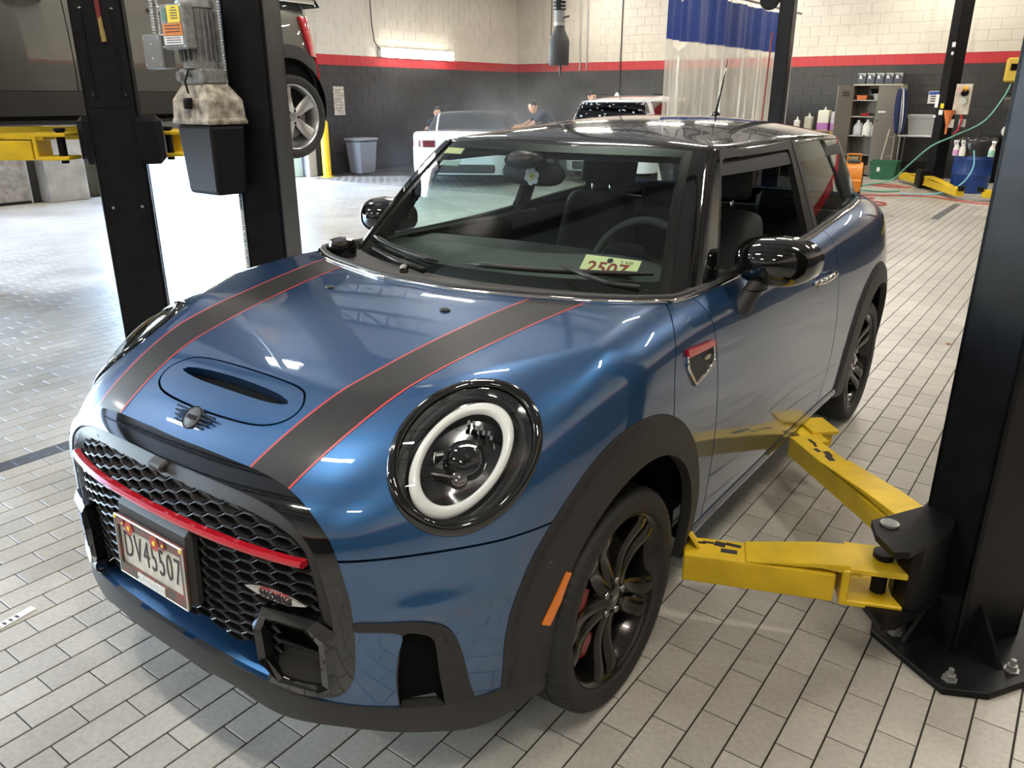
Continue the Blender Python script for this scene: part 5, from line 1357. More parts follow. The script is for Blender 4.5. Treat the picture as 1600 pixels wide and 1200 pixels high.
# ---------------------------------------------------------------- grey crossover raised on the next lift
M_GREYPAINT = paint('grey_car_paint', (.085, .082, .072), (.15, .145, .128))
M_REDLENS = mat('red_lamp_lens', (.45, .01, .02), .15, coat=1)
sWp = spl([-1.0, -.6, -.2, .3, 1.2, 2.2, 2.6, 2.95, 3.15], [.70, .84, .885, .90, .905, .90, .875, .80, .66])
sWs = spl([0, .15, .3, .5, .7, .9, 1.0], [.05, .018, .004, 0, .015, .05, .09])
sTop = spl([-1.1, -.7, .2, .8, 1.6, 2.6, 3.1], [.70, .80, .93, .97, .98, 1.0, .98])
def suv_body(P, z0=1.30):
    x = np.abs(P[..., 0]); y = P[..., 1]; z = P[..., 2]-z0
    s = x-(sWp(y)-sWs(z)); fr = -1.0+.28*np.maximum(x-.3, 0)**2*2-y+.15*np.maximum(z-.6, 0); rr = y-(3.10-.5*np.maximum(x-.45, 0)**2-.16*np.abs(z-.38))
    return rnd(rnd(rnd(s, fr, .15), rr, .14), z-sTop(y), .08)
def suv_house(P, z0=1.30):
    x = np.abs(P[..., 0]); y = P[..., 1]; z = P[..., 2]-z0
    s = x-(.86-.36*(z-.95)); fr = (.35+1.35*(z-.95)-y)*.6; rr = (y-(3.0-.45*(z-.95)))*.9; t = z-(1.42-.06*x**2-.02*(y-1.6)**2)
    return rnd(rnd(rnd(s, fr, .06), rr, .08), t, .07)
def build_suv():
    car = empty('raised_crossover', (GX, 0, 0), 0, 'grey crossover raised high on the lift at the left, silver wheel hanging', 'car')
    dy = .0; V, N, T = nets(suv_body, (-1.0, -1.15, 1.32), (1.0, 3.2, 2.4), .025)
    B = Sheet(V, N, T).cut(lambda V: V[:, 2]-1.46)
    yr, zr, zf = 2.62, 1.50, 1.50
    ar = lambda V, R, y0: np.where(np.abs(V[:, 0]) > .5, np.hypot(V[:, 1]-y0, np.maximum(V[:, 2]-zr, 0))-R, 1.)
    up = lambda V: V[:, 2]-1.60
    main = B.cut(lambda V: ar(V, .44, yr)).cut(lambda V: ar(V, .44, -.05)).cut(up)
    main.cut(lambda V: V[:, 1]-1.86-.003+.0*V[:, 2]).obj('rear_body', M_GREYPAINT, car, .01)
    for s in (1, -1):
        d = main.cut(lambda V: V[:, 0]*s-.2).cut(lambda V: 1.86-.003-V[:, 1]).cut(lambda V: V[:, 1]-.98-.003); dd = d.obj('rear_door', M_GREYPAINT, car, .01)
        d = main.cut(lambda V: V[:, 0]*s-.2).cut(lambda V: .98-.003-V[:, 1]).cut(lambda V: V[:, 1]-.05-.003); fd = d.obj('front_door', M_GREYPAINT, car, .01)
        for (o, y0) in ((dd, 1.62), (fd, .75)):
            p = root(suv_body, np.array([[1.2*s, y0, 2.09]]), np.array([[0, y0, 2.09]]))[0]
            q = MB(); q.tube([(p[0]+s*.005, y0-.10, 2.09), (p[0]+s*.035, y0-.05, 2.095), (p[0]+s*.035, y0+.05, 2.095), (p[0]+s*.005, y0+.10, 2.09)], .014, 8); q.build('door_handle', M_CHROME, o, smooth=True)
        for y0 in (yr, -.05):
            t = B.cut(lambda V: V[:, 0]*s-.4).cut(lambda V: ar(V, .345, y0)).cut(lambda V: -ar(V, .44, y0)); t.off(.012).obj('arch_cladding', M_TRIM, car, .03)
            m = MB(); th = np.linspace(-.3, PI+.3, 28); P = np.array([[(s*x, y0+.35*math.cos(a), zr+.35*math.sin(a)) for a in th] for x in (.5, .86)]); m.grid(P); m.add([tuple(p) for p in P[0]], [tuple(range(len(th)))]); m.build('wheel_well', M_DARK, car)
        e = empty('wheel', (s*.80, yr, 1.42), 0 if s > 0 else PI, parent=car)
        e2 = empty('wheel', (s*.80, -.05, 1.42), 0 if s > 0 else PI, parent=car)
        for ee in (e, e2):
            if not SUVW:
                for nm, b, mt, au in wheel_mesh(): SUVW.append(b.build(nm, M_TYRE if nm == 'tyre' else M_RIMSILVER, ee, auto=au))
                SUVW.append(spokes_silver().build('spokes', M_RIMSILVER, ee, auto=40)); SUVW.append(lug_holes().build('wheel_bolts', M_DARK, ee)); SUVW[-1]['kind'] = 'stuff'
                SUVW.append(MB().lathe([(0, .055), (.029, .055), (.030, .03)], 18, 'x').build('hub_hole', M_DARK, ee))
                SUVW.append(MB().lathe([(.06, 0), (.16, 0), (.16, .015), (.06, .015)], 36, 'x').build('brake_disc', M_DISC, ee))
            else:
                for o in SUVW[:6]: c = o.copy(); COL.objects.link(c); c.parent = ee
            for ch in ee.children:
                if ch.name.startswith('spokes') or ch.name.startswith('wheel_bolts'): ch.rotation_euler = (.25, 0, 0)
        # tail lamp strip and reflector
        t = B.cut(lambda V: V[:, 0]*s-.5).cut(lambda V: V[:, 1]-2.80+.25*(V[:, 2]-2.0)).cut(lambda V: .045-np.abs(V[:, 1]-2.86+.28*(V[:, 2]-2.0))).cut(lambda V: V[:, 2]-1.86).cut(lambda V: 2.14-V[:, 2]); t.off(.02).obj('tail_lamp', M_REDLENS, car, .02)
        q = MB(); q.tube([tuple(root(suv_body, np.array([[1.3*s, y_, z_]]), np.array([[0., y_, z_]]))[0]+np.array([s*.016, 0, 0])) for y_, z_ in ((2.94, 1.86), (2.965, 1.78), (2.975, 1.70))], .012, 6); q.build('side_reflector', M_REDLENS, car)
    cl = B.cut(lambda V: 1.597-V[:, 2]).cut(lambda V: ar(V, .44, yr)).cut(lambda V: ar(V, .44, -.05)); cl.off(.004).obj('lower_cladding', M_TRIM, car, .05)
    main.cut(lambda V: .05-.003-V[:, 1]).obj('front_body', M_GREYPAINT, car, .01)
    MB().box((0, 1.05, 1.49), (1.6, 3.6, .08), bev=.02).build('underbody', M_DARK, car)
    for x in (-.5, .1, .55): MB().tube([(x, .2, 1.43), (x+.05, 1.5, 1.42), (x-.1, 2.3, 1.43)], .03, 8).build('exhaust_pipe', M_TRIM, car)
    B.cut(lambda V: 2.24-V[:, 2]).off(-.03).obj('inner_shell', M_DARK, car, 0)
    V, N, T = nets(suv_house, (-1, .2, 2.15), (1, 3.1, 2.85), .03); H = Sheet(V, N, T).cut(lambda V: V[:, 2]-2.22)
    H.cut(lambda V: 2.62-V[:, 2]).obj('side_glass', M_TINT, car, 0); H.cut(lambda V: V[:, 2]-2.62).obj('roof', M_GREYPAINT, car, 0)
    MB().box((.88, 2.1, 2.245), (.03, 1.6, .03), bev=.008).build('waist_strip', M_CHROME, car)
    return car
SUVW = []
build_suv()

# ---------------------------------------------------------------- white cars being washed
M_WHITEPAINT = mat('white_car_paint', (.60, .62, .66), .2, coat=1)
def far_car(name, loc, rz, label, L, Wd, h_deck, h_roof, r0, r1, soft=False, soap=False):
    """rear towards -y; body, glasshouse, lamps, plate, wheels"""
    e = empty(name, (loc[0], loc[1], 0), rz, label, 'car')
    wpl = spl([0, .15, .5, L/2, L-.6, L], [Wd*.40, Wd*.46, Wd*.49, Wd*.5, Wd*.48, Wd*.36])
    def fb(P):
        x = np.abs(P[..., 0]); y = P[..., 1]; z = P[..., 2]
        s = x-(wpl(y)-.10*np.maximum(z-.65, 0)**1.5-.12*np.maximum(.35-z, 0)); r = -y+.10*np.abs(z-.62)**1.3*1.6; f = y-L+.2*np.maximum(z-.5, 0); t = z-(h_deck-.02*x**2-.10*np.maximum(y-L*.68, 0))
        return rnd(rnd(rnd(s, r, .14), f, .2), t, .07)
    V, N, T = nets(fb, (-Wd/2-.05, -.1, .2), (Wd/2+.05, L+.1, h_deck+.05), .04); B = Sheet(V, N, T)
    aw = lambda V: np.minimum(np.where(np.abs(V[:, 0]) > .5, np.hypot(V[:, 1]-.95, np.maximum(V[:, 2]-.33, 0))-.37, 1.), np.where(np.abs(V[:, 0]) > .5, np.hypot(V[:, 1]-L+.9, np.maximum(V[:, 2]-.33, 0))-.37, 1.))
    B.cut(aw).obj('body', M_WHITEPAINT, e, .02); B.cut(aw).off(-.05).obj('inner_shell', M_DARK, e, 0)
    def gh(P):
        x = np.abs(P[..., 0]); y = P[..., 1]; z = P[..., 2]
        s = x-(Wd*.44-.38*np.maximum(z-h_deck+.05, 0)); r = (r0+(.28 if soap else .95)*(z-h_deck)-y)*.8; f = (y-(r1-1.1*(z-h_deck)))*.7; t = z-(h_roof-.06*x**2-.04*(y-(r0+r1)/2)**2)
        return rnd(rnd(rnd(s, r, .08), f, .1), t, .09)
    V, N, T = nets(gh, (-Wd/2, r0-.2, h_deck-.06), (Wd/2, r1+.2, h_roof+.05), .035); G = Sheet(V, N, T)
    rl = h_roof-.10
    msoft = mat('dark_soft_top', (.02, .021, .023), .7) if soft else M_WHITEPAINT
    if soft:
        gl = lambda V: np.where((np.abs(V[:, 0]) < Wd*.30) & (V[:, 1] < r0+.42) & (V[:, 2] < rl+.0) & (V[:, 2] > h_deck+.04), 1., -1.)
        G.obj('soft_top', msoft, e, 0)
        s = G.cut(lambda V: r0+.75-V[:, 1]).cut(lambda V: .018-np.abs(np.abs(V[:, 0])-Wd*.33)).cut(lambda V: -V[:, 0]); s.off(.006).obj('roof_seam', M_WHITEPAINT, e, 0)
    else:
        win = lambda V: np.minimum(rl-.02-V[:, 2], V[:, 2]-h_deck-.02)
        pil = lambda V: np.where(V[:, 1] > r0+.32, np.minimum(np.minimum(np.abs(V[:, 1]-r0-.44)-.10, np.abs(V[:, 1]-r0-1.5)-.05), r1-.5-V[:, 1]), Wd*.385-np.abs(V[:, 0]))
        w = lambda V: np.minimum(win(V), pil(V))
        G.cut(lambda V: -w(V)).obj('roof', M_WHITEPAINT, e, .03); G.cut(w).off(-.01).obj('windows', M_TINT, e, 0); 
        G.cut(w).off(-.05).obj('cabin', M_DARK, e, 0)
        for s in (1, -1): MB().tube([(s*Wd*.36, r0+.5, h_roof+.01), (s*Wd*.365, (r0+r1)/2, h_roof+.03), (s*Wd*.35, r1-.9, h_roof+.0)], .018, 6).build('roof_rail', M_TRIM, e)
        MB().lathe([(.05, 0), (.03, .05), (0, .07)], 10, 'z', (0, r0+.4, h_roof-.02)).build('roof_fin', M_WHITEPAINT, e)
        gw = G.cut(w).cut(lambda V: r0+.22-V[:, 1]); sm = MB()
        for i_ in RNG.choice(len(gw.V), min(70, len(gw.V)), replace=False):
            sm.lathe([(0, .004), (.016+.02*RNG.rand(), .002), (.03, -.004)], 7, 'z', (0, 0, 0)) if False else sm.box(tuple(gw.V[i_]-np.array([0, .012, 0])), (.015+.035*RNG.rand(), .005, .010+.018*RNG.rand()), bev=.002)
        sm.build('soap_suds', mat('suds_grey', (.38, .39, .40), .5), e)['kind'] = 'stuff'
        q = MB(); q.tube([(0, r0+.02, h_deck+.06), (.35, r0+.05, h_deck+.10)], .012, 6); q.build('rear_wiper', M_TRIM, e)
    for s in (1, -1):
        lamp = B.cut(lambda V: V[:, 0]*s-Wd*.23).cut(lambda V: .06-np.abs(V[:, 2]-h_deck+.22)).cut(lambda V: .42-V[:, 1]); lamp.off(.012).obj('tail_lamp', mat('dark_red_lens', (.10, .012, .02), .2, coat=1), e, .02)
        for y0 in (.95, L-.9):
            ee = empty('wheel', (s*(Wd/2-.13), y0, .33), 0 if s > 0 else PI, parent=e)
            for o in SUVW[:3]: c = o.copy(); COL.objects.link(c); c.parent = ee; c.scale = (1, 1.06, 1.06)
    MB().box((0, -.005, h_deck-.36), (.42, .03, .14), bev=.01).build('plate_recess', mat('plate_white', (.65, .66, .66), .4), e)
    MB().lathe([(0, -.02), (.035, -.015), (.04, .01)], 18, 'y', (0, -.005, h_deck-.16)).build('boot_badge', mat('badge_blue', (.10, .16, .35), .3), e)
    MB().box((0, .03, .33), (Wd*.72, .06, .16), bev=.03).build('rear_diffuser', M_TRIM, e)
    return e
far_car('white_coupe', (-7.90, 9.85), math.radians(30), 'white two-door car with a dark fabric roof, seen from behind in the steam', 4.7, 1.85, .98, 1.30, 1.15, 3.4, soft=True)
far_car('white_estate_car', (-6.05, 11.9), math.radians(6), 'white estate car with a soapy rear window, partly behind the wash curtain', 4.6, 1.86, 1.06, 1.60, .12, 3.5, soap=True)

# ---------------------------------------------------------------- people washing the cars
M_SKIN = mat('skin', (.52, .30, .20), .5); M_HAIR = mat('dark_hair', (.012, .010, .009), .5)
def skin_mesh(name, verts, edges, radii, m, parent, lv=2):
    me = bpy.data.meshes.new(name); me.from_pydata(verts, edges, []); o = bpy.data.objects.new(name, me); COL.objects.link(o); o.parent = parent
    me.materials.append(m)
    md = o.modifiers.new('skin', 'SKIN'); md.use_smooth_shade = True
    if not me.skin_vertices: 
        bpy.context.view_layer.objects.active = o
    for i, r in enumerate(radii): me.skin_vertices[0].data[i].radius = (r, r) if not isinstance(r, tuple) else r
    me.skin_vertices[0].data[0].use_root = True
    md = o.modifiers.new('sub', 'SUBSURF'); md.levels = lv; md.render_levels = lv
    return o
def person(loc, rz, label, top_col, leg_col, lean=.5, crouch=0., arms=((.35, .45), (.3, .5)), skin_arms=True, look=0.):
    """standing or stooping figure; lean = forward bend at the hips (radians); facing local -y"""
    e = empty('person', (loc[0], loc[1], 0), rz, label, 'person')
    hz = .92-crouch*.35; ky = -crouch*.30
    H = Vector((0, 0, hz))
    def up(d, x=0, fw=0): return H+Vector((x, -math.sin(lean)*d-math.cos(lean)*fw, math.cos(lean)*d-math.sin(lean)*fw))
    V = [tuple(H), tuple(up(.16)), tuple(up(.36)), tuple(up(.50)), tuple(up(.575))]; E = [(0, 1), (1, 2), (2, 3), (3, 4)]; R = [(.155, .115), (.145, .105), (.165, .115), (.11, .085), (.055, .055)]
    mt = mat('shirt_%02d' % len(MATS), top_col, .8)
    hands = []
    for s, (ax, fw) in zip((-1, 1), arms):
        sh = up(.47, s*.185); k = len(V)
        el = sh+Vector((s*.08, -fw*.45, -.24)); wr = el+Vector((-s*.05+s*ax*.2, -fw*.6, .02-.1*(1-fw)))
        V += [tuple(sh), tuple(sh.lerp(el, .55))]; R += [.068, .058]; E += [(3, k), (k, k+1)]
        hands.append((sh, el, wr, s))
    skin_mesh('shirt', V, E, R, mt, e)
    for sh, el, wr, s in hands:
        fdir = (wr-el).normalized(); sd = fdir.cross(Vector((0, 0, 1))).normalized()
        a = sh.lerp(el, .5); hv = [a, el, wr, wr+fdir*.07]; hr = [.047, .042, .030, .036]; he = [(0, 1), (1, 2), (2, 3)]
        for q in range(4):
            b = wr+fdir*.085+sd*(-.027+.018*q); tip = b+fdir*(.055+.012*math.sin(q+1))+Vector((0, 0, -.015)); k = len(hv); hv += [b, tip]; hr += [.010, .008]; he += [(3, k), (k, k+1)]
        th = wr+fdir*.03+sd*s*-.035; k = len(hv); hv += [th, th+fdir*.045+sd*s*-.02]; hr += [.012, .009]; he += [(2, k), (k, k+1)]
        skin_mesh('arm', [tuple(v) for v in hv], he, hr, M_SKIN, e, 1)
    lv = [tuple(H)]; lr = [(.15, .115)]; le = []
    for s in (-1, 1):
        k = len(lv); lv += [(s*.10, 0, hz-.06), (s*.11, ky-.02, .50-crouch*.02), (s*.11, .03, .10)]; lr += [.095, .068, .052]; le += [(0, k), (k, k+1), (k+1, k+2)]
    skin_mesh('trousers', lv, le, lr, mat('trousers_%02d' % len(MATS), leg_col, .8), e)
    for s in (-1, 1): MB().loft([[(s*.11+.045*math.cos(q)*w, -.05+.13*t, .045+.04*math.sin(q)*h_) for q in np.linspace(0, 2*PI, 12, endpoint=False)] for t, w, h_ in ((-.8, .5, .5), (-.5, 1, .8), (.2, 1, 1), (.75, .9, 1.1), (1, .6, .8))]).build('shoe', M_HAIR, e, smooth=True)
    # head with face
    hc = up(.70, 0, .03); hd = empty('head', tuple(hc), parent=e); hd.rotation_euler = (lean*.6, 0, look)
    rings = []
    for t in np.linspace(0, 1, 13):
        z = -.12+.235*t; k = math.sin(PI*min(1, .10+t*.86))**.6
        w = .075*k*(.80+.2*min(1, t*2)); d = .092*k
        rings.append([(w*math.cos(q), d*math.sin(q)-.004-.010*(t < .3), z) for q in np.linspace(0, 2*PI, 20, endpoint=False)])
    MB().loft(rings).build('face', M_SKIN, hd, smooth=True)
    q = MB(); q.loft([[(.010, -.088, .02), (-.010, -.088, .02), (0, -.085, .03)], [(.016, -.090, -.02), (-.016, -.090, -.02), (0, -.112, -.018)]]); q.build('nose', M_SKIN, hd, smooth=True)
    for s in (-1, 1):
        MB().lathe([(0, -.006), (.011, -.003), (.013, .004)], 10, 'y', (s*.030, -.082, .018)).build('eye', M_INK, hd); MB().loft([[(s*.074, .01+.018*math.cos(q), .0+.03*math.sin(q)) for q in np.linspace(0, 2*PI, 10, endpoint=False)], [(s*.086, .015+.02*math.cos(q), .0+.034*math.sin(q)) for q in np.linspace(0, 2*PI, 10, endpoint=False)]]).build('ear', M_SKIN, hd, smooth=True)
    MB().box((0, -.088, -.058), (.045, .008, .012), bev=.003).build('mouth', mat('lips', (.35, .14, .11), .5), hd)
    hr = []
    for t in np.linspace(0, 1, 9):
        z = .0+.135*t; k = math.sqrt(max(.01, 1-t**2.2)); hr.append([(.084*k*math.cos(q), (.100*k*math.sin(q)+.010) if math.sin(q) > -.3 or t > .5 else -.03*k+.01, z) for q in np.linspace(0, 2*PI, 20, endpoint=False)])
    MB().loft(hr).build('hair', M_HAIR, hd, smooth=True)
    return e
person((-10.78, 12.66), math.radians(35), 'person in dark clothes stooping beside the white two-door car, face toward the camera', (.02, .02, .022), (.02, .02, .025), lean=.55, crouch=.75, look=.3)
person((-7.45, 12.45), math.radians(-55), 'person in a navy shirt bending over the white two-door car, bare arm reaching out', (.025, .035, .055), (.03, .03, .035), lean=.75, crouch=.1, arms=((.4, .9), (.3, .6)))
person((-7.36, 13.3), math.radians(75), 'person behind the white estate car with one bare hand raised on its roof', (.03, .03, .03), (.03, .03, .04), lean=.3, crouch=.05, arms=((.3, 1.3), (.3, 1.0)))
# ---------------------------------------------------------------- left wall: bay doors (second one unseen, added for daylight), bollards, lamp, bin, notice
M_BAYFRAME = mat('bay_door_frame', (.20, .20, .21), .5, .3)
for (d, k) in ((DOOR1, 1), (ADDED_DOOR, 2)):
    m = MB(); h_ = DOORH[k]; m.box((XL-.1, d[0]-.02, h_/2), (.26, .08, h_)); m.box((XL-.1, d[1]+.02, h_/2), (.26, .08, h_)); m.box((XL-.1, (d[0]+d[1])/2, h_+.06), (.26, d[1]-d[0]+.12, .12))
    tag(m.build('door_%d' % k, M_BAYFRAME), kind='structure')
    # rolled door panels parked under the ceiling
    for j in range(4):
        p = MB(); p.box((XL+.45+.56*j, (d[0]+d[1])/2, 4.62), (.54, d[1]-d[0]-.1, .05), bev=.01); o = p.build('door_panel', mat('door_panel_white', (.6, .6, .58), .5)); o.parent = bpy.data.objects['door_%d' % k]
# closed dark door left of the open bay
m = MB(); m.box((XL+.04, 3.55, 1.5), (.06, 1.25, 3.0), bev=.01); o = m.build('door_3', mat('black_door', (.015, .015, .017), .4)); tag(o, kind='structure')
p = MB(); p.box((XL+.08, 3.55, .35), (.012, 1.15, .62)); pp = p.build('kick_plate', mat('scuffed_kick_plate', (.32, .30, .28), .5, .4, noise=(10, .3, 5))); pp.parent = o
p = MB(); p.box((XL+.08, 4.14, 1.4), (.02, .03, 2.8)); pp = p.build('door_edge', M_GALV); pp.parent = o
# outside: sunlit yard
yd = mesh_obj('yard_ground', [(-60, -40, -.02), (XL-.2, -40, -.02), (XL-.2, 50, -.02), (-60, 50, -.02)], [(0, 1, 2, 3)], mat('yard_concrete', (.55, .54, .52), .7, noise=(1.5, .1, 5))); tag(yd, kind='structure')
m = MB(); m.box((XL+.16, 4.62, 1.6), (.32, .62, 3.2), bev=.01); tag(m.build('concrete_pillar', M_CONC), 'grey concrete pillar beside the open bay door behind the raised car', 'pillar')
m = MB(); m.box((XL+.14, 9.62, 1.7), (.28, .22, 3.4), bev=.01); tag(m.build('painted_pillar', mat('grey_lilac_paint', (.30, .30, .36), .5)), 'narrow grey pillar on the far side of the open bay door', 'pillar')
m = MB(); m.box((XL+.06, 9.36, .9), (.08, .28, 1.8), bev=.01); tag(m.build('pale_green_panel', mat('pale_green_panel', (.48, .62, .55), .35)), 'pale green panel standing beside the open bay door', 'panel')
def bollard(x, y, label):
    e = empty('bollard', (x, y, 0), 0, label, 'bollard', 'yellow bollards by the bay door')
    MB().lathe([(.085, 0), (.085, 1.05), (.075, 1.09), (.04, 1.12), (0, 1.125)], 18).build('pipe', M_YELLOW, e, auto=50)
    MB().lathe([(.13, 0), (.13, .015), (.09, .018)], 18).build('foot_plate', M_YELLOW, e, auto=50)
bollard(-11.45, 5.30, 'yellow steel bollard left of the bright bay door, under the raised arm')
bollard(-11.35, 9.75, 'yellow steel bollard right of the bright bay door, below the hanging wheel')
e = empty('wall_tube_light', (XL+.07, 13.15, 2.49), PI/2, 'long glowing tube light on the sooty wall above the red band', 'wall light')
MB().box((0, 0, 0), (2.42, .10, .20), bev=.01).build('light_housing', M_WHITE, e)
M_TUBE2 = mat('bright_tube', (1, 1, 1), .4, emis=(1.0, .97, .90), estr=22)
for z in (-.04, .03): MB().tube([(-1.19, -.085, z*1.6), (1.19, -.085, z*1.6)], .042, 10).build('light_tube', M_TUBE2, e)
cb = MB(); cb.tube([(-1.2, .0, .05), (-1.35, .01, .2), (-1.40, .02, .6), (-1.42, .02, 2.4)], .012, 6); cb.build('light_cable', M_TRIM, e)
# waste bin, notice board
e = empty('waste_bin', (-11.45, 10.85, 0), 0, 'grey plastic waste bin against the dark wall, faint in the steam', 'bin')
mb_ = mat('grey_bin_plastic', (.20, .21, .24), .5)
MB().loft([[(s*x, s*y, z) for x, y in ((-.22, -.26), (.22, -.26), (.22, .26), (-.22, .26))] for z, s in ((0, .8), (.66, 1.0))]).build('bin_body', mb_, e, bevel=.02)
MB().box((0, 0, .70), (.50, .58, .06), bev=.02).build('bin_lid', mb_, e)
e = empty('wall_notice', (XL+.012, 10.70, 1.48), PI/2, 'stained pale notice board on the dark wall behind the grey car', 'sign')
MB().box((0, 0, 0), (.30, .012, .58)).build('board', mat('stained_board', (.42, .38, .32), .7, noise=(14, .35, 6)), e)
m = MB(); 
for k in range(8): m.box((-.02+.01*(k % 3), -.007, .22-.06*k), (.20-.03*(k % 3), .002, .018))
o = m.build('board_text', mat('faded_print', (.22, .18, .16), .7), e); o['kind'] = 'stuff'
# conduits on the walls
for (x, z0, lab) in ((-9.88, 2.2, 'left'), (-9.68, 2.2, 'right')):
    m = MB(); m.tube([(x, YB-.04, z0), (x, YB-.04, ZC)], .02, 8); tag(m.build('wall_conduit', M_GALV), 'thin metal conduit on the cream block wall, %s of the pair' % lab, 'conduit', 'conduits on the back wall')
m = MB(); m.tube([(-8.7, YB-.03, 1.0), (-8.7, YB-.03, ZC)], .012, 6); tag(m.build('wall_cable', M_TRIM), 'dark vertical cable running down the back wall beside the conduits', 'cable')

# ---------------------------------------------------------------- exhaust extraction hose
e = empty('exhaust_hose', (-2.63, 5.0, 1.84), 0, 'black exhaust extraction hose hanging from the ceiling with a rubber nozzle', 'hose')
MB().lathe([(.085, 0), (.092, .01), (.094, .20), (.088, .225), (.050, .30), (.048, .34), (.046, .34)], 28).build('nozzle', mat('nozzle_rubber', (.045, .045, .045), .6), e, auto=40)
MB().lathe([(.050, .335), (.050, .36), (.047, .362)], 24).build('clamp_band', M_GALV, e)
MB().lathe([(.047, .36), (.047, .47)], 24).build('sleeve', mat('grey_sleeve', (.22, .22, .22), .5), e)
flex([(0, 0, .46), (.0, 0, 1.2), (.01, 0, 3.2)], .055, 'corrugated_hose', e, mat('hose_black', (.015, .015, .015), .4), .03)
MB().tube([(.03, -.02, .01), (.035, -.03, -.06), (.045, -.035, -.09)], .010, 6).build('hook_tail', M_TRIM, e)
MB().tube([(.04, 0, .40), (.10, 0, .41)], .008, 6).build('lever', M_TRIM, e)
MB().tube([(-.09, 0, .2), (-.10, .02, .6), (-.13, .05, 2.8)], .005, 5).build('hoist_cord', M_TRIM, e)

# ---------------------------------------------------------------- wash bay curtain
def curtain():
    e = empty('wash_curtain', (-3.5, 9.0, 0), 0, 'wash bay curtain with a blue top band and clear lower sheet on a rail', 'curtain')
    L = 5.4; n = 180; zr = 3.0
    def sheet(z0f, z1f, nm, m, nz=6):
        P = []
        for j in range(nz+1):
            row = []
            for i in range(n+1):
                y = L*i/n; amp = .05+.02*math.sin(i*.13); ph = i*.62+.5*math.sin(i*.09)
                sag = .22*max(0, 1-abs(y-.42)/.30) if y < .9 else 0
                z0 = z0f(y); z1 = z1f(y)-sag; t = j/nz; z = z0+(z1-z0)*t
                x = amp*math.sin(ph)*(.35+.65*(1-(z/3.0)))+.03*math.sin(i*.23); row.append((x, y, z))
            P.append(row)
        o = MB().grid(np.array(P)).build(nm, m, e, smooth=True, fixn=False); return o
    mb = mat('blue_curtain_vinyl', (.018, .045, .22), .45); mc = bpy.data.materials.new('clear_curtain_vinyl'); mc.use_nodes = True
    N = mc.node_tree.nodes; Lk = mc.node_tree.links; b = N['Principled BSDF']; b.inputs['Base Color'].default_value = (.62, .60, .54, 1); b.inputs['Roughness'].default_value = .18
    tr = N.new('ShaderNodeBsdfTransparent'); mx = N.new('ShaderNodeMixShader'); nz_ = N.new('ShaderNodeTexNoise'); nz_.inputs['Scale'].default_value = 4; tc = N.new('ShaderNodeTexCoord'); mp = N.new('ShaderNodeMapping'); mp.inputs['Scale'].default_value = (1, 3, .25)
    Lk.new(tc.outputs['Object'], mp.inputs[0]); Lk.new(mp.outputs[0], nz_.inputs['Vector']); mr = N.new('ShaderNodeMapRange'); mr.inputs[1].default_value = .3; mr.inputs[2].default_value = .7; mr.inputs[3].default_value = .55; mr.inputs[4].default_value = .92; Lk.new(nz_.outputs['Fac'], mr.inputs[0])
    Lk.new(mr.outputs[0], mx.inputs[0]); Lk.new(tr.outputs[0], mx.inputs[1]); Lk.new(b.outputs[0], mx.inputs[2]); Lk.new(mx.outputs[0], N['Material Output'].inputs[0])
    sheet(lambda y: 2.30, lambda y: zr-.06, 'blue_band', mb, 4); sheet(lambda y: .12, lambda y: 2.31, 'clear_sheet', mc, 10)
    MB().tube([(0, -.3, zr+.02), (0, L+.2, zr+.02)], .022, 8).build('curtain_rail', M_GALV, e)
    for k, i in enumerate(np.linspace(.05, L-.05, 26)):
        MB().tube([(0, i, zr), (0, i, zr-.08)], .006, 5).build('curtain_hook', M_GALV, e)
    for y in (.3, 2.6, 4.9): MB().tube([(0, y, zr+.02), (0, y, ZC)], .014, 6).build('rail_hanger', M_GALV, e)
curtain()
# ---------------------------------------------------------------- farther lift posts
PC = lift_post((-2.32, 10.3), math.radians(8), 'tall black lift post in front of the wash curtain, pulley at its top', 3.9)
q = MB(); q.lathe([(.05, -.03), (.13, -.03), (.13, -.02), (.105, -.015), (.105, .015), (.13, .02), (.13, .03), (.05, .03)], 28, 'y', (-.26, 0, 2.83)); q.build('pulley', M_BLACKPOST, PC, auto=40)
q = MB(); q.box((-.16, 0, 2.83), (.22, .03, .08)); q.build('pulley_bracket', M_BLACKPOST, PC)
q = MB(); q.tube([(-.15, -.16, 2.4), (-.17, -.17, 1.2), (-.16, -.17, .1)], .012, 6); q.build('air_line', mat('dark_red_hose', (.16, .02, .02), .5), PC)
PD = lift_post((-.86, 15.0), math.radians(-34), 'black lift post near the back wall with stickers and an orange funnel', 3.9)
PD2 = lift_post((2.45, 15.0), math.radians(34), 'far right black lift post near the back wall', 3.9)
for (x, z, w, h, m, nm) in ((-.10, 1.50, .07, .22, M_WHITE, 'white_sticker'), (.03, 1.42, .07, .08, mat('label_yellow', (.8, .62, .02), .45), 'yellow_sticker'), (.02, 1.31, .08, .08, M_WHITE, 'white_sticker'), (-.10, 1.24, .06, .03, M_WHITE, 'white_sticker'), (.05, 2.42, .07, .08, M_WHITE, 'white_sticker'), (.05, 2.28, .05, .05, M_WHITE, 'white_sticker')):
    q = MB(); q.box((x, -.134, z), (w, .004, h)); q.build(nm, m, PD)
arm(PD, (-.92, 14.75), (-.14, 13.08), .06, .17, .13, .15); arm(PD, (-1.05, 14.95), (-1.55, 15.8), .06, .17, .13, .15)
arm(PD2, (2.40, 14.7), (.10, 13.16), .06, .17, .13, .15)
q = MB(); q.box((-.99, 14.80, .18), (.24, .24, .30), rz=.5, bev=.02); parent_keep(q.build('carriage', M_BLACKPOST), PD)
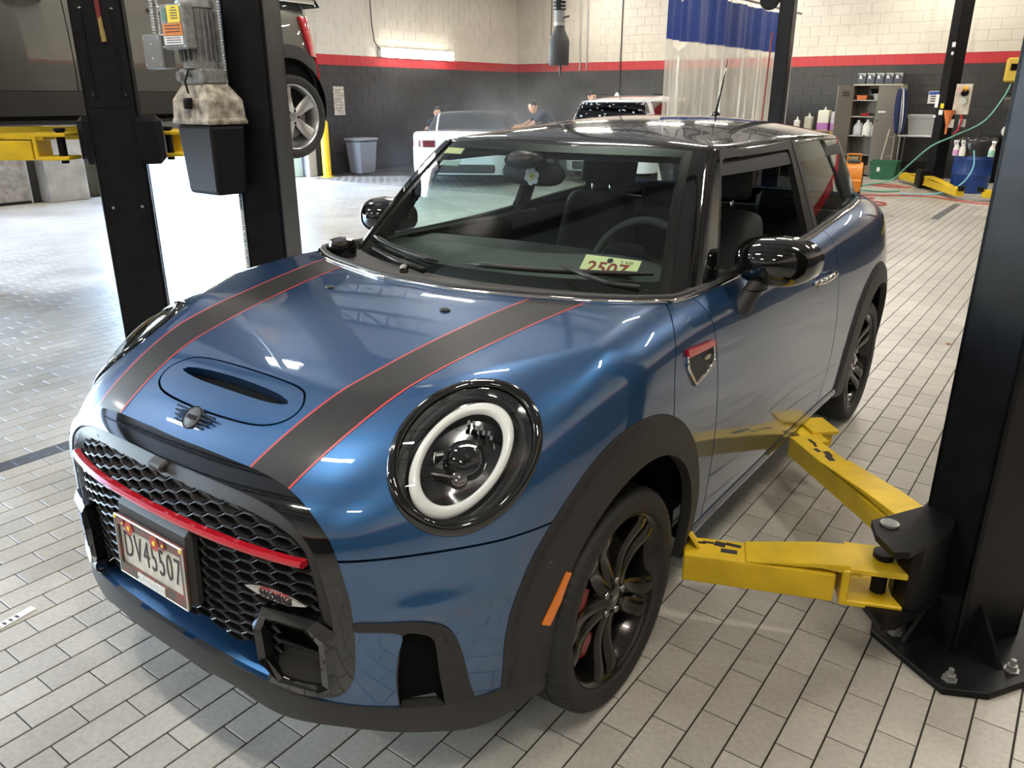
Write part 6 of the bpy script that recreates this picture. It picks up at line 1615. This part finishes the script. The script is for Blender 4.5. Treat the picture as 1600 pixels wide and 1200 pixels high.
# ---------------------------------------------------------------- steel cabinet with open doors, and what stands in and on it
M_CAB = mat('putty_cabinet_steel', (.20, .185, .16), .45, .2); M_CABIN = mat('cabinet_inside', (.16, .145, .125), .55)
def cabinet():
    e = empty('storage_cabinet', (-2.42, 16.85, 0), 0, 'tall grey steel cabinet with its doors open against the back wall', 'cabinet')
    W, D, H = .92, .46, 1.80
    MB().box((-W/2, 0, H/2), (.02, D, H)).build('side_panel', M_CAB, e); MB().box((W/2, 0, H/2), (.02, D, H)).build('side_panel', mat('cream_cabinet_edge', (.42, .38, .30), .5), e)
    MB().box((0, D/2, H/2), (W, .02, H)).build('back_panel', M_CABIN, e); MB().box((0, 0, H), (W+.02, D+.02, .025)).build('top_panel', mat('cream_cabinet_edge', (.42, .38, .30), .5), e)
    MB().box((0, 0, .05), (W, D, .03)).build('bottom_panel', M_CABIN, e)
    for z in (.42, .80, 1.18, 1.50): MB().box((-.0, 0, z), (W-.03, D-.03, .018)).build('shelf', mat('shelf_edge', (.36, .34, .30), .5), e)
    d = MB().box((-.22, -.0, H/2), (.44, .02, H-.03)).build('door', M_CAB, e); d.location = (-W/2, -D/2, .0); d.rotation_euler = (0, 0, math.radians(62))
    for k in range(3): s = MB().box((-.22, -.012, 1.66-.035*k), (.20, .004, .012)).build('door_slot', M_DARK, d)
    d = MB().box((.22, 0, H/2), (.44, .02, H-.03)).build('door', M_CABIN, e); d.location = (.03, -D/2-.01, 0); d.rotation_euler = (0, 0, math.radians(6))
    MB().box((.12, -.015, 1.28), (.14, .006, .03)).build('door_label', M_WHITE, d)
    MB().lathe([(.012, -.03), (.012, 0)], 8, 'y', (.06, 0, 1.1)).build('door_lock', M_DARK, d)
    return e
cabinet()
CBX, CBY = -2.42, 16.85
def jug(x, y, z, m, label, name='plastic_jug', s=1.0, cap=M_WHITE, group='jugs in the cabinet', fill=None):
    e = empty(name, (x, y, z), random.uniform(-.3, .3), label, 'jug', group); e.scale = (s, s, s)
    MB().loft([[(w*a, d*b, h) for a, b in ((-1, -.6), (-.6, -1), (.6, -1), (1, -.6), (1, .6), (.6, 1), (-.6, 1), (-1, .6))] for h, w, d in ((0, .068, .062), (.01, .075, .068), (.16, .075, .068), (.215, .05, .045), (.245, .024, .024), (.255, .022, .022))]).build('jug_body', m, e, smooth=False, auto=40)
    MB().lathe([(.024, .25), (.024, .285), (0, .286)], 12).build('jug_cap', cap, e, auto=40)
    MB().tube([(.03, 0, .235), (.07, 0, .225), (.078, 0, .17), (.07, 0, .14)], .010, 6).build('jug_handle', m, e)
    if fill: MB().box((0, -.069, .09), (.11, .002, .09)).build('jug_label', fill, e)
    return e
M_CLEARJUG = mat('clear_jug', (.48, .49, .50), .25); M_WHITEJUG = mat('white_jug', (.72, .71, .66), .4)
jug(CBX-.30, CBY-.10, .81, M_CLEARJUG, 'clear plastic jug on the cabinet shelf, left of the white jug', s=1.05)
jug(CBX-.12, CBY-.10, .81, M_WHITEJUG, 'white plastic jug in the middle of the cabinet shelf', s=1.1)
jug(CBX+.05, CBY-.10, .81, M_CLEARJUG, 'clear plastic jug on the cabinet shelf, right of the white jug', s=1.05)
def crate(x, y, z, d, m, label, cat='box', name='storage_box', lid=None, rz=0, group=None):
    e = empty(name, (x, y, z), rz, label, cat, group)
    a, b, h = d; MB().loft([[(s*a/2*p, s*b/2*q, zz) for p, q in ((-1, -1), (1, -1), (1, 1), (-1, 1))] for zz, s in ((0, .86), (h*.9, 1.0))]+[[(s*a/2*p, s*b/2*q, zz) for p, q in ((-1, -1), (1, -1), (1, 1), (-1, 1))] for zz, s in ((h*.9, 1.06), (h, 1.06), (h, .98), (h*.25, .86))], caps=True).build('tub', m, e)
    if lid: MB().box((0, 0, h+.012), (a*1.08, b*1.08, .025), bev=.008).build('lid', lid, e)
    return e
M_GREEN = mat('green_plastic', (.02, .12, .06), .4); M_TOTE = mat('grey_tote_plastic', (.36, .36, .35), .45)
c = crate(-1.95, 16.15, 0, (.50, .42, .36), M_GREEN, 'dark green plastic storage tub on the floor before the cabinet', 'bin', 'storage_tub'); MB().box((-.08, -.205, .2), (.06, .004, .08)).build('tub_label', M_WHITE, c)
crate(-1.46, 16.75, .85, (.56, .42, .36), M_TOTE, 'grey lidded tote standing on the side table by the cabinet', 'box', 'storage_tote', M_TOTE)
crate(CBX+.18, CBY-.05, 1.19, (.26, .28, .12), mat('blue_tray', (.03, .14, .36), .4), 'blue plastic tray on the middle cabinet shelf', 'tray', 'plastic_tray')
crate(CBX-.30, CBY-.05, 1.51, (.20, .2, .09), mat('orange_case', (.60, .16, .04), .45), 'small orange case on the top cabinet shelf', 'case', 'parts_case')
crate(CBX+.05, CBY-.05, 1.51, (.24, .2, .12), M_TOTE, 'small grey case on the top cabinet shelf', 'case', 'parts_case')
crate(CBX+.0, CBY+.05, 1.63, (.34, .2, .10), M_DARK, 'dark case stacked above the grey case in the cabinet', 'case', 'parts_case')
crate(CBX-.30, CBY-.06, .065, (.24, .26, .32), mat('cardboard', (.34, .23, .12), .8), 'brown cardboard box on the cabinet bottom', 'box', 'cardboard_box')
crate(CBX+.02, CBY-.06, .065, (.22, .22, .14), mat('tan_crate', (.26, .17, .09), .8), 'low tan crate on the cabinet bottom', 'box', 'parts_crate')
crate(CBX-.2, CBY-.02, 1.195, (.16, .2, .05), M_RED, 'flat red tray on the middle cabinet shelf', 'tray', 'plastic_tray')
# five small dark cartons on top
for k in range(5):
    e = empty('oil_carton', (CBX-.36+.175*k, CBY-.02, 1.815), 0, ['leftmost', 'second', 'middle', 'fourth', 'rightmost'][k]+' dark carton with a pale letter in the row on the cabinet', 'carton', 'cartons on the cabinet')
    MB().box((0, 0, .105), (.155, .20, .21), bev=.004).build('carton_body', mat('carton_navy', (.05, .055, .075), .5), e)
    MB().prism([(-.077, .21), (.077, .21), (.077, .14), (.02, .18), (-.077, .19)], -.103, -.101, 'y').build('carton_flash', mat('carton_grey', (.35, .35, .36), .5), e)
    text_mesh('carton_letter', 'R', .09, M_WHITE, e, Matrix.Translation((-.02, -.104, .13)) @ Matrix.Rotation(PI/2, 4, 'X'), .001, bold=.003)
# bench with jugs left of the cabinet
e = empty('wooden_bench', (-3.75, 16.85, 0), 0, 'wooden-topped bench left of the cabinet, behind the car roof', 'bench')
MB().box((0, 0, .84), (1.5, .5, .09), bev=.005).build('bench_top', mat('pale_wood', (.48, .30, .13), .6, noise=(5, .2, 5)), e)
for (x, y) in ((-.7, -.2), (.7, -.2), (-.7, .2), (.7, .2)): MB().box((x, y, .40), (.06, .06, .80)).build('leg', M_BLACKPOST, e)
MB().box((0, 0, .35), (1.4, .45, .03)).build('lower_shelf', M_GALV, e)
for (x, s, w, lab, pump) in ((-.30, .8, M_WHITEJUG, 'small white jug at the left end of the row on the bench', 0), (-.05, 1.1, mat('olive_jug', (.45, .44, .34), .45), 'olive grey canister on the bench beside the small white jug', 0), (.27, 1.6, mat('cream_jug', (.66, .64, .52), .4), 'tall cream canister on the bench, left of the purple one', 1), (.54, 1.5, mat('lilac_jug', (.55, .50, .56), .35), 'tall clear canister with purple liquid on the bench', 1)):
    e2 = empty('liquid_canister', (-3.70+x, 16.75, .885), 0, lab, 'canister', 'canisters on the bench'); h = .26*s
    MB().box((0, 0, h/2), (.15*s, .13*s, h), bev=.02).build('canister_body', w, e2)
    MB().lathe([(.02, h), (.02, h+.04), (.012, h+.045), (.012, h+.07), (0, h+.071)], 10).build('canister_cap', M_WHITE, e2)
    if pump and 'purple' in lab: MB().box((0, 0, h*.22), (.152*s, .132*s, h*.42), bev=.02).build('purple_liquid', mat('purple_liquid', (.38, .12, .38), .3), e2)
# side table right of the cabinet with cloths
e = empty('side_table', (-1.45, 16.75, 0), 0, 'narrow grey side table carrying the tote, right of the cabinet', 'table')
MB().box((0, 0, .83), (.86, .52, .035), bev=.005).build('table_top', M_GALV, e)
for (x, y) in ((-.38, -.22), (.38, -.22), (-.38, .22), (.38, .22)): MB().tube([(x, y, 0), (x, y, .82)], .018, 8).build('leg', M_GALV, e)
MB().box((0, .1, .3), (.8, .3, .02)).build('lower_shelf', M_BLACKPOST, e)
def cloth(x, y, z, w, h, label, name, m, stripes=None):
    e = empty(name, (x, y, z), 0, label, 'cloth'); P = []
    for j in range(9):
        row = []
        for i in range(13):
            u = i/12-.5; t = j/8; row.append((u*w*(.45+.55*t*(1-t)*2)+.06*t, .03*math.sin(i*1.3+j*.2), -h*t))
        P.append(row)
    o = MB().grid(np.array(P)).build('cloth', m, e, smooth=True, fixn=False); md = o.modifiers.new('s', 'SOLIDIFY'); md.thickness = .006
    if stripes:
        for k in range(2):
            q = [[(r[6+2*k][0], r[6+2*k][1]-.014, r[6+2*k][2]), (r[7+2*k][0], r[7+2*k][1]-.014, r[7+2*k][2])] for r in P]; MB().grid(np.array(q)).build('stripe', stripes, e, fixn=False)
cloth(-1.90, 16.36, 1.72, .34, .85, 'dark blue cloth with white stripes hanging beside the cabinet', 'hanging_cloth', mat('navy_cloth', (.02, .03, .09), .9), M_WHITE)
cloth(-1.05, 16.45, .83, .16, .35, 'grey rag hanging over the edge of the side table', 'hanging_rag', mat('grey_rag', (.25, .25, .24), .9))
m = MB(); m.tube([(-2.16, 16.50, .02), (-2.06, 16.56, .95)], .014, 8); tag(m.build('broom_stick', mat('pale_stick', (.55, .50, .40), .5)), 'pale broom stick leaning between the cabinet and the table', 'stick')
# wall sign
e = empty('wall_sign', (-1.40, YB-.016, 1.56), 0, 'small white sign with a blue heading on the black wall', 'sign')
MB().box((0, 0, 0), (.32, .012, .24)).build('sign_board', M_WHITE, e); MB().box((0, -.008, .08), (.30, .003, .06)).build('sign_heading', mat('sign_blue', (.03, .10, .40), .5), e)
m = MB(); 
for k in range(3): m.box((-.02*k, -.008, .02-.045*k), (.24-.05*k, .003, .018))
o = m.build('sign_text', M_INK, e); o['kind'] = 'stuff'
m = MB(); m.box((-1.13, YB-.03, 1.25), (.05, .02, .62)); tag(m.build('yellow_level', mat('ochre', (.50, .36, .12), .5)), 'narrow ochre wooden strip hanging on the wall below the sign', 'strip')
# orange floor blower
def blower():
    e = empty('floor_blower', (-1.86, 13.2, 0), .25, 'orange floor blower with black handle behind the blue car', 'blower')
    mo = mat('orange_plastic', (.62, .20, .012), .4)
    P = []; 
    for (x, s) in ((-.16, .80), (-.145, 1.0), (.145, 1.0), (.16, .80)):
        P.append([(x, .245*s*math.cos(a), .27+.245*s*math.sin(a)) for a in np.linspace(0, 2*PI, 28, endpoint=False)])
    MB().loft(P).build('fan_housing', mo, e, auto=40)
    MB().box((0, -.22, .15), (.30, .22, .20), bev=.02).build('outlet', mo, e)
    for s in (-1, 1):
        MB().lathe([(0, .0), (.15, .0), (.15, .012), (.17, .012), (.17, 0)], 28, 'x').xf(Matrix.Translation((s*.162, 0, .27)) @ Matrix.Diagonal((s, 1, 1, 1))).build('intake_grille', M_DARK, e)
        for y in (-.2, .2): MB().lathe([(0, -.02), (.035, -.02), (.035, .02), (0, .02)], 14, 'x', (s*.14, y, .035)).build('foot_wheel', M_TRIM, e)
    MB().box((0, .02, .52), (.20, .22, .06), bev=.015).build('switch_panel', M_TRIM, e)
    MB().tube([(-.10, .12, .52), (-.10, .10, .64), (.10, .10, .64), (.10, .12, .52)], .018, 8).build('carry_handle', mo, e)
    MB().tube([(.1, .15, .3), (.1, .2, .6), (.1, .22, .95)], .014, 8).build('pull_handle', M_TRIM, e)
blower()
# blue drum with bag and spray bottles
def drum():
    e = empty('blue_drum', (-.22, 14.55, 0), 0, 'blue plastic drum lined with a black bin bag, spray bottles on its rim', 'drum')
    MB().lathe([(.27, 0), (.29, .02), (.295, .10), (.305, .30), (.31, .31), (.305, .32), (.305, .55), (.31, .56), (.305, .57), (.295, .80), (.28, .86), (.285, .88), (.26, .88), (.26, .5)], 36).build('drum_body', mat('blue_drum_plastic', (.012, .045, .20), .4, noise=(6, .2, 5)), e, auto=40)
    V = []; n = 40; P = []
    for (r, z) in ((.24, .70), (.27, .90), (.30, .91), (.315, .86), (.318, .76), (.312, .64), (.305, .62)):
        P.append([(r*(1+.02*math.sin(k*2.1+z*20))*math.cos(2*PI*k/n), r*(1+.02*math.sin(k*2.1+z*20))*math.sin(2*PI*k/n), z+.012*math.sin(k*1.7)) for k in range(n)])
    MB().loft(P, caps=False).build('bin_bag', mat('black_bin_bag', (.02, .02, .022), .22), e, smooth=True)
    text_mesh('drum_print', 'Rinse', .10, mat('faded_white_print', (.35, .40, .5), .6), e, Matrix.Translation((-.10, -.300, .33)) @ Matrix.Rotation(-.33, 4, 'Z') @ Matrix.Rotation(PI/2, 4, 'X') @ Matrix.Rotation(PI/2, 4, 'Z'), .001) if False else None
    for (a, m, lab) in ((-2.35, mat('pink_fluid', (.62, .30, .55), .3), 'spray bottle with pink fluid hooked on the blue drum rim'), (-2.0, M_WHITEJUG, 'white spray bottle hooked on the blue drum rim'), (-.75, mat('mint_fluid', (.30, .55, .45), .3), 'spray bottle with mint green fluid hooked on the blue drum rim')):
        b = empty('spray_bottle', (-.22+.37*math.cos(a), 14.55+.37*math.sin(a), .62), a+PI/2, lab, 'spray bottle', 'spray bottles on the drum')
        MB().lathe([(.045, 0), (.05, .01), (.05, .10), (.04, .15), (.016, .19), (.016, .21)], 16).build('bottle', M_WHITEJUG, b, auto=40); MB().lathe([(.0505, .012), (.0515, .02), (.0515, .095), (.0505, .1)], 16).build('fluid_label', m, b)
        MB().box((0, -.02, .235), (.03, .09, .04), bev=.008).build('trigger_head', M_WHITE, b); MB().box((0, -.045, .19), (.012, .015, .06), rx=.3).build('trigger', M_WHITE, b)
drum()
# work shelf on the right of the wall with odds and ends
e = empty('work_counter', (.35, 16.75, 0), 0, 'black work counter and shelf at the right end of the back wall', 'counter')
MB().box((0, 0, .84), (1.6, .55, .04), bev=.005).build('counter_top', M_BLACKPOST, e); MB().box((0, .02, .42), (1.6, .5, .80)).build('counter_body', M_DARK, e)
MB().box((.05, .12, 1.62), (1.2, .30, .025), bev=.003).build('upper_shelf', M_BLACKPOST, e); MB().box((.05, -.02, 1.47), (1.1, .10, .16), rx=.5).build('shelf_valance', mat('brown_panel', (.10, .08, .065), .6), e)
MB().lathe([(.11, 0), (.12, .02), (.05, .06), (0, .065)], 20, 'z', (-.1, -.05, 1.50)).build('shelf_lamp', M_WHITE, e)
e = empty('cleaner_bottle', (.05, 16.85, 1.635), 0, 'bottle with an orange label on the black wall shelf', 'bottle')
MB().lathe([(.05, 0), (.052, .01), (.052, .2), (.03, .26), (.018, .27), (.018, .31), (0, .311)], 16).build('bottle', M_CLEARJUG, e, auto=40); MB().lathe([(.0525, .03), (.053, .04), (.053, .16), (.0525, .17)], 16).build('bottle_label', mat('orange_label', (.75, .28, .06), .5), e); MB().lathe([(.02, .28), (.02, .33), (0, .331)], 12).build('bottle_cap', mat('blue_cap', (.05, .15, .4), .4), e)
e = empty('red_tool_case', (.40, 16.85, 1.635), 0, 'small red case lying on the black wall shelf', 'case'); MB().box((0, 0, .05), (.22, .14, .10), bev=.02).build('case_body', M_RED, e); MB().tube([(-.05, -.08, .06), (-.05, -.1, .08), (.05, -.1, .08), (.05, -.08, .06)], .008, 6).build('case_handle', M_DARK, e)
# parts on the counter
for (x, y, s, lab) in ((.02, 16.60, .10, 'leftmost'), (.28, 16.58, .12, 'middle'), (.60, 16.62, .13, 'rightmost')):
    e = empty('paper_roll', (x, y, .865), 0, lab+' white paper roll lying on the black counter', 'paper roll', 'paper rolls on the counter')
    MB().lathe([(.03, -.12), (s, -.12), (s, .12), (.03, .12)], 24, 'y', (0, 0, s)).build('roll', M_WHITE, e, auto=40); MB().lathe([(.03, -.121), (.035, -.122), (.035, -.1)], 16, 'y', (0, 0, s)).build('roll_core', mat('cardboard', (.34, .23, .12), .8), e)
# control board on post D with funnel and red strap
e = empty('tool_board', (-.64, 14.75, 1.28), math.radians(-10), 'pale board with gauges and an orange funnel on the black post', 'board')
MB().box((.05, 0, .25), (.26, .03, .50), bev=.004).build('board', mat('pale_ply', (.50, .45, .36), .6, noise=(12, .15, 4)), e)
for (x, z, r, m) in ((.0, .40, .05, mat('pinkish', (.55, .35, .33), .5)), (.08, .36, .06, M_DARK), (.08, .42, .045, mat('amber_knob', (.75, .40, .05), .4)), (.10, .22, .045, M_GREYMETAL)): MB().lathe([(r, -.06), (r, -.02), (r*.6, -.015)], 16, 'y', (x, 0, z)).build('gauge', m, e)
m = MB(); m.lathe([(.10, .05), (.095, .05), (.02, -.20), (.015, -.35), (.02, -.35)], 18, 'z', (-.10, -.08, .02)); m.build('funnel', mat('orange_funnel', (.70, .20, .06), .45), e, auto=40)
m = MB(); m.tube([(.09, -.05, .0), (.12, -.07, -.1), (.09, -.06, -.25), (.02, -.05, -.33)], .018, 8); m.build('red_strap', M_RED, e)
MB().box((-.06, -.02, -.15), (.09, .01, .14)).build('tag_card', M_WHITE, e); MB().box((.12, -.02, -.14), (.11, .01, .13)).build('tag_card', M_TOTE, e)
# hose reel box with green hose
e = empty('hose_reel_box', (-.12, 17.05, 2.05), .2, 'yellow hose reel box high on the back wall, green hose leaving it', 'hose reel')
MB().box((0, 0, 0), (.30, .22, .44), bev=.03).build('reel_case', mat('reel_yellow', (.60, .42, .06), .45), e); MB().box((.0, -.115, .05), (.16, .01, .12)).build('reel_label', M_DARK, e)
def hose(pts, r, nm, m, label, cat='hose'):
    P = smooth_poly3(pts, 8); tag(MB().tube(P, r, 6).build(nm, m, smooth=True), label, cat)
def smooth_poly3(pts, n):
    P = np.array(pts, float); out = []; k = len(P)
    for i in range(k-1):
        p0 = P[max(i-1, 0)]; p1 = P[i]; p2 = P[i+1]; p3 = P[min(i+2, k-1)]
        for j in range(n):
            t = j/n; out.append(tuple(.5*((2*p1)+(-p0+p2)*t+(2*p0-5*p1+4*p2-p3)*t*t+(-p0+3*p1-3*p2+p3)*t**3)))
    return out+[tuple(P[-1])]
M_HOSEG = mat('green_air_hose', (.16, .42, .32), .4); M_HOSER = mat('red_air_hose', (.45, .08, .06), .45); M_HOSEB = mat('blue_air_hose', (.20, .50, .62), .4)
hose([(-.12, 16.9, 1.80), (-.15, 16.4, 1.55), (-.30, 15.6, 1.15), (-.62, 14.7, .92), (-.9, 14.4, .75), (-1.25, 14.6, .40), (-1.55, 14.9, .10), (-1.9, 14.6, .02), (-2.0, 13.9, .015), (-1.5, 13.6, .015), (-1.2, 13.9, .015)], .014, 'green_air_hose', M_HOSEG, 'green air hose drooping from the wall reel to the floor')
hose([(-.20, 14.18, .72), (-.16, 14.15, .45), (-.25, 13.95, .2), (-.45, 13.7, .06), (-.8, 13.5, .015), (-1.1, 13.4, .015)], .013, 'pale_blue_air_hose', M_HOSEB, 'pale blue air hose hanging down the front of the blue drum')
hose([(.9, 13.0, .015), (.3, 12.75, .015), (-.2, 13.0, .015), (-.7, 13.3, .015), (-1.3, 13.0, .015), (-1.9, 12.7, .015), (-2.2, 12.2, .015), (-1.7, 11.8, .015), (-1.1, 11.6, .015), (-1.0, 11.9, .015), (-1.45, 12.2, .015), (-1.3, 12.5, .015), (-1.75, 12.6, .015)], .012, 'red_air_hose', M_HOSER, 'red air hose looping over the floor behind the blue car')
hose([(-1.2, 14.6, .015), (-1.6, 14.9, .015), (-1.9, 14.75, .015), (-1.5, 14.5, .015), (-1.1, 14.3, .05)], .012, 'red_air_line', M_HOSER, 'short red air line beside the far yellow lift arm')
# floor scraps: paper tag, dry leaves, caster at left edge
e = empty('paper_tag', (-.885, -.84, .002), .15, 'white printed paper tag lying on the tiles at the left edge', 'paper tag')
MB().box((0, 0, 0), (.03, .14, .001)).build('paper', M_WHITE, e); m = MB()
for k in range(4): m.box((0, -.045+.02*k, .001), (.018, .008, .001))
o = m.build('paper_print', M_INK, e); o['kind'] = 'stuff'
e = empty('trolley_caster', (-2.30, -.36, 0), .4, 'black caster wheel of a trolley, cut by the left edge', 'caster')
MB().lathe([(0, -.02), (.05, -.02), (.055, -.012), (.055, .012), (.05, .02), (0, .02)], 24, 'y', (0, 0, .055)).build('caster_wheel', M_TYRE, e, auto=40); MB().box((0, 0, .125), (.07, .07, .06), bev=.01).build('caster_fork', M_TRIM, e); MB().lathe([(.03, .15), (.03, .2), (0, .2)], 14).build('caster_stem', M_TRIM, e)
ml = mat('dry_leaf', (.30, .15, .06), .8)
for (x, y, s, lab) in ((1.0, .98, .022, 'small brown dry leaf on the tiles between the two yellow arms'), (1.03, 4.25, .03, 'tan dry leaf on the tiles beyond the rear wheel'), (-2.0, -.46, .015, 'small pale stone on the tiles beside the dark tile strip')):
    m = MB(); m.add([(0, -s, .002), (s*.6, 0, .006), (0, s, .003), (-s*.6, 0, .007), (0, 0, .002)], [(0, 1, 4), (1, 2, 4), (2, 3, 4), (3, 0, 4)]); o = m.build('dry_leaf', ml, loc=(x, y, 0)); md = o.modifiers.new('s', 'SOLIDIFY'); md.thickness = .002; tag(o, lab, 'leaf')
# yellow flap at the end of the near front arm
q = MB(); q.prism([(-.045, 0), (.045, 0), (.03, .075), (-.03, .075)], -.004, .004, 'y', Matrix.Translation((.865, .452, .262)) @ Matrix.Rotation(2.2, 4, 'Z') @ Matrix.Rotation(-.6, 4, 'X')); parent_keep(q.build('arm_flap', M_YELLOW), PE)
# ---------------------------------------------------------------- steam drifting over the washed cars
def steam():
    o = MB().box((-8.6, 12.9, 1.35), (5.6, 7.2, 2.7)).build('steam', None)
    m = bpy.data.materials.new('steam_volume'); m.use_nodes = True; N = m.node_tree.nodes; L = m.node_tree.links; N.clear()
    out = N.new('ShaderNodeOutputMaterial'); v = N.new('ShaderNodeVolumeScatter'); v.inputs['Color'].default_value = (.92, .95, 1, 1); v.inputs['Anisotropy'].default_value = .2
    tc = N.new('ShaderNodeTexCoord'); nz = N.new('ShaderNodeTexNoise'); nz.inputs['Scale'].default_value = .75; nz.inputs['Detail'].default_value = 3; L.new(tc.outputs['Object'], nz.inputs['Vector'])
    mr = N.new('ShaderNodeMapRange'); mr.inputs[1].default_value = .42; mr.inputs[2].default_value = .72; mr.inputs[3].default_value = .0; mr.inputs[4].default_value = .15; L.new(nz.outputs['Fac'], mr.inputs[0])
    sx = N.new('ShaderNodeSeparateXYZ'); L.new(tc.outputs['Generated'], sx.inputs[0])
    fall = None
    for ax, (lo, hi) in (('X', (.22, .3)), ('Y', (.2, .3)), ('Z', (.0, .75))):
        a = N.new('ShaderNodeMapRange'); a.interpolation_type = 'SMOOTHSTEP'
        if ax == 'Z': a.inputs[1].default_value = 1.0; a.inputs[2].default_value = .35; L.new(sx.outputs[ax], a.inputs[0])
        else:
            s1 = N.new('ShaderNodeMath'); s1.operation = 'SUBTRACT'; s1.inputs[1].default_value = .5; L.new(sx.outputs[ax], s1.inputs[0]); s2 = N.new('ShaderNodeMath'); s2.operation = 'ABSOLUTE'; L.new(s1.outputs[0], s2.inputs[0])
            a.inputs[1].default_value = .5; a.inputs[2].default_value = .25; L.new(s2.outputs[0], a.inputs[0])
        mu = N.new('ShaderNodeMath'); mu.operation = 'MULTIPLY'; L.new(a.outputs[0], mu.inputs[0]); L.new(fall if fall else mr.outputs[0], mu.inputs[1]); fall = mu.outputs[0]
    L.new(fall, v.inputs['Density']); L.new(v.outputs[0], out.inputs['Volume']); o.data.materials.append(m)
    tag(o, 'pale steam drifting over the cars being washed by the dark wall', 'steam', kind='stuff')
steam()
